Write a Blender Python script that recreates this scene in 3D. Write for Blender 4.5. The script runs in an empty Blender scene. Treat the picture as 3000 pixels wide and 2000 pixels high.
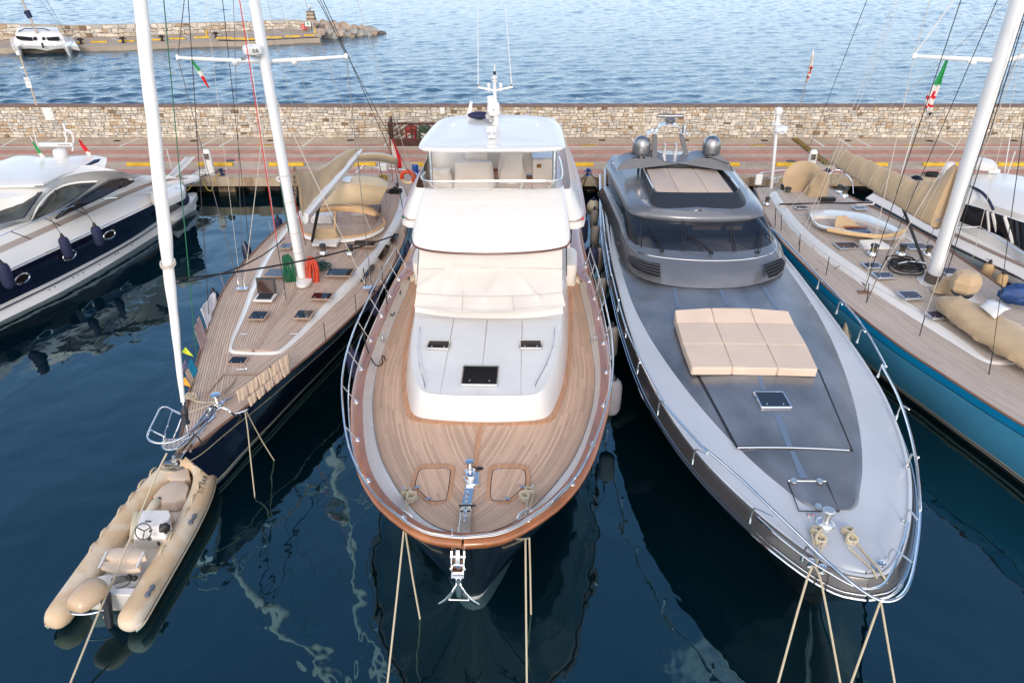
import bpy,math,random
import numpy as np
from mathutils import Vector,Matrix
random.seed(7)
# ---------------------------------------------------------------- camera, sky, sun, exposure
SC=bpy.context.scene
COL=SC.collection
CAMZ=13.3;PITCH=31.0;FPX=2050.0
cam=bpy.data.cameras.new('camera');camo=bpy.data.objects.new('camera',cam);COL.objects.link(camo)
cam.lens=36*FPX/3000.0;cam.sensor_width=36;cam.clip_end=5000;cam.clip_start=0.1
camo.location=(0,0,CAMZ);camo.rotation_euler=(math.radians(90-PITCH),0,0)
SC.camera=camo
SC.view_settings.view_transform='Standard';SC.view_settings.look='None'
SC.view_settings.exposure=0.80;SC.view_settings.gamma=1
SUN_EL,SUN_AZ=24.0,181.0  # azimuth clockwise from +Y: straight behind the camera
W=bpy.data.worlds.new('World');SC.world=W;W.use_nodes=True
wn=W.node_tree.nodes;wl=W.node_tree.links
bg=wn['Background'];bg.inputs['Strength'].default_value=0.15
sky=wn.new('ShaderNodeTexSky');sky.sky_type='NISHITA';sky.sun_disc=False
sky.sun_elevation=math.radians(SUN_EL);sky.sun_rotation=math.radians(SUN_AZ)
sky.air_density=1.0;sky.dust_density=0.3;sky.ozone_density=1.6
tc=wn.new('ShaderNodeTexCoord')
# cloud layer: direction projected on a high flat sheet
sx=wn.new('ShaderNodeSeparateXYZ');wl.new(tc.outputs['Generated'],sx.inputs[0])
mx=wn.new('ShaderNodeMath');mx.operation='MAXIMUM';wl.new(sx.outputs['Z'],mx.inputs[0]);mx.inputs[1].default_value=0.0
ad=wn.new('ShaderNodeMath');ad.operation='ADD';wl.new(mx.outputs[0],ad.inputs[0]);ad.inputs[1].default_value=0.12
dv=wn.new('ShaderNodeVectorMath');dv.operation='DIVIDE';wl.new(tc.outputs['Generated'],dv.inputs[0])
cb=wn.new('ShaderNodeCombineXYZ')
for i in range(3):wl.new(ad.outputs[0],cb.inputs[i])
wl.new(cb.outputs[0],dv.inputs[1])
cn=wn.new('ShaderNodeTexNoise');cn.inputs['Scale'].default_value=1.7;cn.inputs['Detail'].default_value=7;cn.inputs['Roughness'].default_value=0.58
cn.inputs['Distortion'].default_value=0.4
wl.new(dv.outputs[0],cn.inputs['Vector'])
cr=wn.new('ShaderNodeValToRGB');cr.color_ramp.elements[0].position=0.45;cr.color_ramp.elements[1].position=0.62
cr.color_ramp.elements[0].color=(0,0,0,1);cr.color_ramp.elements[1].color=(0.75,0.75,0.75,1)
sh=wn.new('ShaderNodeMath');sh.operation='MULTIPLY_ADD';wl.new(sx.outputs['Y'],sh.inputs[0]);sh.inputs[1].default_value=-0.30;wl.new(cn.outputs[0],sh.inputs[2])  # more cloud behind the camera than over the sea
wl.new(sh.outputs[0],cr.inputs[0])
hz=wn.new('ShaderNodeMapRange');wl.new(mx.outputs[0],hz.inputs[0]);hz.inputs['From Min'].default_value=0.0;hz.inputs['From Max'].default_value=0.45;hz.inputs['To Min'].default_value=0.85;hz.inputs['To Max'].default_value=0.0
hm=wn.new('ShaderNodeMix');hm.data_type='RGBA';wl.new(hz.outputs[0],hm.inputs[0]);wl.new(sky.outputs[0],hm.inputs[6]);hm.inputs[7].default_value=(4.7,5.3,6.5,1)  # pale lavender horizon
mc=wn.new('ShaderNodeMix');mc.data_type='RGBA'
wl.new(cr.outputs[0],mc.inputs[0]);wl.new(hm.outputs[2],mc.inputs[6]);mc.inputs[7].default_value=(7.9,7.6,7.55,1)
wl.new(mc.outputs[2],bg.inputs['Color'])
sl=bpy.data.lights.new('sun','SUN');sl.energy=1.15;sl.angle=math.radians(18);sl.color=(1.0,0.88,0.75)
so=bpy.data.objects.new('sun',sl);COL.objects.link(so)
_az=math.radians(SUN_AZ);_el=math.radians(SUN_EL)
_sd=Vector((math.sin(_az)*math.cos(_el),math.cos(_az)*math.cos(_el),math.sin(_el)))
so.rotation_euler=_sd.to_track_quat('Z','Y').to_euler();so.location=_sd*60

# ---------------------------------------------------------------- measuring helpers (real points on planes of known height)
_p=math.radians(PITCH)
def U(px,py,z):
    dx=(px-1500)/FPX;dy=-(py-1000)/FPX
    d=(dx,math.cos(_p)+dy*math.sin(_p),-math.sin(_p)+dy*math.cos(_p))
    t=(z-CAMZ)/d[2]
    return Vector((d[0]*t,d[1]*t,z))
def RG(x0,y0,s):return lambda x,y,z:U(x0+x*s,y0+y*s,z)
def UY(px,py,Y):  # point on the vertical plane y = Y
    dx=(px-1500)/FPX;dy=-(py-1000)/FPX
    d=(dx,math.cos(_p)+dy*math.sin(_p),-math.sin(_p)+dy*math.cos(_p))
    t=Y/d[1]
    return Vector((d[0]*t,Y,CAMZ+d[2]*t))
DS=RG(0,0,3000/2352)
RA=RG(0,0,750/2352);RB=RG(700,0,750/2352);RC=RG(1400,100,750/2352);RD=RG(2100,0,900/2352)
RE=RG(0,400,750/1960);RF=RG(600,400,700/2195);RGf=RG(1150,300,650/2038);RH=RG(1700,300,650/1853)
RI=RG(2200,400,800/2091);RJ=RG(400,800,750/1809);RK=RG(50,1280,700/1524);RL=RG(1000,700,850/2221)
RM=RG(1000,1250,850/2221);RN=RG(1700,800,900/2352);RO=RG(2000,1300,800/2091);RP=RG(2500,700,500/1307)

def curve(xs,ys):
    xs=np.array(xs,float);ys=np.array(ys,float);n=len(xs)
    dd=np.diff(ys)/np.diff(xs);m=np.zeros(n)
    for i in range(n):
        if i==0:m[i]=dd[0]
        elif i==n-1:m[i]=dd[-1]
        elif dd[i-1]*dd[i]<=0:m[i]=0
        else:
            w1=2*(xs[i+1]-xs[i])+xs[i]-xs[i-1];w2=xs[i+1]-xs[i]+2*(xs[i]-xs[i-1])
            m[i]=(w1+w2)/(w1/dd[i-1]+w2/dd[i])
    def f(x):
        x=min(max(x,xs[0]),xs[-1]);i=int(min(max(np.searchsorted(xs,x)-1,0),n-2))
        h=xs[i+1]-xs[i];t=(x-xs[i])/h
        return float((2*t**3-3*t**2+1)*ys[i]+(t**3-2*t**2+t)*h*m[i]+(-2*t**3+3*t**2)*ys[i+1]+(t**3-t**2)*h*m[i+1])
    return f

# ---------------------------------------------------------------- mesh builder
class B:
    def __init__(s):s.v=[];s.f=[];s.m=[];s.uv=[]
    def add(s,vs,fs,m=0,uv=None):
        o=len(s.v);s.v+=[tuple(q)for q in vs];s.uv+=(uv if uv else[(0.0,0.0)]*len(vs))
        for i,f in enumerate(fs):
            s.f.append(tuple(o+k for k in f));s.m.append(m[i]if isinstance(m,list)else m)
        return s
    def box(s,c,d,rz=0,m=0,top=1.0,M=None):
        vs=[]
        for z in(-.5,.5):
            k=top if z>0 else 1
            for x,y in((-.5,-.5),(.5,-.5),(.5,.5),(-.5,.5)):
                X,Y=x*d[0]*k,y*d[1]*k
                cs,sn=math.cos(rz),math.sin(rz)
                q=Vector((X*cs-Y*sn,X*sn+Y*cs,z*d[2]))
                if M is not None:q=M@q
                vs.append(q+Vector(c))
        return s.add(vs,[(3,2,1,0),(4,5,6,7),(0,1,5,4),(1,2,6,5),(2,3,7,6),(3,0,4,7)],m)
    def grid(s,rows,m=0,uv=None,closed=False,flip=False):
        n=len(rows[0]);vs=[q for r in rows for q in r];fs=[];ms=[]
        for i in range(len(rows)-1):
            for j in range(n if closed else n-1):
                k=(j+1)%n
                q=(i*n+j,i*n+k,(i+1)*n+k,(i+1)*n+j)
                fs.append(q[::-1]if flip else q);ms.append(m[i]if isinstance(m,list)else m)
        return s.add(vs,fs,ms,[q for r in uv for q in r]if uv else None)
    def loft(s,rings,m=0,cap=True,capm=None):
        n=len(rings[0]);o=len(s.v)
        s.grid(rings,m,closed=True)
        if cap:
            cm=capm if capm is not None else(m if not isinstance(m,list)else m[0])
            s.f.append(tuple(o+k for k in range(n))[::-1]);s.m.append(cm)
            s.f.append(tuple(o+(len(rings)-1)*n+k for k in range(n)));s.m.append(cm)
        return s
    def tube(s,pts,r,n=8,m=0,closed=False,cap=True):
        pts=[Vector(q)for q in pts];N=len(pts)
        if N<2:return s
        rows=[];uvs=[];L=0.0;up=None
        for i in range(N):
            a=pts[i-1]if(i>0 or closed)else pts[i];b=pts[(i+1)%N]if(i<N-1 or closed)else pts[i]
            t=(b-a)
            if t.length<1e-9:t=Vector((0,0,1))
            t.normalize()
            if up is None:
                up=Vector((0,0,1))if abs(t.z)<.9 else Vector((1,0,0))
            x=t.cross(up)
            if x.length<1e-6:x=t.cross(Vector((0,1,0)))
            x.normalize();y=x.cross(t).normalized();up=y
            R=r[i]if isinstance(r,(list,tuple))else r
            if i>0:L+=(pts[i]-pts[i-1]).length
            rows.append([pts[i]+x*(R*math.cos(2*math.pi*k/n))+y*(R*math.sin(2*math.pi*k/n))for k in range(n)])
            uvs.append([(k/n,L)for k in range(n)])
        if closed:rows.append(rows[0]);uvs.append(uvs[0])
        o=len(s.v);s.grid(rows,m,uvs,closed=True)
        if cap and not closed:
            s.f.append(tuple(o+k for k in range(n))[::-1]);s.m.append(m)
            s.f.append(tuple(o+(N-1)*n+k for k in range(n)));s.m.append(m)
        return s
    def lathe(s,prof,c=(0,0,0),n=20,m=0,M=None,ax=(1,1)):
        rings=[]
        for r,z in prof:
            ring=[]
            for k in range(n):
                a=2*math.pi*k/n;q=Vector((r*math.cos(a)*ax[0],r*math.sin(a)*ax[1],z))
                if M is not None:q=M@q
                ring.append(q+Vector(c))
            rings.append(ring)
        return s.loft(rings,m)
    def prism(s,poly,h,m=0,mt=None,ins=0.0,dz=None):
        """poly: 3-D points of the top outline; h thickness downwards; ins: rounds the top edge inwards"""
        P=[Vector(q)for q in poly];n=len(P);cx=sum(P,Vector())/n
        low=[q-Vector((0,0,h))for q in P];rings=[low]
        if ins>0:
            rings.append([q-Vector((0,0,ins))for q in P])
            def sh(q,k):
                d=cx-q;d.z=0
                return q+d.normalized()*k
            rings.append([sh(q,ins*.3)-Vector((0,0,ins*.3))for q in P]);rings.append([sh(q,ins)for q in P])
        else:rings.append(P)
        o=len(s.v);s.grid(rings,m,closed=True)
        s.f.append(tuple(o+k for k in range(n))[::-1]);s.m.append(m)
        s.f.append(tuple(o+(len(rings)-1)*n+k for k in range(n)));s.m.append(m if mt is None else mt)
        return s
    def ball(s,c,r,n=14,k=8,m=0,M=None,j=0.0,sd=0):
        rd=random.Random(sd);r=r if isinstance(r,(tuple,list))else(r,r,r);rings=[]
        for i in range(k+1):
            a=math.pi*(i+.001*(i==0)-.001*(i==k))/k;ring=[]
            for q in range(n):
                b=2*math.pi*q/n;w=1+(rd.uniform(-j,j)if j else 0)
                p=Vector((math.sin(a)*math.cos(b)*r[0]*w,math.sin(a)*math.sin(b)*r[1]*w,-math.cos(a)*r[2]*w))
                if M is not None:p=M@p
                ring.append(p+Vector(c))
            rings.append(ring)
        return s.loft(rings,m)

WM={}
def WMof(o):
    return WM.get(o.name,Matrix.Identity(4))
def finish(me,b,mats,angle):
    mats=mats if isinstance(mats,(list,tuple))else[mats]
    for k in mats:me.materials.append(k)
    me.polygons.foreach_set('material_index',[min(q,len(mats)-1)for q in b.m])
    uvl=me.uv_layers.new(name='UVMap');uvs=np.array(b.uv,dtype=float)
    li=np.zeros(len(me.loops),dtype=np.int32);me.loops.foreach_get('vertex_index',li)
    uvl.data.foreach_set('uv',uvs[li].ravel())
    me.validate()
    if angle:
        me.shade_smooth();me.set_sharp_from_angle(angle=math.radians(angle))
    me.update()
def recalc(me):
    import bmesh
    bm=bmesh.new();bm.from_mesh(me);bmesh.ops.recalc_face_normals(bm,faces=bm.faces);bm.to_mesh(me);bm.free()
def ob(name,b,mats,parent=None,angle=38,bevel=0,local=False,label=None,rc=True,sub=0,solid=0):
    if parent is not None and not local:
        inv=WMof(parent).inverted();vs=[inv@Vector(q)for q in b.v]
    else:vs=b.v
    me=bpy.data.meshes.new(name);me.from_pydata([tuple(q)for q in vs],[],b.f)
    finish(me,b,mats,angle)
    if rc:recalc(me)
    o=bpy.data.objects.new(name,me);COL.objects.link(o)
    if parent is not None:o.parent=parent;WM[o.name]=WMof(parent)
    if solid:
        sm=o.modifiers.new('s','SOLIDIFY');sm.thickness=solid;sm.offset=0
    if bevel:
        bv=o.modifiers.new('b','BEVEL');bv.width=bevel;bv.segments=2;bv.limit_method='ANGLE';bv.angle_limit=math.radians(35)
    if sub:
        sb=o.modifiers.new('u','SUBSURF');sb.levels=sub;sb.render_levels=sub
    if label:o['label']=label
    return o
def tag(o,label,cat,group=None):
    o['label']=label;o['category']=cat
    if group:o['group']=group
    return o
def thing(name,label,cat,loc=(0,0,0),rz=0.0,group=None):
    o=bpy.data.objects.new(name,None);COL.objects.link(o);o.location=loc;o.rotation_euler=(0,0,rz)
    o.empty_display_size=0.2
    tag(o,label,cat,group)
    WM[o.name]=Matrix.Translation(Vector(loc))@Matrix.Rotation(rz,4,'Z')
    return o
def top(name,b,mats,label,cat,group=None,**k):
    """a thing that is one mesh, its origin moved to its base"""
    a=np.array([tuple(q)for q in b.v]);c=Vector(((a[:,0].min()+a[:,0].max())/2,(a[:,1].min()+a[:,1].max())/2,a[:,2].min()))
    b.v=[tuple(Vector(q)-c)for q in b.v]
    o=ob(name,b,mats,None,**k);o.location=c;WM[o.name]=Matrix.Translation(c)
    return tag(o,label,cat,group)
def struct(name,b,mats,kind='structure',**k):
    o=ob(name,b,mats,None,**k);o['kind']=kind;return o
def copy_tree(o,loc=None,rz=None,label=None,parent=None,scale=None):
    c=o.copy();COL.objects.link(c)
    if parent is not None:c.parent=parent
    if loc is not None:c.location=loc
    if rz is not None:c.rotation_euler=(0,0,rz)
    if scale is not None:c.scale=(scale,)*3
    if label:c['label']=label
    for ch in list(o.children):copy_tree(ch,parent=c)
    return c
def text_mesh(txt,size,ext=0.0):
    cu=bpy.data.curves.new('t','FONT');cu.body=txt;cu.size=size;cu.align_x='CENTER';cu.align_y='CENTER';cu.extrude=ext
    o=bpy.data.objects.new('t',cu);COL.objects.link(o)
    bpy.context.view_layer.update()
    me=bpy.data.meshes.new_from_object(o.evaluated_get(bpy.context.evaluated_depsgraph_get()))
    vs=[v.co.copy()for v in me.vertices];fs=[tuple(p.vertices)for p in me.polygons]
    bpy.data.objects.remove(o);bpy.data.meshes.remove(me);bpy.data.curves.remove(cu)
    return vs,fs
def add_text(b,txt,size,c,ux,uy,m=0,sx=1.0):
    vs,fs=text_mesh(txt,size);ux=Vector(ux).normalized();uy=Vector(uy).normalized()
    b.add([Vector(c)+ux*v.x*sx+uy*v.y for v in vs],fs,m);return b

# ---------------------------------------------------------------- materials
MATS={}
def mat(name,col,rough=0.5,metal=0.0,coat=0.0,noise=None,bump=None,spec=0.5,alpha=None,trans=0.0,ior=None,sheen=0,crough=0.05):
    """noise=(scale, amount, detail[, stretch]) varies the colour; bump=(scale, strength[, distance])"""
    if name in MATS:return MATS[name]
    m=bpy.data.materials.new(name);m.use_nodes=True;MATS[name]=m
    n=m.node_tree.nodes;l=m.node_tree.links;p=n['Principled BSDF']
    p.inputs['Base Color'].default_value=(*col,1);p.inputs['Roughness'].default_value=rough;p.inputs['Metallic'].default_value=metal
    p.inputs['Coat Weight'].default_value=coat;p.inputs['Coat Roughness'].default_value=crough;p.inputs['Specular IOR Level'].default_value=spec
    p.inputs['Transmission Weight'].default_value=trans
    if sheen:p.inputs['Sheen Weight'].default_value=sheen
    if ior:p.inputs['IOR'].default_value=ior
    if alpha is not None:p.inputs['Alpha'].default_value=alpha
    t=n.new('ShaderNodeTexCoord')
    if noise:
        mp=n.new('ShaderNodeMapping');l.new(t.outputs['Object'],mp.inputs[0])
        if len(noise)>3:mp.inputs['Scale'].default_value=noise[3]
        x=n.new('ShaderNodeTexNoise');x.inputs['Scale'].default_value=noise[0];x.inputs['Detail'].default_value=noise[2]
        l.new(mp.outputs[0],x.inputs['Vector'])
        r=n.new('ShaderNodeValToRGB');r.color_ramp.elements[0].position=0.3;r.color_ramp.elements[1].position=0.7
        a=noise[1]
        r.color_ramp.elements[0].color=(*[c*(1-a)for c in col],1);r.color_ramp.elements[1].color=(*[min(1,c*(1+a))for c in col],1)
        l.new(x.outputs[0],r.inputs[0]);l.new(r.outputs[0],p.inputs['Base Color'])
        rr=n.new('ShaderNodeMapRange');rr.inputs['To Min'].default_value=max(0,rough-.06);rr.inputs['To Max'].default_value=min(1,rough+.08)
        l.new(x.outputs[0],rr.inputs[0]);l.new(rr.outputs[0],p.inputs['Roughness'])
    if bump:
        y=n.new('ShaderNodeTexNoise');y.inputs['Scale'].default_value=bump[0];y.inputs['Detail'].default_value=3
        l.new(t.outputs['Object'],y.inputs['Vector'])
        bn=n.new('ShaderNodeBump');bn.inputs['Strength'].default_value=bump[1];bn.inputs['Distance'].default_value=bump[2]if len(bump)>2 else.02
        l.new(y.outputs[0],bn.inputs['Height']);l.new(bn.outputs[0],p.inputs['Normal'])
    return m
def nmath(n,l,op,a,b=None,c=None):
    q=n.new('ShaderNodeMath');q.operation=op
    for i,v in enumerate((a,b,c)):
        if v is None:continue
        if isinstance(v,(int,float)):q.inputs[i].default_value=v
        else:l.new(v,q.inputs[i])
    return q.outputs[0]
def teak(name,col,plank=0.07,line=0.10,dark=(0.03,0.022,0.016),var=0.16,rough=0.6,lowc=1.0):
    """planks run along V; U is metres across the planks"""
    m=bpy.data.materials.new(name);m.use_nodes=True
    n=m.node_tree.nodes;l=m.node_tree.links;p=n['Principled BSDF'];p.inputs['Roughness'].default_value=rough
    u=n.new('ShaderNodeUVMap');sp=n.new('ShaderNodeSeparateXYZ');l.new(u.outputs[0],sp.inputs[0])
    a=nmath(n,l,'DIVIDE',sp.outputs[0],plank);fr=nmath(n,l,'FRACT',a);fl=nmath(n,l,'FLOOR',a)
    ln=nmath(n,l,'LESS_THAN',fr,line)
    # butt ends: each plank is cut every 2.2 m with its own offset
    wn1=n.new('ShaderNodeTexWhiteNoise');wn1.noise_dimensions='1D';l.new(fl,wn1.inputs['W'])
    b2=nmath(n,l,'ADD',nmath(n,l,'DIVIDE',sp.outputs[1],2.2),nmath(n,l,'MULTIPLY',wn1.outputs[0],7.0))
    cb2=n.new('ShaderNodeCombineXYZ');l.new(fl,cb2.inputs[0]);l.new(nmath(n,l,'FLOOR',b2),cb2.inputs[1])
    w2=n.new('ShaderNodeTexWhiteNoise');w2.noise_dimensions='2D';l.new(cb2.outputs[0],w2.inputs['Vector'])
    g=n.new('ShaderNodeTexNoise');mpn=n.new('ShaderNodeMapping');mpn.inputs['Scale'].default_value=(60,2.5,1)
    l.new(u.outputs[0],mpn.inputs[0]);l.new(mpn.outputs[0],g.inputs['Vector']);g.inputs['Detail'].default_value=4
    tc=n.new('ShaderNodeTexCoord');g2=n.new('ShaderNodeTexNoise');g2.inputs['Scale'].default_value=0.9;g2.inputs['Detail'].default_value=5;l.new(tc.outputs['Object'],g2.inputs['Vector'])
    v=nmath(n,l,'ADD',nmath(n,l,'MULTIPLY',w2.outputs[0],var*1.3),nmath(n,l,'MULTIPLY',g.outputs[0],var))
    v=nmath(n,l,'ADD',v,nmath(n,l,'MULTIPLY',g2.outputs[0],var*1.2))
    v=nmath(n,l,'ADD',v,1-var*1.7)
    vm=n.new('ShaderNodeVectorMath');vm.operation='SCALE';vm.inputs[0].default_value=col;l.new(v,vm.inputs['Scale'])
    mi=n.new('ShaderNodeMix');mi.data_type='RGBA';l.new(nmath(n,l,'MULTIPLY',ln,lowc),mi.inputs[0]);l.new(vm.outputs[0],mi.inputs[6]);mi.inputs[7].default_value=(*dark,1)
    l.new(mi.outputs[2],p.inputs['Base Color'])
    return m
def rope_mat(name,c1,c2,pitch=0.06):
    m=bpy.data.materials.new(name);m.use_nodes=True
    n=m.node_tree.nodes;l=m.node_tree.links;p=n['Principled BSDF'];p.inputs['Roughness'].default_value=.85
    u=n.new('ShaderNodeUVMap');sp=n.new('ShaderNodeSeparateXYZ');l.new(u.outputs[0],sp.inputs[0])
    a=nmath(n,l,'ADD',sp.outputs[0],nmath(n,l,'DIVIDE',sp.outputs[1],pitch*3))
    s=nmath(n,l,'PINGPONG',nmath(n,l,'MULTIPLY',a,3.0),0.5)
    mi=n.new('ShaderNodeMix');mi.data_type='RGBA';l.new(nmath(n,l,'MULTIPLY',s,2.0),mi.inputs[0]);mi.inputs[6].default_value=(*c2,1);mi.inputs[7].default_value=(*c1,1)
    l.new(mi.outputs[2],p.inputs['Base Color'])
    bn=n.new('ShaderNodeBump');bn.inputs['Strength'].default_value=.6;bn.inputs['Distance'].default_value=.02;l.new(s,bn.inputs['Height']);l.new(bn.outputs[0],p.inputs['Normal'])
    return m
m_white=mat('white_gelcoat',(.70,.68,.655),.28,coat=.4,noise=(.8,.01,4))
m_cream=mat('cream_gelcoat',(.76,.71,.64),.35,coat=.2,noise=(.9,.03,4))
m_ltop=mat('pale_nonskid_deck',(.67,.66,.645),.6,noise=(1.1,.05,5))
m_navy=mat('navy_hull_paint',(.006,.007,.022),.12,coat=.8,spec=.6)
m_black=mat('black_rubber',(.012,.012,.013),.5)
m_chrome=mat('polished_steel',(.78,.78,.78),.09,metal=1.0)
m_alu=mat('brushed_aluminium',(.66,.67,.68),.3,metal=.9)
m_glass=mat('dark_glass',(.006,.006,.010),.06,spec=.35)
m_cap=mat('varnished_teak',(.33,.115,.035),.16,coat=1.0,noise=(3,.25,6,(1,.15,1)))
m_mast=mat('white_mast_paint',(.78,.78,.77),.3,coat=.3,noise=(1.5,.03,3))
m_tan=mat('tan_canvas',(.47,.335,.20),.85,noise=(1.2,.12,6),bump=(9,.25,.03),sheen=.2)
m_ltan=mat('light_tan_canvas',(.62,.49,.32),.85,noise=(1.2,.08,6),bump=(7,.2,.03),sheen=.2)
m_cover=mat('cream_cover_cloth',(.60,.555,.51),.8,noise=(.8,.035,5),bump=(2.2,.25,.06))
m_seatc=mat('lit_cover_cloth',(.76,.71,.64),.8,noise=(.8,.035,5),bump=(2.2,.25,.06))  # cover cloth lightened in colour to paint in light under the hardtop
m_beige=mat('beige_cushion',(.66,.52,.41),.65,noise=(1.3,.05,5),bump=(14,.05,.01))
m_wire=mat('steel_wire',(.10,.10,.10),.35,metal=.8)
m_wirel=mat('pale_rigging_line',(.52,.47,.40),.6)
m_wired=mat('dark_rigging_line',(.02,.02,.022),.6)
m_red=mat('red_line',(.62,.03,.02),.6)
m_green=mat('green_line',(.01,.13,.06),.6)
m_rope=rope_mat('cream_rope',(.72,.64,.48),(.34,.27,.17),.035)
m_ropeb=mat('black_rope',(.012,.012,.014),.8)
m_ropey=rope_mat('yellow_rope',(.55,.38,.05),(.25,.16,.02))
m_fnavy=mat('navy_fender_cloth',(.012,.016,.055),.75,noise=(3,.2,4))
m_fgrey=mat('grey_fender_cloth',(.22,.20,.19),.8,noise=(3,.12,4))
m_ftan=mat('tan_fender_cloth',(.52,.34,.17),.8,noise=(3,.12,4))
m_fwht=mat('cream_fender_vinyl',(.60,.53,.40),.5,noise=(3,.08,4))
m_blue=mat('blue_paint',(.012,.06,.28),.4,noise=(4,.2,4))
m_yel=mat('yellow_kerb_paint',(.62,.38,.02),.6,noise=(3,.18,6))
m_brown=mat('brown_varnished_wood',(.055,.018,.012),.4,noise=(4,.2,4))
m_wline=mat('white_road_paint',(.62,.59,.55),.7,noise=(6,.12,6))
# ================================================================ WATER
def water_mat(open_sea=False):
    m=bpy.data.materials.new('sea' if open_sea else 'water');m.use_nodes=True
    n=m.node_tree.nodes;l=m.node_tree.links;p=n['Principled BSDF']
    p.inputs['Roughness'].default_value=.03;p.inputs['IOR'].default_value=1.66;p.inputs['Specular IOR Level'].default_value=1.0;p.inputs['Specular Tint'].default_value=(.46,.86,.98,1)
    t=n.new('ShaderNodeTexCoord');sp=n.new('ShaderNodeSeparateXYZ');l.new(t.outputs['Object'],sp.inputs[0])
    # deep blue body outside, greener and darker inside the basin
    c1=n.new('ShaderNodeTexNoise');c1.inputs['Scale'].default_value=.09;c1.inputs['Detail'].default_value=2;l.new(t.outputs['Object'],c1.inputs['Vector'])
    cr=n.new('ShaderNodeValToRGB');cr.color_ramp.elements[0].position=.35;cr.color_ramp.elements[1].position=.68
    cr.color_ramp.elements[0].color=(.0003,.0045,.0058,1);cr.color_ramp.elements[1].color=(.0005,.010,.0165,1)
    l.new(c1.outputs[0],cr.inputs[0])
    sea=nmath(n,l,'GREATER_THAN',sp.outputs[1],44)
    mi=n.new('ShaderNodeMix');mi.data_type='RGBA';l.new(sea,mi.inputs[0]);l.new(cr.outputs[0],mi.inputs[6]);mi.inputs[7].default_value=(.010,.034,.060,1)
    l.new(mi.outputs[2],p.inputs['Base Color'])
    def ns(sc,det,stretch,rough=.55):
        mp=n.new('ShaderNodeMapping');mp.inputs['Scale'].default_value=stretch;mp.inputs['Rotation'].default_value=(0,0,.18);l.new(t.outputs['Object'],mp.inputs[0])
        x=n.new('ShaderNodeTexNoise');x.inputs['Scale'].default_value=sc;x.inputs['Detail'].default_value=det;x.inputs['Roughness'].default_value=rough;x.inputs['Distortion'].default_value=.3
        l.new(mp.outputs[0],x.inputs['Vector']);return x.outputs[0]
    calm=nmath(n,l,'ADD',nmath(n,l,'MULTIPLY',ns(.30,2,(1,1,1)),.085),nmath(n,l,'MULTIPLY',ns(1.3,2,(1,.8,1)),.013))
    b1=n.new('ShaderNodeBump');b1.inputs['Strength'].default_value=1;b1.inputs['Distance'].default_value=1;l.new(calm,b1.inputs['Height'])
    wav=nmath(n,l,'ADD',nmath(n,l,'MULTIPLY',ns(.45,5,(.55,1,1),.62),.50),nmath(n,l,'MULTIPLY',ns(2.2,4,(.6,1,1)),.15))
    if open_sea:wav=nmath(n,l,'MULTIPLY',ns(2.6,4,(.6,1,1)),.07)
    b2=n.new('ShaderNodeBump');b2.inputs['Strength'].default_value=1;b2.inputs['Distance'].default_value=1;l.new(wav,b2.inputs['Height'])
    mv=n.new('ShaderNodeMix');mv.data_type='VECTOR';l.new(sea,mv.inputs[0]);l.new(b1.outputs[0],mv.inputs[4]);l.new(b2.outputs[0],mv.inputs[5])
    l.new(mv.outputs[1],p.inputs['Normal'])
    return m
b=B();b.add([(-1500,-400,0),(1500,-400,0),(1500,3500,0),(-1500,3500,0)],[(0,1,2,3)])
struct('water',b,water_mat(),angle=0)
def open_sea():
    """the choppy sea beyond the quay wall as real waves"""
    rs=np.random.RandomState(5);ys=46.9*1.0062**np.arange(330);xs=np.linspace(-150,150,1050);X,Y=np.meshgrid(xs,ys);Z=np.zeros_like(X)
    for i in range(46):
        lam=.85*1.032**i;a=rs.normal(.25,.55)+(math.pi/2);k=2*math.pi/lam;ph=rs.uniform(0,6.28)
        amp=lam*(.0068 if lam<2.2 else.0040)
        s_=np.sin(k*(X*math.cos(a)+Y*math.sin(a))+ph+1.2*np.sin(X*.05+Y*.07+i));Z+=amp*(np.exp(1.1*s_)-1.3)*np.clip(2.2-Y/(lam*75),0,1)
    gust=.75+.35*np.sin(X*.021+Y*.033+1.5*np.sin(Y*.02));Z=Z*gust*np.clip((Y-46.9)/2,.2,1)*np.clip((380-Y)/120,0,1)
    Z=Z*.9+.06*np.clip((380-Y)/60,0,1)+.004
    ny,nx=X.shape;me=bpy.data.meshes.new('sea');me.vertices.add(nx*ny);me.vertices.foreach_set('co',np.stack([X,Y,Z],-1).ravel())
    idx=np.arange(nx*ny).reshape(ny,nx);q=np.stack([idx[:-1,:-1],idx[:-1,1:],idx[1:,1:],idx[1:,:-1]],-1).reshape(-1,4);nf=len(q)
    me.loops.add(nf*4);me.loops.foreach_set('vertex_index',q.ravel().astype(np.int32));me.polygons.add(nf);me.polygons.foreach_set('loop_start',np.arange(nf,dtype=np.int32)*4)
    me.update(calc_edges=True);me.materials.append(water_mat(True));me.shade_smooth()
    o=bpy.data.objects.new('sea',me);COL.objects.link(o);o['kind']='structure'
open_sea()

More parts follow.
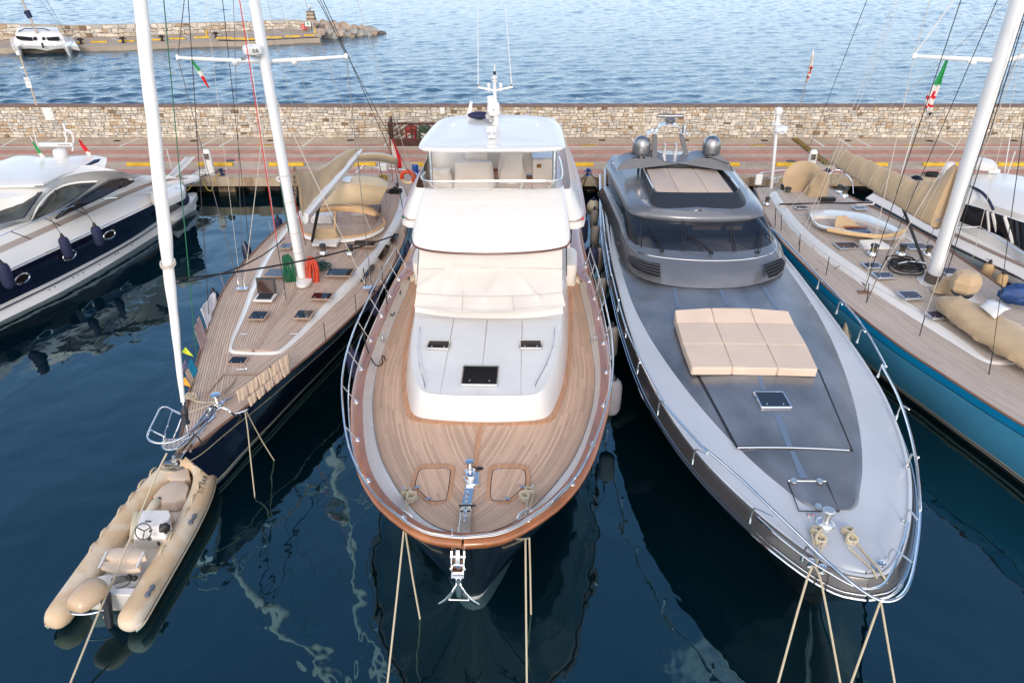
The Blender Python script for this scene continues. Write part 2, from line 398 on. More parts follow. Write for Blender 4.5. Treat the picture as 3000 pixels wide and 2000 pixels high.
# ================================================================ QUAY
def pave_mat():
    m=bpy.data.materials.new('block_paving');m.use_nodes=True
    n=m.node_tree.nodes;l=m.node_tree.links;p=n['Principled BSDF'];p.inputs['Roughness'].default_value=.85
    t=n.new('ShaderNodeTexCoord');sp=n.new('ShaderNodeSeparateXYZ');l.new(t.outputs['Object'],sp.inputs[0])
    mr=n.new('ShaderNodeMapRange');mr.inputs['From Min'].default_value=37.0;mr.inputs['From Max'].default_value=47.0
    wob=n.new('ShaderNodeTexNoise');wob.inputs['Scale'].default_value=.3;l.new(t.outputs['Object'],wob.inputs['Vector'])
    yy=nmath(n,l,'ADD',sp.outputs[1],nmath(n,l,'MULTIPLY',wob.outputs[0],.12));l.new(yy,mr.inputs[0])
    cr=n.new('ShaderNodeValToRGB');cr.color_ramp.interpolation='CONSTANT'
    be=(.47,.37,.28,1);rd=(.50,.235,.18,1);cc=(.43,.34,.25,1)
    stops=[(37.0,cc),(38.62,rd),(39.38,be),(40.95,rd),(41.78,be),(42.5,rd),(43.35,be),(44.2,rd),(44.62,be)]
    e=cr.color_ramp.elements;e[0].position=0;e[0].color=cc;e[1].position=(stops[1][0]-36.95)/10;e[1].color=stops[1][1]
    for y,c in stops[2:]:
        q=e.new((y-36.95)/10);q.color=c
    l.new(mr.outputs[0],cr.inputs[0])
    br=n.new('ShaderNodeTexBrick');br.inputs['Scale'].default_value=1.0;br.inputs['Brick Width'].default_value=.23;br.inputs['Row Height'].default_value=.13
    br.inputs['Mortar Size'].default_value=.014;br.inputs['Color1'].default_value=(1.08,1.08,1.08,1);br.inputs['Color2'].default_value=(.86,.86,.86,1);br.inputs['Mortar'].default_value=(.5,.48,.46,1)
    l.new(t.outputs['Object'],br.inputs['Vector'])
    nz=n.new('ShaderNodeTexNoise');nz.inputs['Scale'].default_value=.55;nz.inputs['Detail'].default_value=8;l.new(t.outputs['Object'],nz.inputs['Vector'])
    m1=n.new('ShaderNodeMix');m1.data_type='RGBA';m1.blend_type='MULTIPLY';m1.inputs[0].default_value=1;l.new(cr.outputs[0],m1.inputs[6]);l.new(br.outputs[0],m1.inputs[7])
    vm=n.new('ShaderNodeVectorMath');vm.operation='SCALE';l.new(m1.outputs[2],vm.inputs[0]);l.new(nmath(n,l,'ADD',nmath(n,l,'MULTIPLY',nz.outputs[0],.95),.60),vm.inputs['Scale'])
    l.new(vm.outputs[0],p.inputs['Base Color'])
    bn=n.new('ShaderNodeBump');bn.inputs['Strength'].default_value=.4;bn.inputs['Distance'].default_value=.01;l.new(br.outputs['Fac'],bn.inputs['Height']);bn.invert=True
    l.new(bn.outputs[0],p.inputs['Normal'])
    return m
m_pave=pave_mat()
def conc_mat():
    m=mat('stained_concrete',(.36,.275,.19),.9,bump=(5,.4,.03))
    n=m.node_tree.nodes;l=m.node_tree.links;p=n['Principled BSDF']
    t=n.new('ShaderNodeTexCoord');mp=n.new('ShaderNodeMapping');mp.inputs['Scale'].default_value=(1.1,1,.35);l.new(t.outputs['Object'],mp.inputs[0])
    a=n.new('ShaderNodeTexNoise');a.inputs['Scale'].default_value=1.6;a.inputs['Detail'].default_value=9;a.inputs['Roughness'].default_value=.65;l.new(mp.outputs[0],a.inputs['Vector'])
    r=n.new('ShaderNodeValToRGB');e=r.color_ramp.elements;e[0].position=.3;e[0].color=(.10,.045,.02,1);e[1].position=.75;e[1].color=(.46,.38,.28,1)
    q=e.new(.42);q.color=(.26,.17,.10,1);q=e.new(.52);q.color=(.38,.29,.20,1)
    l.new(a.outputs[0],r.inputs[0]);l.new(r.outputs[0],p.inputs['Base Color']);return m
m_conc=conc_mat()
m_rockd=mat('wet_dark_rock',(.06,.045,.035),.6,noise=(2,.4,6),bump=(3,.6,.1))
b=B()
b.add([(-75,38.0,1.1),(75,38.0,1.1),(75,47.4,1.1),(-75,47.4,1.1)],[(0,1,2,3)])
struct('quay_pavement',b,m_pave,angle=0)
b=B();b.box((0,42.66,.845),(150,9.4,.5))
b.box((0,43.6,-.9),(150,7.5,3.0))
for i in range(-5,8):
    b.box((i*11.2-16.3,39.3,-.9),(.95,1.1,3.0))
struct('quay',b,m_conc,angle=0)
for i in range(46):
    x=-32+i*1.42+random.uniform(-.3,.3)
    if i%1==0:
        b=B();b.ball((x,39.4+random.uniform(-.15,.25),random.uniform(-.1,.15)),(random.uniform(.5,.9),.55,random.uniform(.3,.5)),9,6,j=.16,sd=i)
        if i==0:rocks=b
        else:rocks.add(b.v,b.f)
struct('rock_bank',rocks,m_rockd,kind='stuff',angle=30)
def strip(b,p,q,w,z=1.104):
    p=Vector(p);q=Vector(q);d=(q-p);d.z=0;d.normalize();s=Vector((-d.y,d.x,0))*(w/2)
    b.add([(*(p-s).xy,z),(*(q-s).xy,z),(*(q+s).xy,z),(*(p+s).xy,z)],[(0,1,2,3)])
b=B();strip(b,(-75,44.05,0),(75,44.05,0),.13)
z1=1.1
for R_,p,q in[(RA,(10,1350),(145,1275)),(RA,(400,1318),(545,1270)),(RA,(1090,1350),(1280,1270)),(RA,(1835,1350),(1990,1272)),(RA,(2005,1352),(2150,1272)),
(RB,(585,1345),(690,1268)),(RB,(1335,1345),(1405,1265)),(RC,(1462,1033),(1410,945)),(RC,(2236,1033),(2150,945)),(RD,(725,1058),(825,1125)),
(RD,(925,1060),(1035,1128)),(RD,(1060,1060),(1180,1125)),(RD,(1680,1058),(1835,1128)),(RD,(2330,1058),(2480,1128))]:
    strip(b,R_(*p,z1),R_(*q,z1),.15,1.108)
struct('parking_lines',b,m_wline,angle=0)

# stone wall
m_st=[mat('wall_stone_%s'%nm,c,.9,noise=(5,.22,6),bump=(12,.5,.02))for nm,c in
(('pale',(.54,.49,.415)),('grey',(.42,.395,.355)),('buff',(.48,.405,.31)),('tan',(.40,.29,.185)),('brown',(.20,.135,.085)),('cream',(.62,.56,.475)),('mortar',(.17,.125,.09)))]
def stone_face(b,P0,P1,H0,H1,cw,ch,seed,dp=.05):
    """rubble masonry on the vertical face from P0 to P1 (base points), heights H0, H1; faces the camera side"""
    rd=random.Random(seed);P0=Vector(P0);P1=Vector(P1);d=P1-P0;L=d.length;d.normalize();nn=Vector((d.y,-d.x,0)).normalized()
    nr=max(3,int(round(max(H0,H1)/ch)))
    ph=[rd.uniform(0,6)for _ in range(nr+1)]
    def zb(k,x):
        f=k/nr
        if 0<k<nr:f+=(.17*math.sin(x*.9+ph[k])+.16*math.sin(x*2.3+ph[k]*2))/nr
        return f*(H0+(H1-H0)*x/L)
    def P(x,z,o):return P0+d*x+Vector((0,0,z))+nn*o
    g=ch*.05
    def stone(x0,x1,a,c):
        mi=rd.choices(range(6),(34,24,20,6,2.5,18))[0];j=ch*.09
        cs=[(x0+g+rd.uniform(-j,j),a(x0)+g+rd.uniform(-j,j)),(x1-g+rd.uniform(-j,j),a(x1)+g+rd.uniform(-j,j)),(x1-g+rd.uniform(-j,j),c(x1)-g+rd.uniform(-j,j)),(x0+g+rd.uniform(-j,j),c(x0)-g+rd.uniform(-j,j))]
        cs=[(x,min(max(z,0),H0+(H1-H0)*x/L))for x,z in cs]
        if rd.random()<.5:
            k=rd.choice((0,1,2,3));e=cs[(k+1)%4];s=cs[k];cs.insert(k+1,((s[0]+e[0])/2+rd.uniform(-j,j),(s[1]+e[1])/2+rd.uniform(-j,j)*1.2))
        n=len(cs);mx=sum(q[0]for q in cs)/n;mz=sum(q[1]for q in cs)/n;o=rd.uniform(.02,dp)
        v=[P(x,z,0)for x,z in cs]+[P(mx+(x-mx)*.84,mz+(z-mz)*.80,o)for x,z in cs]
        b.add(v,[tuple(range(n,2*n))]+[(i,(i+1)%n,n+(i+1)%n,n+i)for i in range(n)],mi)
    for k in range(nr):
        x=rd.uniform(-cw,0)
        while x<L:
            w=cw*rd.choice((.6,.8,1,1,1.2,1.5))*rd.uniform(.85,1.15);x0=max(x,0);x1=min(x+w,L)
            if x1-x0>.12:
                lo=lambda q,k=k:zb(k,q);hi=lambda q,k=k:zb(k+1,q)
                if rd.random()<.12 and w>cw*.9:
                    mid=lambda q,k=k:(zb(k,q)+zb(k+1,q))/2
                    stone(x0,x1,lo,mid);stone(x0,x1,mid,hi)
                else:stone(x0,x1,lo,hi)
            x+=w
WY=46.25
wall=thing('stone_wall','long rubble stone wall with thin brown coping running along the back of the paved quay','wall',(0,WY+.3,1.1))
b=B();b.box((0,WY+.32,2.08),(100,.6,1.96),m=6)
stone_face(b,(-42,WY+.005,1.1),(42,WY+.005,1.1),1.96,1.96,.36,.19,3)
ob('wall_body',b,m_st,wall,angle=0,rc=False)
b=B();b.box((0,WY+.3,3.09),(100,.78,.06));ob('coping',b,mat('brown_coping',(.19,.12,.09),.8,noise=(2,.3,6)),wall,angle=0)

def wp(R_,x,y):  # point on the wall face
    q=R_(x,y,1.1);px=1500+0
    return q
def onwall(R_,x,y,Y=WY):
    if R_ is RA:px,py=x*750/2352,y*750/2352
    elif R_ is RB:px,py=700+x*750/2352,y*750/2352
    elif R_ is RC:px,py=1400+x*750/2352,100+y*750/2352
    else:px,py=2100+x*900/2352,y*900/2352
    return UY(px,py,Y)
m_box=mat('white_enamel',(.70,.69,.66),.5)
c=onwall(RA,455,1045);t=thing('electrical_cabinet','white electrical cabinet mounted on the stone wall near the leaning lamp pole','cabinet',(c.x,WY-.06,c.z-.4))
b=B();b.box((c.x,WY-.06,c.z),(.62,.14,.80));ob('cabinet_body',b,m_box,t,bevel=.012)
b=B();b.box((c.x+.0,WY-.137,c.z),(.54,.012,.72));d_=ob('cabinet_door',b,m_box,t,bevel=.004)
b=B();b.box((c.x+.22,WY-.15,c.z+.2),(.03,.02,.06));b.box((c.x+.22,WY-.15,c.z-.24),(.03,.02,.06));ob('cabinet_latch',b,m_black,d_)
for R_,x,y,w,h,mt,nm,lb,cat in[(RB,1870,1015,.30,.40,m_box,'utility_box','small white utility box on the wall left of the white yacht roof','utility box'),
(RB,1800,1086,.28,.07,m_box,'wall_lamp','flat white wall lamp above the brown trellis enclosure','wall lamp'),
(RB,400,1108,.26,.09,m_box,'wall_lamp','flat white wall lamp on the stone wall just right of the dark sailboat mast','wall lamp'),
(RD,1467,920,.30,.07,m_box,'wall_lamp','flat white wall lamp on the wall behind the tan boom cover','wall lamp'),
(RD,1632,922,.16,.10,m_box,'utility_box','tiny white box on the wall beside the right flat lamp','utility box'),
(RA,2035,1105,.28,.36,None,'wall_picture','small framed colour picture plaque on the wall between the two white masts','picture'),
(RD,838,905,.30,.38,None,'wall_picture','small framed colour picture plaque on the wall right of the flag pole','picture')]:
    c=onwall(R_,x,y);b=B();b.box((c.x,WY-.06,c.z),(w,.08,h))
    if mt:top(nm,b,mt,lb,cat,bevel=.01)
    else:
        t=thing(nm,lb,cat,(c.x,WY-.05,c.z-h/2))
        ob('picture_frame',b,mat('brown_frame',(.22,.10,.07),.6),t)
        b=B();b.box((c.x,WY-.104,c.z),(w*.8,.01,h*.84));ob('picture_print',b,mat('picture_print',(.35,.33,.28),.5,noise=(7,.9,3)),t)

# drains, grates, manholes
def plate(px,w,d,mt,nm,lb,cat,grp,z=1.112,rnd=False):
    b=B()
    if rnd:b.lathe([(w/2,0),(w/2,.01)],(px.x,px.y,1.102),18)
    else:
        b.box((px.x,px.y,1.108),(w,d,.012))
        if mt is m_yel:
            for i in range(9):b.box((px.x-w*.4+w*.1*i,px.y,1.1165),(.05,d*.55,.005),m=1)
        else:
            for i in range(5):b.box((px.x-w*.36+w*.18*i,px.y,1.1165),(.03,d*.8,.005),m=1)
    top(nm,b,[mt,m_black],lb,cat,grp,angle=0)
m_drain=mat('cast_iron',(.02,.018,.017),.7)
nb=['left of the white furled sail near the wall','between the furled sail and the dark mast','just left of the dark sailboat mast foot line','left of the brown trellis enclosure','right of the white yacht hardtop','behind the grey yacht radar arch','left of the black and yellow speed bump','right of the speed bump top end','left of the leaning white mast on the right','near the right frame edge']
for i,(R_,x,y)in enumerate([(RA,1075,1295),(RA,1780,1295),(RB,290,1293),(RB,1025,1290),(RC,1140,976),(RC,1910,976),(RD,365,1077),(RD,1005,1078),(RD,1630,1080),(RD,2275,1078)]):
    plate(R_(x,y,1.1),.42,.34,m_drain,'drain_grate','small dark drain grate in the paving '+nb[i],'drain','dark drain grates along the wall foot')
nb=['behind the dark sailboat mast','between the two motor yachts','behind the small white radar pole','above the tan boom cover']
for i,(R_,x,y)in enumerate([(RB,240,1335),(RC,1020,1020),(RD,315,1113),(RD,1500,1116)]):
    plate(R_(x,y,1.1),.9,.26,m_yel,'yellow_grate','yellow framed slot grate on the white line '+nb[i],'grate','yellow slot grates')
nb=['right of the left power pedestal','left of the right power pedestal','above the yellow kerb right of the tan boom']
for i,(R_,x,y)in enumerate([(RA,2115,1478),(RD,570,1237),(RD,1685,1250)]):
    plate(R_(x,y,1.1),.55,.5,mat('manhole_iron',(.10,.085,.09),.7),'manhole_cover','round dark manhole cover '+nb[i],'manhole cover','manhole covers',rnd=True)

# yellow wheel stops
def kerb(x,lb):
    b=B();b.box((0,0,.085),(2.05,.24,.17),top=.97)
    return b
kb=None
nb=['leftmost, half hidden by the white furled sail','behind the left white power pedestal','behind the dark sailboat mast','behind the raised tan awning','left of the white yacht hardtop posts','hidden behind the white yacht','between the white yacht and the grey yacht','behind the grey yacht','right of the grey yacht domes','just left of the right power pedestal','behind the tan boom cover end','left of the right leaning mast','rightmost, beyond the leaning mast']
for i,px in enumerate([375,582,790,1000,1208,1420,1636,1850,2062,2271,2495,2701,2918]):
    if i in(5,7):continue
    c=U(px+51,484,1.1+.0)
    lb='yellow concrete wheel stop '+nb[i]
    if kb is None:
        kb=top('wheel_stop',kerb(0,''),m_yel,lb,'wheel stop','yellow wheel stops along the quay',bevel=.02);kb.location=(c.x,40.15,1.102)
    else:
        o=copy_tree(kb,(c.x,40.15+random.uniform(-.03,.03),1.102),random.uniform(-.006,.006),lb)

# power pedestals
def pedestal(c,lb,rz):
    t=thing('power_pedestal',lb,'power pedestal',c,rz,'white quay power pedestals')
    rows=[]
    for z,w,d in((0,.23,.17),(.1,.225,.165),(1.15,.205,.15),(1.30,.19,.13),(1.38,.14,.09),(1.40,.06,.04)):
        rows.append([(w*math.copysign(abs(math.cos(a))**.5,math.cos(a)),d*math.copysign(abs(math.sin(a))**.5,math.sin(a)),z)for a in[k*math.pi/10 for k in range(20)]])
    b=B().loft(rows);ob('pedestal_body',b,m_box,t,local=True)
    b=B();b.box((0,-.155,1.02),(.26,.03,.34));b.box((0,-.172,1.12),(.22,.01,.10),m=1);b.box((0,-.172,.98),(.22,.01,.12),m=1)
    ob('control_panel',b,[mat('panel_grey',(.30,.27,.22),.5),mat('panel_dark',(.08,.06,.05),.5)],t,local=True)
    for s in(-1,1):
        b=B();b.box((.19*s,-.02,.52),(.06,.12,.12));ob('socket',b,m_blue,t,local=True,bevel=.01)
    return t
c=U(618,511,1.1);pedestal((c.x,38.55,1.1),'white power pedestal on the quay behind the dark sailboat, left one of the two',0.15)
c=U(2372,514,1.1);pedestal((c.x,38.45,1.1),'white power pedestal on the quay behind the blue-hulled sailboat, right one of the two',-.12)

# bollards
def bollard(c,lb,m):
    t=thing('bollard',lb,'bollard',c,0,'quay bollards')
    b=B();b.lathe([(.17,0),(.17,.04),(.09,.07),(.075,.26),(.11,.30),(.12,.36),(.05,.38)],n=16);ob('bollard_post',b,m,t,local=True)
    b=B()
    M=Matrix.Rotation(math.pi/2,4,'Y');b.lathe([(.03,-.22),(.045,-.2),(.045,.2),(.03,.22)],(0,0,.24),10,M=M);ob('bollard_bar',b,m,t,local=True)
    return t
m_dbl=mat('dark_blue_iron',(.01,.02,.06),.5)
BOL={}
c=U(1725,521,1.1);BOL['mid']=bollard((c.x,38.35,1.1),'bright blue iron bollard on the quay edge between the white yacht and the grey yacht',m_blue)
c=U(652,512,1.1);BOL['left']=bollard((c.x,38.35,1.1),'dark blue bollard on the quay edge just right of the left power pedestal',m_dbl)
c=U(1218,520,1.1);BOL['c']=bollard((c.x,38.35,1.1),'blue bollard beside the orange lifebuoy at the dark sailboat stern',m_blue)
c=U(2432,522,1.1);BOL['r']=bollard((c.x,38.35,1.1),'dark bollard with coiled lines right of the right power pedestal',m_dbl)
# berth numbers on the quay face
for px,py,tx in((2272,529,'39'),(817,525,'38')):
    q=UY(px,py,37.94);b=B();b.lathe([(.16,0),(.16,.012)],(q.x,37.962,q.z),20,M=Matrix.Rotation(math.pi/2,4,'X'));
    t=top('berth_number',b,m_box,'round white number plate %s on the quay face'%('reading 39 behind the blue sailboat' if tx=='39' else 'behind the dark sailboat mast'),'number plate')
    b=B();add_text(b,tx,.2,(q.x,37.946,q.z),(1,0,0),(0,0,1));ob('number',b,m_black,t,angle=0,rc=False)

# trellis enclosure with bins
a=U(1145,427,1.1);x0=a.x;x1=x0+4.2;yf=44.2
t=thing('trellis_enclosure','dark brown wooden trellis enclosure around the bins by the stone wall','enclosure',((x0+x1)/2,yf+.8,1.1))
def trellis(xa,ya,xb,yb):
    b=B();A=Vector((xa,ya,0));Bv=Vector((xb,yb,0));L=(Bv-A).length;d=(Bv-A).normalized();rz=math.atan2(d.y,d.x);n=max(1,round(L/1.4))
    def bar(p,q,w=.07,th=.05):
        P=A+d*p[0]+Vector((0,0,p[1]));Q=A+d*q[0]+Vector((0,0,q[1]));m_=(P+Q)/2;Ln=(Q-P).length;ang=math.atan2(q[1]-p[1],q[0]-p[0])
        M=Matrix.Rotation(rz,4,'Z')@Matrix.Rotation(-ang,4,'Y');b.box(m_,(Ln,th,w),M=M)
    z0,z1=1.1,2.55
    bar((0,1.3),(L,1.3),.4,.045);bar((0,2.5),(L,2.5),.12,.09);bar((0,1.53),(L,1.53),.06,.07)
    for i in range(n+1):bar((L*i/n,z0),(L*i/n,z1),.11,.11)
    for i in range(n):
        a0,a1=L*i/n,L*(i+1)/n;s=i%2
        for k in range(-2,4):
            f0,f1=a0+(a1-a0)*(k/3.2),a0+(a1-a0)*(k/3.2+.95)
            zz0,zz1=1.55,2.45
            if s:f0,f1=a1-(f0-a0),a1-(f1-a0)
            lo,hi=a0,a1;P,Q=[f0,zz0],[f1,zz1]
            def cut(P,Q):
                for u,v in((P,Q),(Q,P)):
                    if u[0]<lo-1e-6:
                        if abs(v[0]-u[0])<1e-6:return False
                        r=(lo-u[0])/(v[0]-u[0])
                        if r>1:return False
                        u[1]+=(v[1]-u[1])*r;u[0]=lo
                    if u[0]>hi+1e-6:
                        r=(hi-u[0])/(v[0]-u[0])
                        if r>1:return False
                        u[1]+=(v[1]-u[1])*r;u[0]=hi
                return True
            if cut(P,Q)and abs(P[0]-Q[0])>.1:bar(P,Q,.07,.04)
    return b
ob('front_panel',trellis(x0,yf,x1,yf),m_brown,t,angle=0);ob('side_panel',trellis(x0,yf,x0-.1,yf+1.7),m_brown,t,angle=0);ob('side_panel',trellis(x1,yf,x1,yf+1.7),m_brown,t,angle=0)
def bin_(x,y,mt,lb):
    t=thing('wheelie_bin',lb,'bin',(x,y,1.1),0,'bins behind the trellis')
    b=B();b.box((0,0,.5),(.62,.6,.9),top=1.08);ob('bin_body',b,mt,t,local=True,bevel=.03)
    b=B();b.box((0,0,1.0),(.72,.7,.08),top=.9);ob('bin_lid',b,mt,t,local=True,bevel=.02)
    b=B();b.box((0,-.315,.55),(.4,.01,.3));ob('bin_sticker',b,m_box,t,local=True)
    for s in(-1,1):
        b=B();b.lathe([(.1,-.03),(.1,.03)],(.27*s,.26,.1),12,M=Matrix.Rotation(math.pi/2,4,'Y'));ob('wheel',b,m_black,t,local=True)
bin_(x0+1.25,yf+.75,mat('red_plastic',(.42,.02,.02),.5),'red wheelie bin behind the brown trellis')
bin_(x0+2.1,yf+.8,mat('dark_green_plastic',(.01,.10,.05),.5),'dark green wheelie bin next to the red bin behind the trellis')
bin_(x0+2.95,yf+.8,mat('green_plastic',(.02,.22,.08),.5),'bright green wheelie bin at the right behind the trellis')

# speed bump
P4=[RD(567,1066,1.1),RD(625,1062,1.1),RD(892,1262,1.1),RD(822,1266,1.1)]
t=thing('speed_bump','black and yellow rubber cable ramp lying across the paving','cable ramp',((P4[0]+P4[2])/2))
n_=22;b1_=B();b2_=B()
for i in range(n_):
    for j,(w0,w1)in enumerate(((.0,.2),(.2,.4),(.4,.6),(.6,.8),(.8,1.0))):
        def PT(u,w):
            A=P4[0].lerp(P4[3],u);C_=P4[1].lerp(P4[2],u);q=A.lerp(C_,w);q.z=1.106+.05*math.sin(math.pi*min(max(w,0),1));return q
        u0,u1=i/n_,(i+1)/n_;g=.006;sh=.5/n_ if j%2 else 0
        yl=j!=0 and j!=4 or True
        b1_.add([PT(u0,w0),PT(u1,w0),PT(u1,w1),PT(u0,w1)],[(0,1,2,3)])
        e=.012
        if 0<j<4 or i%2:b2_.add([PT(u0+sh+e,w0+.04)+Vector((0,0,.006)),PT(u1+sh-e,w0+.04)+Vector((0,0,.006)),PT(u1+sh-e,w1-.04)+Vector((0,0,.006)),PT(u0+sh+e,w1-.04)+Vector((0,0,.006))],[(0,1,2,3)])
ob('rubber_base',b1_,m_black,t,angle=0);ob('yellow_blocks',b2_,m_yel,t,angle=0)

# flag pole on the wall and lamp pole with sign
q0=UY(2345,306,46.5);q1=UY(2370,151,46.5)
t=thing('flag_pole','thin grey flag pole standing on the stone wall right of the grey yacht','flag pole',(q0.x,46.5,3.1))
b=B();b.tube([(q0.x,46.5,3.1),(q0.x+.1,46.5,q1.z)],[.035,.022]);ob('pole',b,mat('weathered_pole',(.30,.25,.22),.6),t)
b=B();b.ball((q0.x+.1,46.5,q1.z+.05),.05);b.lathe([(.04,-.3),(.07,-.2),(.06,0),(.01,.02)],(q0.x+.13,46.5,q1.z),10);ob('finial',b,m_box,t)
def flagstrip(name,path,widths,cols,lb,thick=.02,fold=.05):
    """a limp hanging flag: rows down the path, folded across"""
    rows=[];n=9;N=16;cv=[]
    for i in range(N+1):
        f=i/N;k=f*(len(path)-1);a=min(int(k),len(path)-2);P=Vector(path[a]).lerp(Vector(path[a+1]),k-a);w=widths[a]+(widths[a+1]-widths[a])*(k-a)
        rows.append([P+Vector((w*(j/n-.5),fold*math.sin(j*1.6+f*3),.03*math.sin(j+f*5)))for j in range(n+1)])
    b=B();b.grid(rows)
    b.m=[]
    for i in range(N):
        for j in range(n):b.m.append(cols(i/N,j/n))
    return top(name,b,[mat('flag_white',(.72,.68,.64),.8),mat('flag_red',(.60,.02,.03),.8),mat('flag_green',(.02,.30,.08),.8),mat('flag_black',(.03,.02,.02),.8),mat('flag_navy',(.02,.03,.10),.8)],lb,'flag',solid=.006)
F0=Vector((q0.x+.1,46.46,0));zt=UY(2368,160,46.5).z;zb_=UY(2363,240,46.5).z
flagstrip('limp_flag',[(F0.x+.06,46.46,zt),(F0.x+.08,46.46,(zt+zb_)/2),(F0.x+.0,46.46,zb_)],[.12,.22,.08],lambda u,w:3 if(.48<u<.62 and.25<w<.7)or(.7<u<.76 and w<.3)else(1 if.38<u<.50 or.62<u<.68 or.8<u<.86 else 0),'limp white flag with red cross and dark heads on the thin wall pole')
q0=UY(108,308,46.5);q1=UY(35,150,46.5)
t=thing('lamp_pole','beige pole with two white signs and a camera on the wall at the far left','pole',(q0.x,46.5,3.1))
b=B();b.tube([(q0.x,46.5,3.1),(q0.x+.0,46.5,q1.z)],[.06,.045]);ob('pole',b,mat('beige_pole',(.45,.38,.28),.6),t)
s_=UY(77,243,46.4);b=B();b.box((q0.x-.02,46.40,s_.z),(.34,.03,.62));sg=ob('sign_board',b,m_box,t)
b=B();
for k in(-1,1):b.lathe([(.05,0),(.05,.006)],(q0.x-.02+k*.08,46.384,s_.z+.16),12,M=Matrix.Rotation(math.pi/2,4,'X'))
b.box((q0.x-.02,46.382,s_.z-.12),(.22,.005,.03));ob('sign_marks',b,mat('sign_grey',(.25,.25,.3),.6),sg)
s_=UY(52,200,46.4);b=B();b.tube([(q0.x,46.45,s_.z),(q0.x-.18,46.4,s_.z+.02)],.05);ob('camera_housing',b,m_box,t)
b=B();b.box((q0.x,46.42,q1.z-.1),(.22,.2,.26));ob('floodlight',b,m_box,t,bevel=.02)

# ================================================================ FAR PIER
m_farc=mat('far_pier_paving',(.36,.29,.23),.85,noise=(.6,.12,6))
edge=[RA(-200,455,.6),RA(0,448,.6),RA(700,430,.6),RA(1290,415,.6),RA(1640,400,.6),RA(2010,385,.6),RB(0,385,.6),RB(300,375,.6),RB(560,358,.6),RB(745,350,.6)]
back=[]
tops=[]
for R_,x,y,yt in[(RA,-200,372,215),(RA,0,370,222),(RA,700,350,240),(RA,1300,333,225),(RA,1700,315,218),(RA,2300,280,205),(RB,460,268,186),(RB,640,290,205)]:
    p=R_(x,y,.6);q=onwall(R_,x,yt,p.y);back.append(p);tops.append(q.z)
b=B();poly=edge+[RB(700,300,.6)]+back[::-1]
n_=len(poly);b.prism([(*q.xy,.6)for q in poly],3.0)
struct('far_pier',b,m_farc,angle=0)
t=thing('far_stone_wall','rubble stone wall along the far pier behind the moored catamaran','wall',tuple(back[3]))
b=B();wc=B()
for i in range(len(back)-1):
    p,q=back[i],back[i+1];h0,h1=tops[i]-.6,tops[i+1]-.6
    stone_face(b,p,q,h0,h1,.75,.42,50+i,.08)
    d=(q-p);d.z=0;d.normalize();nn=Vector((-d.y,d.x,0))
    b.add([p-nn*0,q-nn*0,q+Vector((0,0,h1)),p+Vector((0,0,h0)),p+nn,q+nn,q+nn+Vector((0,0,h1)),p+nn+Vector((0,0,h0))],[(0,1,2,3),(5,4,7,6),(3,2,6,7),(4,0,3,7),(1,5,6,2)],6 if False else[6,2,2,2,2])
ob('wall_body',b,m_st,t,angle=0,rc=False)
b=B()
pts=[RA(2005,372,.6),RB(0,378,.6),RB(300,366,.6),RB(560,352,.6),RB(745,343,.6)]
for i in range(len(pts)-1):
    p,q=pts[i],pts[i+1];d=(q-p).normalized();s=Vector((d.y,-d.x,0))*.35
    b.add([p+s,q+s,q-s,p-s]+[v-Vector((0,0,1.2))for v in(p+s,q+s,q-s,p-s)],[(0,1,2,3),(4,5,1,0),(5,6,2,1),(7,6,5,4),(3,7,4,0)])
top('pontoon_fender',b,m_black,'long black rubber fender strip along the end of the far pier edge','fender strip',angle=0)
fb=['beside the catamaran','second right of the catamaran','third right of the catamaran','half hidden behind the furled sail','right of the furled sail','below the thin yellow post on the left','at the start of the black fender strip','in the middle of the pier','right of the dark mast','below the pier middle wall corner','before the pier end','at the foot of the end yellow post']
kb=None
for i,(R_,x,y)in enumerate([(RA,700,400),(RA,915,393),(RA,1165,385),(RA,1420,373),(RA,1630,363),(RA,1855,352),(RA,2060,357),(RA,2195,363),(RB,110,368),(RB,325,352),(RB,497,342),(RB,670,332)]):
    c=R_(x,y,.6)
    if kb is None:
        b=B();b.box((0,0,.09),(1.9,.3,.18));kb=top('far_wheel_stop',b,m_yel,'yellow wheel stop on the far pier '+fb[0],'wheel stop','yellow wheel stops on the far pier',bevel=.02);kb.location=(c.x,c.y,.6)
    else:copy_tree(kb,(c.x,c.y,.6),.06,'yellow wheel stop on the far pier '+fb[i])
for i,(R_,x,y,yt)in enumerate([(RA,1905,350,285),(RB,706,330,262)]):
    p=R_(x,y,.6);q=onwall(R_,x,yt,p.y);b=B();b.box((p.x,p.y,(.6+q.z)/2),(.18,.18,q.z-.6));b.box((p.x,p.y,q.z),(.24,.24,.08))
    top('yellow_post',b,m_yel,('short yellow post on the far pier near the furled sail','short yellow post at the rocky end of the far pier')[i],'post')
for i,(R_,x,y)in enumerate([(RA,748,408),(RA,1135,396),(RA,1493,380),(RA,1987,350)]):
    c=R_(x,y,.6);b=B();b.lathe([(.3,0),(.16,.08),(.14,.45),(.26,.55),(.24,.68),(.05,.7)],c,10);b.box(c+Vector((0,0,.5)),(.8,.14,.14))
    top('far_bollard',b,m_drain,'dark bollard on the far pier edge '+['beside the catamaran','just left of the white furled sail','just right of the white furled sail','where the black fender strip begins'][i],'bollard','dark bollards on the far pier')
b=B()
for R_,p,q in[(RA,(640,355),(715,385)),(RA,(1030,355),(1080,373)),(RA,(1360,338),(1415,358)),(RA,(1680,322),(1735,345)),(RA,(1970,308),(2025,328)),(RA,(2260,295),(2330,312)),(RB,(320,282),(380,296))]:strip(b,R_(*p,.6),R_(*q,.6),.2,.606)
struct('far_parking_lines',b,m_wline,angle=0)
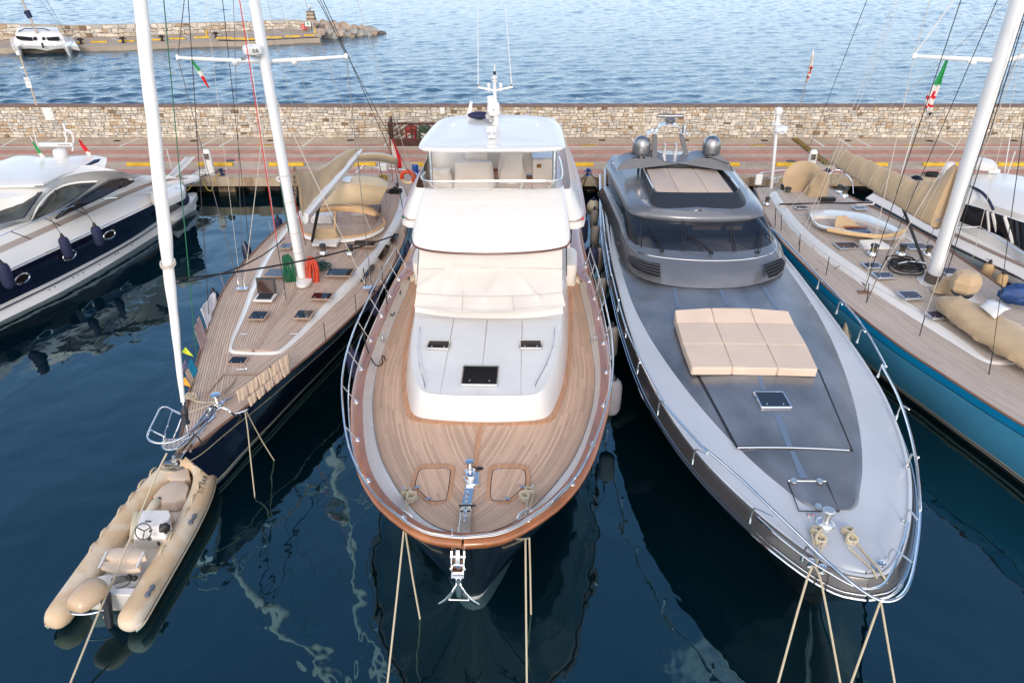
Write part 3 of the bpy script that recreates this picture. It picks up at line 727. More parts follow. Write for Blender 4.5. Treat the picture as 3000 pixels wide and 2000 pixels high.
# beacon
m_bea=mat('weathered_brick',(.20,.14,.10),.9,noise=(3,.3,5))
p=RB(642,205,1.3);p.y+=1.5;q=onwall(RB,642,112,p.y);tz=onwall(RB,630,50,p.y).z
t=thing('harbour_beacon','squat brick beacon tower with a lamp at the end of the far pier','beacon',(p.x,p.y,.6))
b=B()
w0,w1=.62,.42
for k in range(6):
    f0,f1=k/6,(k+1)/6;a0=w0+(w1-w0)*f0
    b.box((p.x,p.y,1+(q.z-1)*(f0+f1)/2),(a0*2,a0*2,(q.z-1)/6),m=k%2)
ob('tower',b,[m_bea,m_st[2]],t,angle=0)
b=B();b.box((p.x,p.y,q.z+.05),(1.05,1.05,.1));ob('platform',b,m_bea,t)
b=B();b.tube([(p.x,p.y,q.z+.1),(p.x,p.y,tz-.3)],.07);b.box((p.x+.25,p.y,q.z+.5),(.5,.05,.05));ob('lamp_post',b,m_black,t)
b=B();b.lathe([(.1,0),(.16,.1),(.14,.4),(.03,.5)],(p.x,p.y,tz-.35),10);ob('lamp',b,m_box,t)
p=RB(645,312,.6);q=onwall(RB,645,205,p.y)
t=thing('notice_board','white notice board on two dark posts at the end of the far pier','notice board',tuple(p))
b=B();h=q.z-1
for s in(-.42,.42):b.tube([(p.x+s,p.y,1),(p.x+s,p.y,q.z)],.05,6)
ob('frame',b,m_black,t);b=B();b.box((p.x,p.y,q.z-h*.25),(.86,.05,h*.5));ob('board',b,m_box,t)
b=B();b.lathe([(.16,0),(.16,.01)],(p.x,p.y-.03,q.z-h*.2),12,M=Matrix.Rotation(math.pi/2,4,'X'));ob('symbol',b,mat('sign_green',(.1,.35,.28),.6),t)
p=RB(610,300,.6);q=onwall(RB,610,250,p.y-.1)
t=thing('lifebuoy_station','red lifebuoy housing on a post left of the white notice board','lifebuoy',tuple(p))
b=B();b.tube([(p.x,p.y,1),(p.x,p.y,q.z)],.05,6);ob('post',b,m_black,t)
b=B();b.lathe([(.3,-.1),(.42,-.06),(.42,.06),(.3,.1)],(p.x,p.y-.1,q.z),16,M=Matrix.Rotation(math.pi/2,4,'X'));ob('housing',b,m_red,t)
b=B();M=Matrix.Rotation(math.pi/2,4,'X')
b.tube([Vector((p.x+.2*math.cos(a),p.y-.24,q.z+.2*math.sin(a)))for a in[k*math.pi/6 for k in range(12)]],.04,6,closed=True);ob('ring',b,m_box,t)
# rocks at the pier end
m_gr=[mat('granite_%s'%nm,c,.85,noise=(1.2,.25,7),bump=(2,.6,.15))for nm,c in(('grey',(.34,.315,.29)),('pink',(.42,.33,.26)),('tan',(.36,.26,.18)),('dark',(.15,.12,.10)))]
rk=[(800,335,60,0,.1),(880,318,75,0,.35),(850,290,50,0,.8),(930,300,40,1,.7),(1010,322,55,0,.1),(1060,292,52,0,.5),(1130,310,60,0,.2),(1205,318,45,0,.05),(1215,278,60,0,.5),(1245,305,35,2,.2),
(1300,308,42,3,0),(1335,305,30,3,0),(1105,330,35,2,0),(1040,345,40,2,-.1),(960,345,35,2,-.1),(740,240,60,1,.6),(820,250,55,1,.6),(905,245,60,1,.6),(985,250,50,1,.9),(1060,252,45,1,.8),(1130,255,45,1,.7),
(1190,262,40,0,.5),(1250,285,38,0,.3),(740,290,50,1,.9),(790,290,35,0,.7),(720,330,35,1,.6),(960,285,40,0,.6),(700,215,45,1,1.1),(780,215,60,1,.6),(870,222,55,1,.9),(960,232,50,2,.8),(1150,285,40,1,.4)]
rockw=['large grey','long pink','brownish','dark wet']
for i,(x,y,r,mi,z)in enumerate(rk):
    c=RB(x,y,z+.1);R_=r/3.136*.041
    b=B();M=Matrix.Rotation(random.uniform(0,3),4,'Z')@Matrix.Rotation(random.uniform(-.4,.4),4,'X')
    b.ball((c.x,c.y,z),(R_*1.15,R_*.9,R_*.75),9,6,M=M,j=.2,sd=i*3+1)
    side='beside the yellow post' if x<760 else('at the outer tip' if x>1230 else('at the waterline' if y>305 else('on top of the rock bank' if y<262 else 'in the middle of the bank')))
    top('boulder',b,m_gr[mi],'%s granite boulder %s of the far pier rocks'%(rockw[mi],side),'boulder','boulders at the end of the far pier',angle=28)
# ================================================================ BOAT HELPERS
def hull(boat,name,L,bf,sheer,rows,mats,rake=1.0,fl=(.5,.1),n=44,pw=1.25,y0=0.0,parent=None,flp=2.0,belly=0.0):
    """rows: (t, material below this row); t 0 at the sheer, 1 at the water; bf(s) half beam"""
    R_=[];ms=[]
    for t,m in rows:
        half=[]
        for i in range(n+1):
            f=(i/n)**1.6;s=f*L
            z=sheer(s)*(1-t)if t<=1 else-(t-1)*2.0
            k=fl[0]*(1-f)**flp+fl[1];tt=min(t,1.3)
            x=bf(s)*(1-k*tt**pw+belly*math.sin(math.pi*min(t,1))*(1-(1-f)**3))
            y=y0+rake*tt+f*(L-rake*tt)
            half.append((x,y,z))
        R_.append([(x,y,z)for x,y,z in half[::-1]]+[(-x,y,z)for x,y,z in half[1:]]);ms.append(m)
    b=B();b.grid(R_,ms[:-1])
    nn=len(R_[0]);tr=[tuple(r[0])for r in R_]+[tuple(r[-1])for r in R_[::-1]]
    b.add(tr,[tuple(range(len(tr)))],0)
    return ob(name,b,mats,parent or boat,local=True,angle=50,rc=True)
def deck(boat,name,ef,zf,s0,s1,mt,n=50,crown=.04,k=7,inner=None,ps=1.4,mode='edge',dz=0.0):
    rows=[];uv=[]
    for i in range(n+1):
        s=s0+(s1-s0)*(i/n)**ps;e=max(ef(s),.002);r=[];u=[]
        for j in range(-k,k+1):
            x=e*j/k;r.append((x,s,zf(s)+dz+crown*(1-(j/k)**2)));u.append(((e-abs(x))if mode=='edge' else x+10,s))
        rows.append(r);uv.append(u)
    b=B();b.grid(rows,0,uv)
    return ob(name,b,mt,boat,local=True,angle=60,rc=False)
def sidestrip(b,f0,z0,f1,z1,ss,side,m=0,dy0=0.0,dy1=0.0):
    rows=[[(side*f0(s),s+dy0,z0(s))for s in ss],[(side*f1(s),s+dy1,z1(s))for s in ss]]
    b.grid(rows,m);return b
def span(a,c,n,p=1.0):return[a+(c-a)*(i/n)**p for i in range(n+1)]
def ringpoly(pts):return[Vector(q)for q in pts]
def dome(b,pts,layers,m=0):
    """pts world outline; layers (inset metres towards centroid, dz)"""
    P=[Vector(q)for q in pts];c=sum(P,Vector())/len(P);rings=[]
    for ins,dz in layers:
        r=[]
        for q in P:
            d=c-q;L=math.hypot(d.x,d.y);k=min(ins/L,.999);r.append(Vector((q.x+d.x*k,q.y+d.y*k,q.z+dz)))
        rings.append(r)
    b.loft(rings,m);return b
def smooth_poly(pts,k=3,closed=True):
    for _ in range(k):
        o=[];n=len(pts)
        for i in range(n if closed else n-1):
            p,q=Vector(pts[i]),Vector(pts[(i+1)%n]);o+=[p.lerp(q,.25),p.lerp(q,.75)]
        if not closed:o=[Vector(pts[0])]+o+[Vector(pts[-1])]
        pts=o
    return pts
def sag(p,q,s,n=14):
    p,q=Vector(p),Vector(q)
    return[p.lerp(q,i/n)-Vector((0,0,s*4*(i/n)*(1-i/n)))for i in range(n+1)]
def line(name,p,q,r,mt,s=0.0,n=10,parent=None,lab=None,cat=None,grp=None,sides=6):
    b=B();b.tube(sag(p,q,s,n)if s else[p,q],r,sides)
    if parent is not None:return ob(name,b,mt,parent)
    return top(name,b,mt,lab,cat or 'rope',grp)
def hatch(boat,c,w,d,rz=0,frame=None,glass=None,h=.05,name='hatch',tilt=None,hinges=2):
    """c world centre on the deck; frame is the part, pane a sub-part"""
    M=Matrix.Rotation(rz,4,'Z')
    if tilt:M=M@Matrix.Rotation(tilt,4,'X')
    def rr(w,d,r,z,n=4):
        o=[]
        for sx,sy,a0 in((1,1,0),(-1,1,90),(-1,-1,180),(1,-1,270)):
            for k in range(n+1):
                a=math.radians(a0+90*k/n);o.append(Vector(c)+M@Vector((sx*(w/2-r)+r*math.cos(a),sy*(d/2-r)+r*math.sin(a),z)))
        return o
    b=B();b.loft([rr(w,d,.05,0),rr(w,d,.05,h*.7),rr(w-.03,d-.03,.045,h),rr(w-.09,d-.09,.03,h),rr(w-.10,d-.10,.03,h*.7)],cap=True)
    f=ob(name,b,frame or m_chrome,boat,angle=30)
    b=B();b.loft([rr(w-.094,d-.094,.03,h*.75),rr(w-.094,d-.094,.03,h*.93)])
    g=ob('pane',b,glass or m_glass,f,angle=30)
    for s in(-1,1):
        b=B();b.lathe([(.022,0),(.018,.018),(.002,.02)],Vector(c)+M@Vector((s*w*.26,-d*.30,h*.93)),8,M=M);ob('latch',b,m_chrome,f)
    return f
def cleat(boat,c,rz=0,s=1.0,name='cleat'):
    M=Matrix.Rotation(rz,4,'Z');b=B();c=Vector(c)
    for k in(-1,1):b.tube([c+M@Vector((.06*k*s,0,0)),c+M@Vector((.05*k*s,0,.07*s))],.022*s,8)
    b.tube([c+M@Vector((x*s,0,z*s))for x,z in((-.19,.095),(-.14,.085),(-.05,.075),(.05,.075),(.14,.085),(.19,.095))],[.012*s,.022*s,.026*s,.026*s,.022*s,.012*s],8)
    return ob(name,b,m_chrome,boat)
def fender(c,r,h,mt,lb,tie=None,capm=None,grp='fenders hanging along the hulls',ball=False,tilt=None):
    """c: centre; hangs by a line from tie"""
    c=Vector(c);t=thing('fender',lb,'fender',(c.x,c.y,c.z-h/2),0,grp)
    M=Matrix.Rotation(tilt or 0,4,'Y')
    b=B()
    if ball:b.lathe([(.01,-r),(r*.5,-r*.87),(r*.87,-r*.5),(r,0),(r*.9,r*.4),(r*.6,r*.8),(r*.25,r*1.1)],c,16)
    else:b.lathe([(.01,-h/2),(r*.45,-h/2+.02),(r*.8,-h/2+r*.35),(r,-h/2+r*.9),(r*1.02,0),(r,h/2-r*.9),(r*.8,h/2-r*.35),(r*.45,h/2-.02),(.02,h/2)],c,16,M=M)
    ob('fender_body',b,mt,t)
    tp=c+(M@Vector((0,0,h/2))if not ball else Vector((0,0,r*1.0)))
    b=B();b.lathe([(r*.42,-.05),(r*.36,.03),(.05,.10),(.04,.14)],tp,10);ob('fender_end',b,capm or m_black,t)
    if tie is not None:
        b=B();b.tube([tp+Vector((0,0,.08)),Vector(tie)],.012,5);ob('lanyard',b,m_ropeb,t)
    return t
def fdat(R_,x,y,z):return R_(x,y,z)
def clothbox(name,c,w,d,h,mt,parent,tw=.8,td=.8,seed=0,rz=0,lean=0.0,wr=.03,n=26,k=12,fl=1.06):
    """a loose fabric cover over a boxy thing: flared hem, folds, soft top"""
    rd=random.Random(seed);M=Matrix.Rotation(rz,4,'Z');ph=[rd.uniform(0,6.3)for _ in range(6)];rings=[]
    for i in range(k+1):
        f=i/k;hh=h*min(f/.85,1)if f<.85 else h*(1+.0*f);sc=1
        if f>=.85:sc=1-((f-.85)/.15)**1.0*.98;hh=h*(1-.03*((f-.85)/.15)*0)+.02*math.sin((f-.85)/.15*1.57)*h
        g=min(f/.85,1);ww=w*(fl+(tw-fl)*g)*.5;dd=d*(fl+(td-fl)*g)*.5;r=[]
        for j in range(n):
            a=2*math.pi*j/n;q=5.0;ca,sa=math.cos(a),math.sin(a);rr_=(abs(ca)**q+abs(sa)**q)**(-1/q)
            fo=wr*(math.sin(a*5+ph[0]+g*2)+.7*math.sin(a*9+ph[1]-g*3)+.5*math.sin(a*14+ph[2]))*(1-.75*g)+wr*.5*math.sin(g*9+a*3+ph[3])
            x=(ca*rr_*ww+fo*ca)*sc;y=(sa*rr_*dd+fo*sa)*sc+lean*g
            z=hh+(wr*.8*math.sin(a*2+ph[4])*(f>.6))+(wr*math.sin(x*6+ph[5])*.6 if f>.84 else 0)
            if i==0:z=0
            r.append(Vector(c)+M@Vector((x,y,z)))
        rings.append(r)
    return ob(name,B().loft(rings),mt,parent,angle=60)
# ================================================================ CENTRE MOTOR YACHT (white, varnished cap rail)
CY=thing('motor_yacht','white flybridge motor yacht with teak foredeck and varnished cap rail, bow on in the middle','motor yacht',(-.93,9.37,0),math.radians(-1.4))
MC=WMof(CY)
def cw(x,s,z):return MC@Vector((x,s,z))
cb_=curve([0,.05,.23,.5,1.0,1.9,2.8,3.9,5.2,6.6,8.1,10.5,13,15,19,25,28],[.02,.50,.92,1.26,1.76,2.33,2.68,2.98,3.26,3.42,3.48,3.46,3.36,3.28,3.25,3.15,3.0])
csh=curve([0,2,6,12,20,28],[3.22,3.08,2.86,2.68,2.6,2.65])
cdk=curve([0,2,5,12,28],[2.50,2.42,2.34,2.24,2.2])
cde=curve([0.95,1.02,1.25,1.9,2.6,3.5,4.6,6.1,7.7,10.4,13,28],[.02,.32,.80,1.40,1.85,2.30,2.66,2.98,3.12,3.10,3.0,2.9])
m_chull=mat('centre_hull_navy',(.006,.010,.018),.15,coat=.8)
hull(CY,'hull',28,cb_,csh,[(0,0),(.03,0),(.085,1),(.5,1),(.9,1),(.93,2),(1.0,3),(1.4,3)],[m_cap,m_chull,m_white,m_chull],rake=1.3,fl=(.62,.10),n=60)
ins=lambda f,d:(lambda s:max(f(s)-d,.0))
SS=[0,.02,.05,.1,.16,.23,.35,.5,.7]+span(1,28,60,1.2)
# cap rail
def caprail():
    b=B()
    out=[]
    for s in SS:
        e=.002;tx=(cb_(s+.02)-cb_(max(s-.02,0)))/(.04 if s>=.02 else s+.02);L_=math.hypot(tx,1);nx,ny=1/L_,-tx/L_  # outward normal in the right half
        w=.24 if s<12.4 else.24+min((s-12.4)*.5,.28)
        out.append((s,nx,ny,w))
    def row(o,dz,side):return[(side*max(cb_(s)+nx*o,0 if o<0 else 0),s+ny*o,csh(s)+dz)for s,nx,ny,w in out]
    def roww(k,dz,side):return[(side*max(cb_(s)-nx*w*k,0),s-ny*w*k,csh(s)+dz)for s,nx,ny,w in out]
    for side in(1,-1):
        b.grid([row(.0,-.10,side),row(.05,-.06,side),row(.055,.0,side),row(.03,.035,side),roww(.5,.045,side),roww(1,.035,side),roww(1.03,-.02,side)],0,flip=side<0)
    return b
ob('cap_rail',caprail(),m_cap,CY,local=True,angle=60)
# bulwark inside
def bulw():
    b=B();S2=[s for s in SS if s<=13.4]
    for side in(1,-1):
        r0=[];r1=[];rm=[]
        for s in S2:
            tx=(cb_(s+.02)-cb_(max(s-.02,0)))/(.04 if s>=.02 else s+.02);L_=math.hypot(tx,1);nx,ny=1/L_,-tx/L_
            x,y=max(cb_(s)-nx*.22,0),s-ny*.22;r0.append((side*x,y,csh(s)-.01))
            # matching deck-edge point: walk along the deck edge parameter
            d=.22+.0;sd=s*(28-1.0)/28+1.0-0;sd=s+1.0*max(0,1-s/6.0);e=cde(sd)
            r1.append((side*e,sd,cdk(sd)-.02));rm.append((side*(x*.75+e*.25),y*.75+sd*.25,(csh(s)*.35+cdk(sd)*.65)))
        b.grid([r0,rm,r1],0)
    return b
ob('bulwark',bulw(),m_white,CY,local=True,angle=60)
m_teakc=teak('teak_deck_fresh',(.56,.37,.255),.062,.075,dark=(.26,.14,.085),var=.26)
deck(CY,'deck',cde,cdk,.95,13.3,m_teakc,n=70,crown=.03)
b=B();b.box((-.02,3.1,0),(.001,.001,.001))
kp=B();kp.grid([[(-.07,s,cdk(s)+.036),(.07,s,cdk(s)+.036)]for s in span(2.9,4.9,8)],0,[[(.0,s),(.05,s)]for s in span(2.9,4.9,8)])
ob('king_plank',kp,mat('teak_margin',(.50,.26,.14),.5,noise=(2,.2,5,(6,.6,1))),CY,local=True,rc=False)
m_margin=MATS['teak_margin']
# margin board round the trunk and foredeck lockers
trunkb=[(0,4.80),(.6,4.82),(1.2,4.88),(1.55,4.95),(1.75,5.07),(1.90,5.38),(2.08,6.1),(2.22,6.8),(2.38,8.1),(2.50,10),(2.6,12.2),(2.62,13.6)]
trunkt=[(0,5.06),(.6,5.07),(1.1,5.10),(1.42,5.16),(1.60,5.34),(1.74,5.68),(1.90,6.2),(2.04,6.8),(2.20,8.1),(2.30,10),(2.38,12.2),(2.40,13.6)]
def sym(h,z,grow=0.0,y1=None):
    c=9.0;o=[]
    for x,s in h:o.append((x+grow*(1 if x>.3 else x/.3),s-grow*(1 if x<1.9 else 0),z(s)if callable(z)else z))
    return[(-x,s,z_)for x,s,z_ in o[::-1]if x>0]+o
def symrings(rs):return B().loft(rs,cap=True)
mg=sym(trunkb,lambda s:cdk(s)+.042,.11)
b=B();b.prism(smooth_poly(mg,2),.05);ob('trunk_margin',b,m_margin,CY,local=True,rc=True)
tz=curve([0,5,9,14],[2.98,3.0,3.10,3.16])
T2=lambda h:h
r0=smooth_poly(sym(trunkb,lambda s:cdk(s)-.02),2);r1=smooth_poly(sym(trunkt,lambda s:tz(s)-.06),2);r2=smooth_poly(sym([(x*.985,s+.03)for x,s in trunkt],lambda s:tz(s)+.0),2);r3=smooth_poly(sym([(x*.95,s+.09)for x,s in trunkt],lambda s:tz(s)+.005),2)
mid=[tuple(Vector(a).lerp(Vector(c_),.5)+Vector((0,0,0)))for a,c_ in zip(r0,r1)]
trunk=ob('trunk_cabin',B().loft([r0,mid,r1,r2]),m_white,CY,local=True,angle=32)
# pale non-skid panels on the trunk top
pn=[(0,5.12),(.6,5.13),(1.1,5.16),(1.34,5.24),(1.50,5.42),(1.65,5.76),(1.81,6.28),(1.95,6.88),(2.11,8.1),(2.19,8.9)]
b=B()
cuts=[-2.2,-1.02,-.02,1.02,2.2]
def pz(s):return tz(s)+.012
hx=curve([p[1]for p in pn],[p[0]for p in pn]);
for a_,c_ in zip(cuts[:-1],cuts[1:]):
    rows=[]
    for s in span(5.13,8.92,26,1.6):
        e=hx(s)if s>5.135 else.62
        lo,hi=max(a_+.012,-e),min(c_-.012,e)
        if hi-lo<.02:lo=hi-.02
        rows.append([(lo+(hi-lo)*j/6,s,pz(s))for j in range(7)])
    b.grid(rows)
ob('nonskid_panel',b,m_ltop,trunk,local=True,rc=False,angle=60)
# raised step ahead of the windscreen
st0=[(x,s,tz(s)-.03)for x,s in[(0,8.93),(.8,8.98),(1.6,9.12),(2.26,9.30),(2.34,10.5),(2.4,14)]]
st1=[(x,s,3.46)for x,s in[(0,9.22),(.8,9.26),(1.6,9.38),(2.22,9.54),(2.32,10.6),(2.38,14)]]
mir=lambda h:[(-x,s,z)for x,s,z in h[::-1]if x>0]+h
ob('windscreen_step',B().loft([mir(st0),mir(st1),mir([(x*.98,s+.04,z+.02)for x,s,z in st1])]),m_white,CY,local=True,angle=30)
# deckhouse
dh0=mir([(x,s,3.3)for x,s in[(0,9.9),(1.5,10.05),(2.2,10.3),(2.42,11),(2.5,14),(2.5,26)]]);dh1=mir([(x,s,4.95)for x,s in[(0,11.5),(1.5,11.6),(2.2,11.9),(2.36,12.4),(2.42,15),(2.42,26)]])
dk0=[(x,s,2.0)for x,s,z in dh0]
dh=ob('deckhouse',B().loft([dk0,dh0,dh1]),m_white,CY,local=True,angle=30)
for side in(1,-1):
    b=B();q=[(side*2.44,11.2,3.45),(side*2.53,12.6,3.40),(side*2.53,16.0,3.4),(side*2.47,16.0,4.5),(side*2.44,12.6,4.55)]
    b.add(q+[(x-side*.06,s,z)for x,s,z in q],[(0,1,2,3,4),(5,9,8,7,6),(0,5,6,1),(1,6,7,2),(2,7,8,3),(3,8,9,4),(4,9,5,0)])
    ob('side_window',b,m_glass,dh,local=True,angle=0)
    # raised side deck with locker beside the deckhouse
    b=B();ss=span(13.0,27,20)
    b.grid([[(side*2.4,s,csh(s)-.02)for s in ss],[(side*(cb_(s)-.18),s,csh(s)-.02)for s in ss]]);ob('side_deck',b,m_cap,CY,local=True,rc=False)
    b=B();P=smooth_poly([(side*2.35,12.85,3.05),(side*2.82,12.85,3.05),(side*2.92,13.2,3.05),(side*2.95,14.5,3.05),(side*2.35,14.5,3.05)],2);b.prism(P,.9,ins=.04);ob('side_locker',b,m_cream,CY,local=True)
    b=B();b.grid([[(side*2.38,13.32,2.2),(side*2.38,13.32,csh(13.3))],[(side*2.8,13.33,2.2),(side*2.8,13.33,csh(13.3))],[(side*3.02,13.1,2.2),(side*3.05,13.1,csh(13.3))]]);ob('step_riser',b,m_cream,CY,local=True,rc=False,angle=60)
    b=B();b.prism(smooth_poly([(side*2.45,14.4,4.7),(side*2.78,14.4,4.7),(side*2.78,19,4.7),(side*2.45,19,4.7)],1),1.9);w_=ob('door_frame',b,m_cream,CY,local=True)
    b=B();b.box((side*2.64,14.38,3.9),(.20,.04,1.3));ob('door_pane',b,m_glass,w_,local=True,bevel=.03)
# windscreen cover with creases
rowL=[(555,522,3.49),(560,500,3.53),(575,412,3.76),(592,230,4.25),(600,60,4.88)]
rowC=[(1120,560,3.49),(1120,535,3.53),(1120,437,3.76),(1140,240,4.25),(1145,95,4.86)]
rowR=[(1718,515,3.49),(1712,495,3.53),(1692,408,3.76),(1690,230,4.25),(1690,55,4.88)]
b=B();rows=[]
creases=[((580,405),(900,180)),((750,428),(905,120)),((1120,437),(1240,240)),((1500,425),(1350,250)),((600,230),(900,210)),((1690,230),(1540,120)),((900,200),(1240,215)),((930,437),(905,200))]
KV,KH=56,90
for i in range(KV+1):
    v=i/KV*4;a_=min(int(v),3);f=v-a_;r=[]
    for j in range(KH+1):
        w=j/KH*2-1
        def lp(k):
            Lx,Cx,Rx=rowL[k],rowC[k],rowR[k];g=abs(w)**1.8
            x=Cx[0]+((Rx[0]-Cx[0])if w>0 else(Cx[0]-Lx[0]))*w;e=Rx if w>0 else Lx
            return Vector((x,Cx[1]+(e[1]-Cx[1])*g,Cx[2]+(e[2]-Cx[2])*g))
        q=lp(a_).lerp(lp(a_+1),f);dz=0
        for(ax,ay),(bx,by)in creases:
            dx,dy=bx-ax,by-ay;L2=dx*dx+dy*dy;t_=((q.x-ax)*dx+(q.y-ay)*dy)/L2;tt=min(max(t_,0),1)
            dd=math.hypot(q.x-ax-dx*tt,(q.y-ay-dy*tt));side=((q.x-ax)*dy-(q.y-ay)*dx)/math.sqrt(L2)
            dz+=.05*math.exp(-(dd/34)**2)*(1-.55*tt)*(1 if side>0 else.25)
        dz+=.012*math.sin(q.x*.011+q.y*.02)+.008*math.sin(q.x*.03-q.y*.013)
        if i<3:dz*=.2
        P=RL(q.x,q.y,q.z);P.y-=dz*.8;P.z+=dz
        r.append(P)
    rows.append(r)
b.grid(rows);cov=ob('windscreen_cover',b,m_cover,CY,angle=80,rc=False)
m_sm=mat('stitched_seam',(.42,.38,.34),.9)
for pts_ in([(575,413),(750,428),(930,437),(1118,439),(1308,437),(1500,428),(1692,409)],[(928,440),(925,552)],[(1312,440),(1322,550)],[(600,232),(800,226),(1120,222),(1450,222),(1690,230)]):
    P_=[]
    for x,y in pts_:
        z_=3.76+(412-y)/182*.49 if y<430 else 3.76-(y-437)/100*.25
        q_=RL(x,y,z_+.035);P_.append(q_+Vector((0,-.03,.012)))
    b=B();b.tube(smooth_poly(P_,1,closed=False),.007,4);ob('cover_seam',b,m_sm,cov)
for x,y in[(578,413),(750,428),(928,436),(1118,437),(1308,436),(1500,427),(1685,409)]:
    b=B();P=RL(x,y,3.77);P.y-=.03;P.z+=.02;b.ball(P,.022,8,5);ob('snap_button',b,m_chrome,cov)
# flybridge: wide lower wing, sloping brow, coaming, glass
wing=[(0,12.0),(2.2,12.0),(2.75,12.05),(2.98,12.3),(3.08,12.9),(3.1,14),(3.1,16),(3.02,18),(2.9,20),(2.7,22)]
w0=mir([(x,s,4.72)for x,s in wing]);w1=mir([(x*1.0,s,4.80)for x,s in wing]);w2=mir([(x*.96,s+.12,5.1)for x,s in wing]);w3=mir([(min(x,2.4+(x-2.4)*.2 if x>2.4 else x),s+.5,5.9)for x,s in wing])
fb=ob('flybridge',B().grid([w0,w1,w2,w3]),m_white,CY,local=True,angle=45)
b=B();b.add([(x,s,4.98)for x,s,z in w0],[tuple(range(len(w0)))]);ob('flybridge_floor',b,m_cap,CY,local=True,rc=False)
b=B();b.add([(x,s,4.72)for x,s,z in w0],[tuple(range(len(w0)))]);ob('wing_underside',b,m_white,CY,local=True,rc=False)
for side,c_ in((1,m_red),(-1,m_green)):
    b=B();b.box((side*2.93,12.27,5.0),(.07,.05,.09));ob('navigation_light',b,c_,CY,local=True)
low=[(178,1215,5.06),(185,1270,5.0),(215,1300,4.97),(300,1328,4.95),(450,1348,4.94),(650,1359,4.93),(900,1363,4.93),(1150,1356,4.93),(1350,1342,4.94),(1500,1322,4.95),(1590,1298,4.97),(1628,1262,5.0),(1636,1210,5.06)]
hi_=[(290,782,6.0),(293,792,6.0),(300,797,6.0),(350,802,6.0),(450,805,6.0),(650,808,6.0),(900,809,6.0),(1150,807,6.0),(1350,803,6.0),(1480,798,6.0),(1540,792,6.0),(1562,782,6.0),(1570,765,6.0)]
def lerpp(a,c_,f):return tuple(a[k]+(c_[k]-a[k])*f for k in range(3))
rows=[]
Lo=[RGf(*q)for q in low];Hi=[RGf(*q)for q in hi_]
rows.append([q-Vector((0,0,.16))+Vector((0,.35,0))for q in Lo]);rows.append([q-Vector((0,0,.14))+Vector((0,.05,0))for q in Lo]);rows.append([q-Vector((0,0,.05))-Vector((0,.02,0))for q in Lo])
for k in range(9):
    f=k/8;rows.append([a_.lerp(c_,f)+Vector((0,-.05,.07))*math.sin(math.pi*f)for a_,c_ in zip(Lo,Hi)])
rows.append([q+Vector((0,.06,.01))for q in Hi]);rows.append([q+Vector((0,.14,-.1))for q in Hi]);rows.append([q+Vector((0,.14,-1.0))for q in Hi])
rows=[[Vector(p)for p in smooth_poly(r,2,closed=False)]for r in rows]
ob('brow',B().grid(rows),m_cream if False else m_white,CY,angle=50,rc=False)
b=B();b.tube([q-Vector((0,0,.11))for q in smooth_poly(Lo,2,closed=False)],.028,6);ob('brow_trim',b,mat('dark_brown_trim',(.10,.02,.015),.35),CY)
rail=[(262,690),(268,700),(285,712),(330,721),(420,724),(650,723),(900,722),(1150,721),(1400,720),(1490,717),(1540,708),(1560,690),(1563,655),(1558,610),(1545,545),(1530,500)]
Rt=[RGf(x,y,6.38)for x,y in rail];Rt=[RGf(300,640,6.38),RGf(272,672,6.38)]+Rt
Rb=[]
base=[(325,730),(295,765),(290,782),(293,790),(300,796),(350,801),(450,804),(650,807),(900,808),(1150,806),(1350,803),(1470,799),(1530,792),(1562,780),(1570,750),(1568,700),(1560,640),(1550,590)]
Rb=[RGf(x,y,6.0)for x,y in base]
m_wsg=mat('clear_windscreen',(.75,.78,.78),.03,alpha=.22,spec=.8)
ws=ob('fly_windscreen',B().grid([Rb,Rt]),m_wsg,CY,angle=60,rc=False)
b=B();b.tube(smooth_poly(Rt,2,closed=False),.024,8);ob('windscreen_rail',b,m_chrome,ws)
for(x0_,y0_),(x1_,y1_)in[((330,722),(392,801)),((597,724),(636,806)),((890,723),(900,808)),((905,723),(912,808)),((1205,722),(1180,806)),((1192,722),(1170,806)),((1482,718),(1430,801))]:
    b=B();b.tube([RGf(x0_,y0_,6.38),RGf(x1_,y1_,6.0)],.014,6);ob('strut',b,m_chrome,ws)
for x,w in((360,.055),(1482,.075)):
    p=RGf(x,800,5.9);b=B();b.tube([p+Vector((0,.12,-.9)),p+Vector((0,.1,1.42))],w,12);ob('hardtop_post',b,m_chrome,CY)
for x in():
    p=RGf(x,600,5.3);b=B();b.tube([p+Vector((0,1.5,-.3)),p+Vector((0,1.5,2.0))],.09,10);ob('hardtop_post',b,m_white,CY)
# hardtop
ht=[(238,405),(262,350),(330,265),(395,190),(470,152),(600,132),(760,124),(920,122),(1100,124),(1280,130),(1420,145),(1500,170),(1548,220),(1568,300),(1582,370),(1588,405),(1580,425),(1530,434),(1400,441),(1150,447),(900,449),(650,448),(420,445),(290,438),(250,430)]
P=smooth_poly([RGf(x,y,7.40)for x,y in ht],2)
b=B();dome(b,P,[(.25,-.07),(.03,-.05),(0,.0),(.04,.04),(.3,.075),(.36,.06),(.9,.09),(1.2,.10),(1.6,.105)]);hto=ob('hardtop',b,m_white,CY,angle=55)
for x in(560,1330):
    b=B();c=RGf(x,202,7.5);b.box(c,(.09,.05,.04));ob('deck_light',b,m_alu,hto)
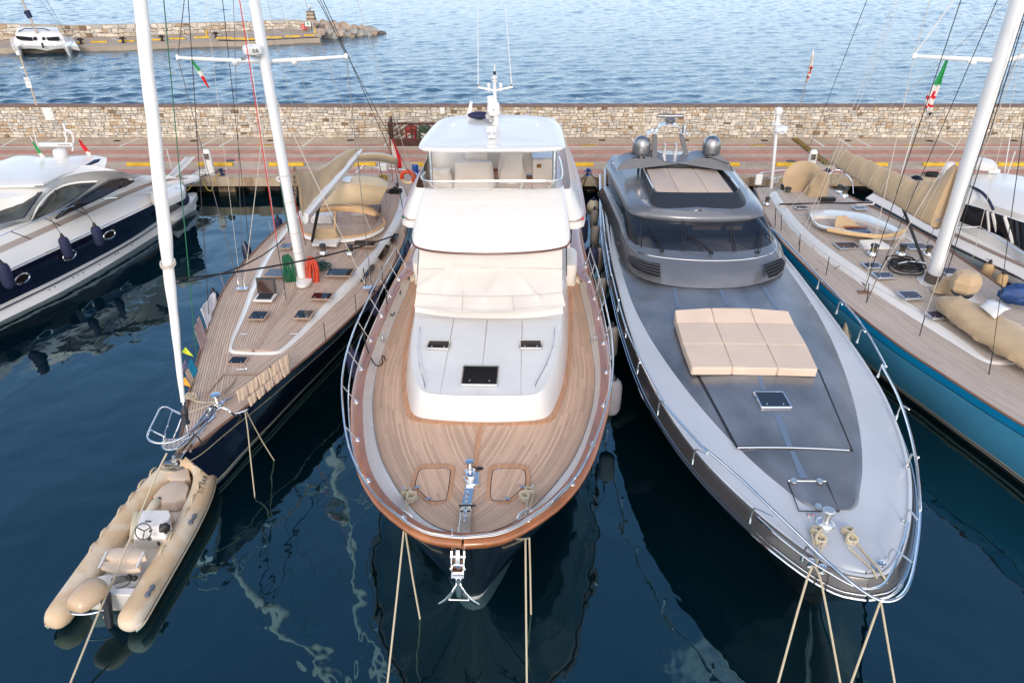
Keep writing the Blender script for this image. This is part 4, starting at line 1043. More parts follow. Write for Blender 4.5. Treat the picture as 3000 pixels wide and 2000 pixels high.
# mast on the hardtop
my=RGf(945,205,7.45).y
mc_=RGf(945,205,7.45)
def ry(x,y):return UY(x,y,my)
b=B();b.tube([mc_,ry(1451,330)],[.13,.11],12);b.tube([ry(1451,330),ry(1449,255)],[.09,.05],10);b.tube([ry(1449,258),ry(1449,190)],[.045,.015],8);b.tube([ry(1435,282),ry(1440,320)],[.10,.13],10);mast_=ob('signal_mast',b,m_white,CY)
c=ry(1446,318);b=B();b.lathe([(.02,.26),(.12,.24),(.19,.15),(.22,.0),(.21,-.10),(.23,-.14),(.20,-.20),(.02,-.21)],c,20);rd_=ob('satellite_dome',b,m_white,CY)
b=B();b.add([c+Vector((-.03,-.222,-.02)),c+Vector((.03,-.222,-.02)),c+Vector((0,-.222,.05))],[(0,1,2)]);ob('dome_mark',b,m_blue,rd_,angle=0,rc=False)
b=B()
for k,(x,y,r)in enumerate([(1432,340,.12),(1438,349,.10)]):
    q=ry(x,y);M=Matrix.Rotation(math.radians(80),4,'X');b.lathe([(.04,-.2),(r*.8,-.12),(r,0),(r,.16),(r*.85,.17),(r*.8,.1)],q,14,M=M)
ob('horn',b,mat('dark_steel',(.25,.25,.26),.25,metal=1),CY)
b=B();b.tube([ry(1400,256),ry(1449,266),ry(1502,255)],.035,8);b.tube([ry(1449,266),ry(1449,240)],.05,8);
xb=ob('crosstree',b,m_white,mast_)
for(x,y,x2,y2)in((1401,256,1400,14),(1499,254,1480,14)):
    b=B();b.tube([ry(x,y),ry(x+(x2-x)*.02,y-8)],.022,6,m=1);b.tube([ry(x,y-6),ry(x2,y2)],[.017,.008],6);ob('whip_antenna',b,[m_white,mat('brass',(.45,.25,.1),.3,metal=1)],CY)
for x in(1432,1467):
    b=B();b.lathe([(.02,-.2),(.025,-.1),(.06,0),(.05,.06),(.005,.08)],ry(x,250),10);ob('gps_dome',b,m_white,mast_)
b=B();b.lathe([(.09,-.01),(.1,.0),(.03,.05),(.11,.10),(.1,.13),(.04,.16)],ry(1449,238),12);ob('all_round_light',b,m_white,mast_)
b=B();b.lathe([(.045,0),(.045,.1)],ry(1449,219),10);ob('lamp_band',b,m_black,mast_)
c=RGf(910,325,7.52);t_=B();t_.box(c+Vector((0,.0,.04)),(.22,.2,.08));t_.box(c+Vector((0,.05,.14)),(.06,.06,.12));t_.box(c+Vector((0,.05,.25)),(.30,.10,.15));sl_=ob('searchlight',t_,m_white,CY,bevel=.01)
b=B();b.box(c+Vector((0,-.003,.25)),(.26,.01,.12));ob('lamp_glass',b,m_chrome,sl_)
# aerial fin and navy bag behind the hardtop
p0=UY(1368,340,my+1.2);
b=B();q=[UY(1366,345,my+1.2),UY(1380,345,my+1.2),UY(1384,302,my+1.2),UY(1376,301,my+1.2)];b.add(q+[v+Vector((0,.25,0))for v in q],[(0,1,2,3),(7,6,5,4),(0,4,5,1),(1,5,6,2),(2,6,7,3),(3,7,4,0)]);ob('aerial_fin',b,m_white,CY,angle=0)
c=UY(1405,338,my+.6);b=B();b.ball(c,(.42,.25,.12),14,8);ob('rolled_bimini',b,m_fnavy,CY)
# flybridge furniture
fz=4.98
def fbp(x,y):return RGf(x,y,fz)
t=thing('helm_console','cream covered helm console behind the flybridge windscreen','covered console',tuple(fbp(745,790)))
clothbox('cover',fbp(748,800)+Vector((0,.35,0)),1.42,.6,.95,m_seatc,t,.9,.7,1,wr=.02)
for i,(x,w,h,lb,l_)in enumerate([(775,.78,1.28,'cream covered helm seat behind the covered console',.1),(1095,.80,1.34,'cream covered helm seat nearest the galley unit',.12)]):
    y=735 if i==0 else 742
    t=thing('covered_chair',lb,'covered seat',tuple(fbp(x,y)),0,'covered helm seats')
    clothbox('cover',fbp(x,y)+Vector((0,.3,0)),w,.6,h,m_seatc,t,.92,.55,11+i,lean=l_,wr=.045,fl=1.12)
t=thing('table_cover','large grey-cream cover over the settee and table at the left of the flybridge','covered settee',tuple(fbp(560,690)))
b=B();
q0=fbp(560,690)
rings=[]
for i in range(9):
    f=i/8;r=[]
    for j in range(28):
        a_=2*math.pi*j/28;w=1.15*math.sqrt(max(1-f**2.2,0.0004));fo=1+.03*math.sin(a_*6+f*3)
        r.append(q0+Vector((w*math.cos(a_)*fo,.5+.7*w*math.sin(a_)*fo,1.12*f)))
    rings.append(r)
ob('cover',B().loft(rings),mat('grey_cream_cover',(.70,.66,.60),.8,noise=(1,.06,4),bump=(3,.25,.04)),t,angle=60)
t=thing('covered_chair','small cream covered seat at the left edge of the flybridge','covered seat',tuple(fbp(470,740)))
clothbox('cover',fbp(455,760),.85,.6,.62,m_seatc,t,.8,.8,31,wr=.03)
b=B();c=fbp(945,660)+Vector((0,.7,0));b.box(c+Vector((0,0,.6)),(1.35,.5,1.2));top('flybridge_settee',b,MATS['grey_cream_cover'],'grey-cream covered back settee between the two helm seats','covered settee',bevel=.12)
c=fbp(1262,690)+Vector((0,.35,0));b=B();b.box(c+Vector((0,0,.55)),(.62,.5,.95));t=top('cabinet',b,m_cream,'cream cabinet right of the helm seats under the hardtop','cabinet',bevel=.06)
t=thing('galley_unit','cream galley unit with grey worktop and sink at the right of the flybridge','galley unit',tuple(fbp(1390,730)))
c=fbp(1392,745)+Vector((0,.65,0));b=B();b.box(c+Vector((0,0,.45)),(.85,1.3,.9));ob('unit_body',b,m_cream,t,bevel=.03)
b=B();b.box(c+Vector((0,0,.93)),(.92,1.36,.06));ob('worktop',b,mat('grey_worktop',(.45,.48,.52),.3),t,bevel=.02)
b=B();b.box(c+Vector((-.05,.3,.965)),(.5,.35,.012));ob('sink',b,mat('sink_dark',(.07,.05,.04),.4),t)
b=B();b.tube([c+Vector((.25,.45,.96)),c+Vector((.25,.45,1.18)),c+Vector((.08,.42,1.2)),c+Vector((.05,.42,1.15))],.018,6);ob('tap',b,m_chrome,t)
b=B();b.box(c+Vector((-.2,-.655,.66)),(.16,.012,.14));ob('vent_plate',b,mat('brass',(.45,.25,.1),.3,metal=1),t)
# ---- trunk hatches, grab rails
hatch(CY,RL(745,815,3.09),.66,.46,math.radians(-2),m_chrome,name='hatch');hatch(CY,RL(1450,812,3.09),.66,.46,0,m_chrome)
hatch(CY,RL(1063,1055,3.03),.98,.92,math.radians(-1.4),m_chrome,h=.07)
for pts in([(597,665),(584,815),(597,952),(640,1118)],[(1638,663),(1622,812),(1575,945),(1485,1112)]):
    P=[RL(x,y,tz(8)+.10)for x,y in pts];Q=smooth_poly([P[0]-Vector((0,0,.1))]+P+[P[-1]-Vector((0,0,.1))],2,closed=False)
    b=B();b.tube(Q,.018,8);g=ob('grab_rail',b,m_chrome,CY)
    for p in P[1:3]:
        b=B();b.tube([p,p-Vector((0,0,.11))],.013,6);ob('grab_rail_foot',b,m_chrome,g)
# ---- foredeck: lockers, windlass, chain channel, cleats
def locker(pts,side):
    P=[RM(x,y,cdk(2.5)+.045)for x,y in pts];c=sum(P,Vector())/len(P)
    b=B();n=len(P);Q=smooth_poly(P,1)
    I=[q.lerp(c,.17)for q in Q];I2=[q.lerp(c,.19)for q in Q];m=len(Q)
    b.loft([[q-Vector((0,0,.04))for q in Q],Q,I,[q-Vector((0,0,.02))for q in I2]])
    l_=ob('deck_locker',b,m_margin,CY,angle=30)
    b=B();I3=[q.lerp(c,.215)for q in Q];b.add([q+Vector((0,0,.002))for q in I3],[tuple(range(m))]);b.uv=[(q[0]+q[1]*.35*side,q[1])for q in b.v]
    b2=B();b2.add([q+Vector((0,0,-.001))for q in I2],[tuple(range(m))]);ob('seam',b2,m_black,l_,angle=0,rc=False)
    ob('lid',b,m_teakc,l_,angle=0,rc=False);return l_
locker([(585,285),(865,282),(870,330),(840,560),(815,595),(690,600),(655,575),(540,470),(530,440),(560,340)],1)
locker([(1140,282),(1415,285),(1440,320),(1448,440),(1420,465),(1290,585),(1240,597),(1130,595),(1105,560),(1120,350)],-1)
for x,y,r in[(580,462,.45),(668,548,.45),(1385,455,-.6),(1270,547,-.6)]:
    b=B();b.box(RM(x,y,cdk(2)+.06),(.14,.045,.012),rz=r);ob('hinge',b,m_chrome,CY)
for x in(797,1198):
    b=B();b.lathe([(.035,0),(.03,.01)],RM(x,322,cdk(3)+.05),12);ob('lock_ring',b,m_chrome,CY)
zc_=cdk(2.5)+.04
p0,p1=RM(985,350,zc_),RM(930,850,2.75)
b=B()
def chan(b,pa,pb,w,h,z0=0):
    d=(pb-pa);d.z=0;d.normalize();s=Vector((-d.y,d.x,0))*w/2
    prof=[(-1,0),(-1,h),(-.8,h),(-.75,.02),(.75,.02),(.8,h),(1,h),(1,0)]
    b.loft([[P+s*k+Vector((0,0,z+z0))for k,z in prof]for P in(pa,pb)])
chan(b,RM(990,440,zc_),RM(958,600,zc_),.20,.05);chan(b,RM(957,600,zc_),RM(932,845,zc_+.25),.26,.07)
ob('chain_channel',b,m_chrome,CY,angle=30)
b=B();w_=RM(990,400,zc_)
b.lathe([(.17,0),(.17,.05),(.13,.08),(.12,.16),(.08,.18)],w_,20);b.box(w_+Vector((.05,-.05,.04)),(.28,.42,.08))
wl_=ob('windlass',b,m_chrome,CY,bevel=.01)
c=w_+Vector((-.02,.18,.06));b=B();b.lathe([(.12,0),(.12,.05),(.07,.09),(.065,.24),(.10,.28),(.10,.32),(.03,.33)],c,20);ob('capstan',b,m_chrome,wl_)
b=B()
for i in range(12):
    f=i/11;q=RM(962-20*f,500+200*f,zc_+.06+.1*f);b.lathe([(.02,-.012),(.035,0),(.02,.012)],q,8,M=Matrix.Rotation(i%2*1.57,4,'Y'),ax=(1,1.5))
ob('anchor_chain',b,m_chrome,CY)
b=B();q=RM(965,600,zc_+.12);b.tube([q-Vector((.18,0,0)),q+Vector((.18,0,0))],.02,8);ob('chain_bar',b,m_black,CY)
b=B();q=RM(1060,322,zc_);b.ball(q+Vector((.0,0,.02)),(.09,.06,.015));b.ball(q-Vector((.16,-.02,-.02)),(.06,.06,.015));ob('foot_switch',b,m_black,CY)
b=B();q=RM(895,790,3.0);
for ax_,side,r in((465,1,-.75),(1470,-1,.75)):pass
for(xa,ya),(xb_,yb_)in(((475,490),(555,575)),((1465,485),(1385,580))):
    p,q=RM(xa,ya,zc_),RM(xb_,yb_,zc_);cleat(CY,(p+q)/2,math.atan2(q.y-p.y,q.x-p.x),1.35)
for(xa,ya),(xb_,yb_)in(((455,655),(535,700)),((1360,690),(1440,640))):
    p,q=RM(xa,ya,2.72),RM(xb_,yb_,2.72);M=Matrix.Rotation(math.atan2(q.y-p.y,q.x-p.x),4,'Z')@Matrix.Rotation(math.radians(48),4,'X');c=(p+q)/2
    b=B();b.tube([c+M@Vector((.19*math.cos(k*math.pi/8),.055*math.sin(k*math.pi/8),0))for k in range(16)],.022,8,closed=True);ob('hawse_ring',b,m_chrome,CY)
def ca(x,s,z):return cw(x,s*.25 if s<0 else s,z+(.08 if s<-.5 else 0))
# bow roller and anchor
b=B()
A0=ca(-.08,.05,3.0)
for s in(-1,1):
    P=[ca(-.10+.13*s,.35,3.02),ca(-.10+.13*s,-.05,3.02),ca(-.10+.13*s,-.55,2.78),ca(-.10+.12*s,-.72,2.60),ca(-.10+.12*s,-.66,2.50),ca(-.10+.12*s,.1,2.66)]
    n=len(P);b.add(P+[q+Vector((-.02*s,0,0))for q in P],[tuple(range(n)),tuple(range(2*n-1,n-1,-1))]+[(i,(i+1)%n,n+(i+1)%n,n+i)for i in range(n)])
for y,z in((-.15,2.9),(-.62,2.62)):b.tube([ca(-.25,y,z),ca(.05,y,z)],.035,10)
b.box(ca(-.1,.0,2.78),(.2,.6,.03));ob('bow_roller',b,m_chrome,CY,angle=25)
b=B()
P=[ca(-.10,.2,3.04),ca(-.10,-.1,3.0),ca(-.10,-.6,2.68),ca(-.10,-.85,2.2),ca(-.10,-.92,1.95)]
rows=[]
for q,(w,h)in zip(P,((.03,.05),(.035,.06),(.045,.07),(.06,.05),(.04,.04))):
    rows.append([q+Vector((w*sx,0,h*sz))for sx,sz in((-1,-1),(1,-1),(1,1),(-1,1))])
b.loft(rows);b.box(ca(-.10,-.72,2.45),(.24,.14,.30),M=Matrix.Rotation(.5,4,'X'))
anc=ob('anchor',b,m_chrome,CY,bevel=.008)
for s in(-1,1):
    b=B();rows=[]
    for f,y,x,z,w in((0,-.86,.03,2.26,.05),(.3,-.95,.12,2.05,.10),(.6,-1.02,.24,1.86,.13),(.85,-1.05,.36,1.75,.12),(1,-1.04,.43,1.73,.05)):
        rows.append([ca(-.10+s*(x+dx*.25),y-dx*.4+.0,z+dx*.9*.3)for dx in(-w,0,w)])
    b.grid(rows);ob('fluke',b,m_chrome,anc,solid=.02,rc=False,angle=60)
b=B();b.tube([ca(-.30,-1.0,1.86),ca(.10,-1.0,1.86)],.02,6);ob('fluke_bar',b,m_chrome,anc)
# stainless rails
ch=curve([0,.3,1,2,4,7,12],[.10,.12,.20,.32,.50,.62,.68]);co=curve([0,.5,1.5,3,6,12,14],[.04,.06,.12,.20,.27,.26,.22])
def railpt(s,side,k):
    tx=(cb_(s+.02)-cb_(max(s-.02,0)))/.04;L_=math.hypot(tx,1);nx,ny=1/L_,-tx/L_
    o=co(s)*k*(.35 if side>0 else 1)-.06;return cw(side*max(cb_(s)+nx*o,0),s+ny*o,csh(s)+.05+ch(s)*k)
rsp=[.0,.03,.08,.15,.23,.35,.5,.75]+span(1,13.6,34)
Pt=[railpt(s,-1,1)for s in rsp[::-1]]+[railpt(s,1,1)for s in rsp[1:]]
b=B();b.tube(Pt,.024,8);rl=ob('guard_rail',b,m_chrome,CY)
Pm=[railpt(s,-1,.5)for s in rsp[::-1]]+[railpt(s,1,.5)for s in rsp[1:]]
b=B();b.tube(Pm,.018,8);ob('middle_rail',b,m_chrome,rl)
for side in(-1,1):
    for s in(.55,1.75,3.2,4.8,6.4,8.0,9.6,11.0,12.3,13.5):
        q0,q1=railpt(s,side,0),railpt(s+.0,side,1)
        bq=cw(side*(cb_(s)-.10),s+(.06 if s<1 else 0),csh(s)+.05);b=B();b.tube([bq,q1],.019,8);st_=ob('stanchion',b,m_chrome,CY)
        b=B();b.box(bq,(.11,.09,.03));b.lathe([(.03,0),(.028,.08)],bq,10);ob('stanchion_base',b,m_chrome,st_,bevel=.006)
b=B();q=RM(852,850,3.2);b.tube([q,q+Vector((0,0,.22))],.028,10);ob('flagstaff_socket',b,m_chrome,CY)
for side in(-1,1):
    c=RL(318 if side<0 else 1938,745,2.62);b=B();M=Matrix.Rotation(math.radians(80)*side,4,'Y')
    b.tube([c+M@Vector((.07*math.cos(k*.785),.13*math.sin(k*.785),0))for k in range(8)],.02,8,closed=True);ob('mooring_ring',b,m_chrome,CY)
    cleat(CY,RL(330 if side<0 else 1915,785,2.36),math.radians(85),.9)
    cleat(CY,RL(510 if side<0 else 1862,205,2.78),math.radians(60),1.0)
    for y in(390,430)if True else():
        x=(470 if side<0 else 1872)+(0 if y==390 else(-18 if side<0 else 10));c=RL(x,y-(30 if y==390 else 20),2.45);b=B();b.box(c,(.03,.22,.08),rz=.0);ob('freeing_port',b,m_glass,CY)
# ================================================================ GREY SPORT YACHT
GY=thing('sport_yacht','silver grey sport yacht with beige foredeck cushions and two metallic roof domes','motor yacht',(6.82,9.0,0),math.radians(-1.2))
MG=WMof(GY)
def gw(x,s,z):return MG@Vector((x,s,z))
gb=curve([0,.06,.2,.36,.8,1.4,2.0,3.4,4.8,7,9,11.5,14,19,24,27],[.02,.36,.62,.80,1.16,1.55,1.88,2.5,2.92,3.32,3.47,3.54,3.54,3.38,3.0,2.75])
gs=curve([0,6,12,27],[2.12,1.98,1.88,1.85])
m_ghull=mat('charcoal_hull_paint',(.035,.032,.032),.13,metal=.3,coat=1.0)
m_gside=mat('taupe_metallic_paint',(.075,.07,.07),.28,metal=.3,coat=.8)
m_silver=mat('silver_deck_paint',(.53,.55,.59),.4,metal=.1,coat=.15,noise=(.5,.07,6),crough=.3)
m_gdark=mat('slate_gloss_panel',(.135,.142,.16),.3,metal=.2,coat=.8,noise=(.8,.5,7,(1,.55,1)),bump=(1.6,.05,.02),crough=.22)  # streaky colour noise paints blurred cloud reflections into the panel
m_gsup=mat('slate_metallic_paint',(.15,.158,.18),.27,metal=.25,coat=.6,noise=(.6,.08,3))
m_char=mat('charcoal_matte',(.022,.024,.032),.5)
hull(GY,'hull',27,gb,gs,[(0,0),(.5,0),(.92,1),(1.0,1),(1.4,1)],[m_ghull,mat('boot_stripe',(.02,.02,.022),.3)],rake=1.6,fl=(.60,.08),n=56)
GS=[0,.03,.08,.15,.25,.4,.6,.85]+span(1.2,27,50,1.2)
def nrm(f,s):
    tx=(f(s+.02)-f(max(s-.02,0)))/(.04 if s>=.02 else s+.02);L_=math.hypot(tx,1);return 1/L_,-tx/L_
def offrow(f,zf,o,dz,side,SSS):
    r=[]
    for s in SSS:
        nx,ny=nrm(f,s);r.append((side*max(f(s)+nx*o,0),s+ny*o,zf(s)+dz))
    return r
b=B();b2=B();b3=B()
for side in(1,-1):
    b.grid([offrow(gb,gs,.0,.02,side,GS),offrow(gb,gs,-.05,.14,side,GS),offrow(gb,gs,-.14,.36,side,GS),offrow(gb,gs,-.17,.40,side,GS),offrow(gb,gs,-.24,.41,side,GS),offrow(gb,gs,-.27,.37,side,GS)],[0,0,0,1,1])
    b2.tube([gw(*q)for q in offrow(gb,gs,.03,.0,side,GS)],.032,6);b2.tube([gw(*q)for q in offrow(gb,gs,.0,.09,side,GS)],.014,6)
ob('bulwark',b,[m_gside,m_silver],GY,local=True,angle=50);ob('rub_rail',b2,m_chrome,GY)
ge=lambda s:max(gb(s-.0)-.27,.0)if s>.35 else 0
gdk=lambda s:gs(s)+.37
dd_=curve([.27,.32,.45,.8,1.2,2,3.4,4.8,7,9,11.5,14,27],[.02,.28,.52,.90,1.22,1.66,2.28,2.66,3.05,3.20,3.27,3.27,2.4])
deck(GY,'foredeck',dd_,gdk,.27,27,m_silver,n=60,crown=.10)
def gz(x,s):return gdk(s)+.10*(1-min(abs(x)/max(dd_(s),.01),1)**2)
pd=curve([1.92,1.94,2.0,2.15,2.55,3.1,4.65,6.3,8,10,12,14,16],[.02,.34,.46,.60,.80,1.08,1.68,2.15,2.52,2.84,3.02,3.08,3.1])
rows=[]
PS=[1.92,1.94,1.98,2.05,2.15,2.3,2.5]+span(2.75,15.5,40)
for s in PS:rows.append([(pd(s)*j/8,s,gz(pd(s)*j/8,s)+(.045 if abs(j)<8 else.0))for j in range(-8,9)])
b=B();b.grid(rows);ob('dark_deck_panel',b,m_gdark,GY,local=True,angle=30,rc=False)
def onp(x,y,up=.05):  # a point of zoom N on the dark panel
    z=2.42
    for _ in range(3):
        p=RN(x,y,z);q=MG.inverted()@p;z=gz(q.x,q.y)+up
    return RN(x,y,z)
def quadsheet(b,pts,up,n=12):
    A,Bq,C,D_=pts;rows=[]
    for i in range(n+1):
        f=i/n;rows.append([onp(*(tuple(A[k]+(D_[k]-A[k])*f+((Bq[k]+(C[k]-Bq[k])*f)-(A[k]+(D_[k]-A[k])*f))*(j/8)for k in(0,1))),up=up)for j in range(9)])
    b.grid(rows)
for P_ in([(862,735),(905,735),(1215,1338),(1195,1338)],[(1798,735),(1830,735),(2092,1362),(2068,1362)]):
    b=B();quadsheet(b,P_,.052);ob('sliding_hatch_groove',b,m_black,GY,rc=False)
b=B();quadsheet(b,[(888,735),(1815,735),(2072,1345),(1205,1322)],.062);ob('sliding_hatch',b,m_gdark,GY,rc=False,angle=30)
b=B();b.tube([onp(1205+(2060-1205)*i/12,1334+20*i/12-9*math.sin(math.pi*i/12),.075)for i in range(13)],.016,6);ob('chrome_trim',b,m_chrome,GY)
m_seam=mat('blue_grey_seam',(.13,.18,.26),.45)
for P_,u_,k_ in(([(1335,738),(1372,738),(1425,895),(1388,895)],.066,4),([(1480,1070),(1525,1070),(1630,1335),(1585,1335)],.066,6),([(1605,1360),(1640,1360),(1740,1568),(1680,1568)],.054,6),([(705,108),(732,110),(762,262),(735,262)],.054,4),([(1062,125),(1090,125),(1140,250),(1110,250)],.054,4),([(1395,110),(1425,108),(1520,275),(1480,262)],.054,4)):
    b=B();quadsheet(b,P_,u_,k_);ob('panel_seam',b,m_seam,GY,rc=False)
# cushions
cx_=[[(725,283),(1003,266),(1305,268),(1595,291)],[(737,376),(1033,375),(1342,377),(1638,386)],[(788,540),(1100,540),(1430,545),(1735,549)],[(856,722),(1170,722),(1517,728),(1822,736)]]
for i in range(3):
    for j in range(3):
        P=[cx_[i][j],cx_[i][j+1],cx_[i+1][j+1],cx_[i+1][j]]
        c_=(sum(p[0]for p in P)/4,sum(p[1]for p in P)/4)
        zt_=[2.74,2.74]if i else[2.90,2.74]
        T=[]
        for k,(x,y)in enumerate(P):
            x=c_[0]+(x-c_[0])*.994;y=c_[1]+(y-c_[1])*.990;T.append(RN(x,y,zt_[0]if k<2 else zt_[1]))
        Q=[]
        for k in range(4):
            p,q=T[k],T[(k+1)%4];Q+=[p.lerp(q,f)for f in(.03,.25,.5,.75,.97)]
        c=sum(Q,Vector())/len(Q);rings=[[Vector((q.x,q.y,2.50))for q in Q],[q-Vector((0,0,.05))for q in Q],[q.lerp(c,.008)-Vector((0,0,.012))for q in Q],[q.lerp(c,.022)for q in Q]]
        b=B();b.loft(rings);ob('cushion',b,m_beige,GY,angle=35)
hatch(GY,onp(1468,978,.06),.82,.74,0,m_chrome,mat('black_acrylic',(.006,.007,.012),.12,coat=.6),h=.07)
# anchor locker lid
Lk=[RO(x,y,gz(0,2.8)+.055)for x,y in[(805,282),(1100,285),(1200,516),(890,512)]]
b=B()
for k in range(4):
    p,q=Lk[k],Lk[(k+1)%4];b.tube([p,q],.012 if k else.018,5,m=0 if k else 1)
lk=ob('anchor_locker_seam',b,[m_black,m_chrome],GY)
for x,y in((850,283),(1050,285),(1040,478)):
    b=B();q=RO(x,y,gz(0,2.6)+.07);b.lathe([(.075,0),(.07,.02),(.02,.025)],q,14,ax=(1,1.2));ob('locker_latch',b,m_alu,lk)
zc=gz(0,2)
c=RO(1088,615,zc);b=B();b.lathe([(.19,0),(.20,.05),(.17,.09),(.10,.12),(.085,.15),(.08,.27),(.125,.31),(.125,.40),(.10,.42),(.03,.42)],c,22);ob('capstan',b,m_alu,GY,angle=30)
for x in(965,1000):
    b=B();q=RO(x,545,zc);b.box(q,(.09,.11,.03));b.ball(q+Vector((0,0,.02)),(.03,.035,.015),m=1);ob('foot_switch',b,[m_alu,mat('pink_button',(.5,.25,.3),.5)],GY,bevel=.01)
GC=[]
for(xa,ya),(xb_,yb_)in(((1010,650),(1060,765)),((1250,655),(1300,765))):
    p,q=RO(xa,ya,zc+.04),RO(xb_,yb_,zc+.04);GC.append((p,q));cleat(GY,(p+q)/2-Vector((0,0,.06)),math.atan2(q.y-p.y,q.x-p.x),1.3)
GF=[RO(975,930,2.47),RO(1062,975,2.47),RO(1470,978,2.47),RO(1512,945,2.47)]
for p in GF:
    b=B();b.lathe([(.07,0),(.055,.03),(.055,.09),(.08,.13),(.05,.14)],p,12);ob('fairlead',b,m_chrome,GY)
# ---- superstructure
EX=1.45
def ext(L_,z,dz=(0,0,0),n=3):
    """continue an arc of world points aft on both sides"""
    a,c=L_[0],L_[-1]
    la=[Vector((a.x-.05*(k+1),a.y+EX*(k+1),a.z+dz[min(k,len(dz)-1)]))for k in range(n)][::-1];lc=[Vector((c.x+.04*(k+1),c.y+EX*(k+1),c.z+dz[min(k,len(dz)-1)]))for k in range(n)]
    return la+L_+lc
def arc(R_,pts,z,k=2):return smooth_poly([R_(x,y,z)for x,y in pts],k,closed=False)
A0=arc(RH,[(262,1050),(300,1230),(380,1380),(520,1480),(760,1535),(1050,1556),(1350,1545),(1580,1490),(1700,1420),(1722,1330),(1690,1240)],2.42)
A1=arc(RH,[(330,1010),(375,1150),(440,1235),(560,1278),(760,1306),(1020,1323),(1280,1322),(1480,1300),(1600,1265),(1645,1215),(1630,1150)],2.98)
A2=arc(RH,[(345,980),(385,1110),(440,1182),(560,1215),(760,1236),(1020,1248),(1270,1247),(1450,1230),(1570,1200),(1618,1160),(1605,1100)],3.06)
A3=arc(RH,[(352,850),(385,910),(440,950),(560,972),(760,993),(1000,1003),(1220,1000),(1390,988),(1500,968),(1545,945),(1520,890)],3.72)
A3b=arc(RH,[(350,838),(383,898),(438,938),(560,960),(760,981),(1000,991),(1220,988),(1390,976),(1500,956),(1548,930),(1524,875)],3.80)
A4=arc(RH,[(362,770),(410,840),(480,885),(590,915),(780,935),(1000,943),(1220,940),(1370,925),(1455,900),(1498,860),(1470,790)],3.98)
A5=arc(RH,[(420,700),(480,800),(540,855),(640,888),(800,902),(1000,907),(1200,902),(1320,885),(1390,855),(1420,810),(1385,730)],4.10)
def e3(A,w):return ext(A,0)
rows=[e3(q,0)for q in(A0,A1)]
mid=[p.lerp(q,.5)+Vector((0,-.10,.10))for p,q in zip(*rows)]
b=B();b.grid([rows[0],mid,rows[1]]);ob('cowl',b,m_gsup,GY,angle=60,rc=False)
b=B();b.tube(e3(A1,0),.02,6);ob('cowl_trim',b,m_chrome,GY)
b=B();b.grid([e3(A1,0),e3(A2,0)]);ob('windscreen_sill',b,m_gsup,GY,angle=60,rc=False)
wsr=[e3(A2,0)]+[[p.lerp(q,f)+Vector((0,-.05,.05))*math.sin(math.pi*f)for p,q in zip(e3(A2,0),e3(A3,0))]for f in(.2,.4,.6,.8)]+[e3(A3,0)]
m_wscr=mat('tinted_windscreen',(.010,.014,.026),.035,spec=.7,alpha=.74)
for x_,w_ in((1095,1.15),(1330,.62)):
    c=RH(x_,1130,2.95)+Vector((0,1.1,0));b=B();b.box(c+Vector((0,.25,.40)),(w_,.22,.7));b.box(c+Vector((0,0,.08)),(w_,.7,.2));ob('helm_bench',b,m_beige,GY,bevel=.06)
b=B();b.box(RH(720,1190,2.75)+Vector((.1,.75,.1)),(1.7,.6,.4));ob('dashboard',b,m_char,GY,bevel=.08);b=B();b.box(RH(1000,1100,2.5)+Vector((0,2.2,0)),(5.4,4.6,.05));ob('cabin_sole',b,m_char,GY)
wsc=ob('windscreen',B().grid(wsr),m_wscr,GY,angle=60,rc=False)
for x0_,y0_,x1_,y1_ in((850,1240,845,998),(872,1242,865,999),(1282,1246,1232,1000),(1302,1245,1252,999),(505,1205,500,965)):
    b=B();p,q=RH(x0_,y0_,3.07),RH(x1_,y1_,3.73);m_=(p+q)/2+Vector((0,-.065,.06));b.tube([p+Vector((0,-.02,.02)),m_,q+Vector((0,-.02,.0))],.018,5);ob('windscreen_frame',b,m_char,wsc)
rf=[e3(q,0)for q in(A3,A3b,A4,A5)]
b=B();b.grid([[p+Vector((0,.02,-.02))for p in rf[0]],rf[1],[p.lerp(q,.5)+Vector((0,-.03,.04))for p,q in zip(rf[1],rf[2])],rf[2],[p.lerp(q,.5)+Vector((0,0,.015))for p,q in zip(rf[2],rf[3])],rf[3]])
top_=rf[3];n_=len(top_);half=n_//2
L_=top_[:half+1];R__=top_[::-1][:half+1]if n_%2 else top_[::-1][:half]
R__=R__[:len(L_)];L_=L_[:len(R__)]
b.grid([L_,[p.lerp(q,.5)+Vector((0,0,.06))for p,q in zip(L_,R__)],R__])
ob('roof',b,m_gsup,GY,angle=60,rc=False)
# wipers
for a_,c_,d_ in(((680,1245),(575,1065),(560,1150)),((1090,1262),(893,1110),(900,1060)),((1478,1255),(1510,1090),(1520,1180))):
    b=B();p=RH(*a_,3.08);q=RH(*c_,3.45)+Vector((0,-.06,.07));b.tube([p+Vector((0,-.03,.05)),q],[.026,.014],5);b.tube([p+Vector((.08,-.03,.05)),q+Vector((.06,0,0))],.012,5)
    d=(q-p).normalized();b.tube([q-d*.42+Vector((-.05,-.01,.01)),q+d*.22+Vector((-.03,-.01,.01))],.016,5);b.box(p+Vector((0,-.04,.03)),(.14,.08,.07));ob('wiper',b,m_black,wsc)
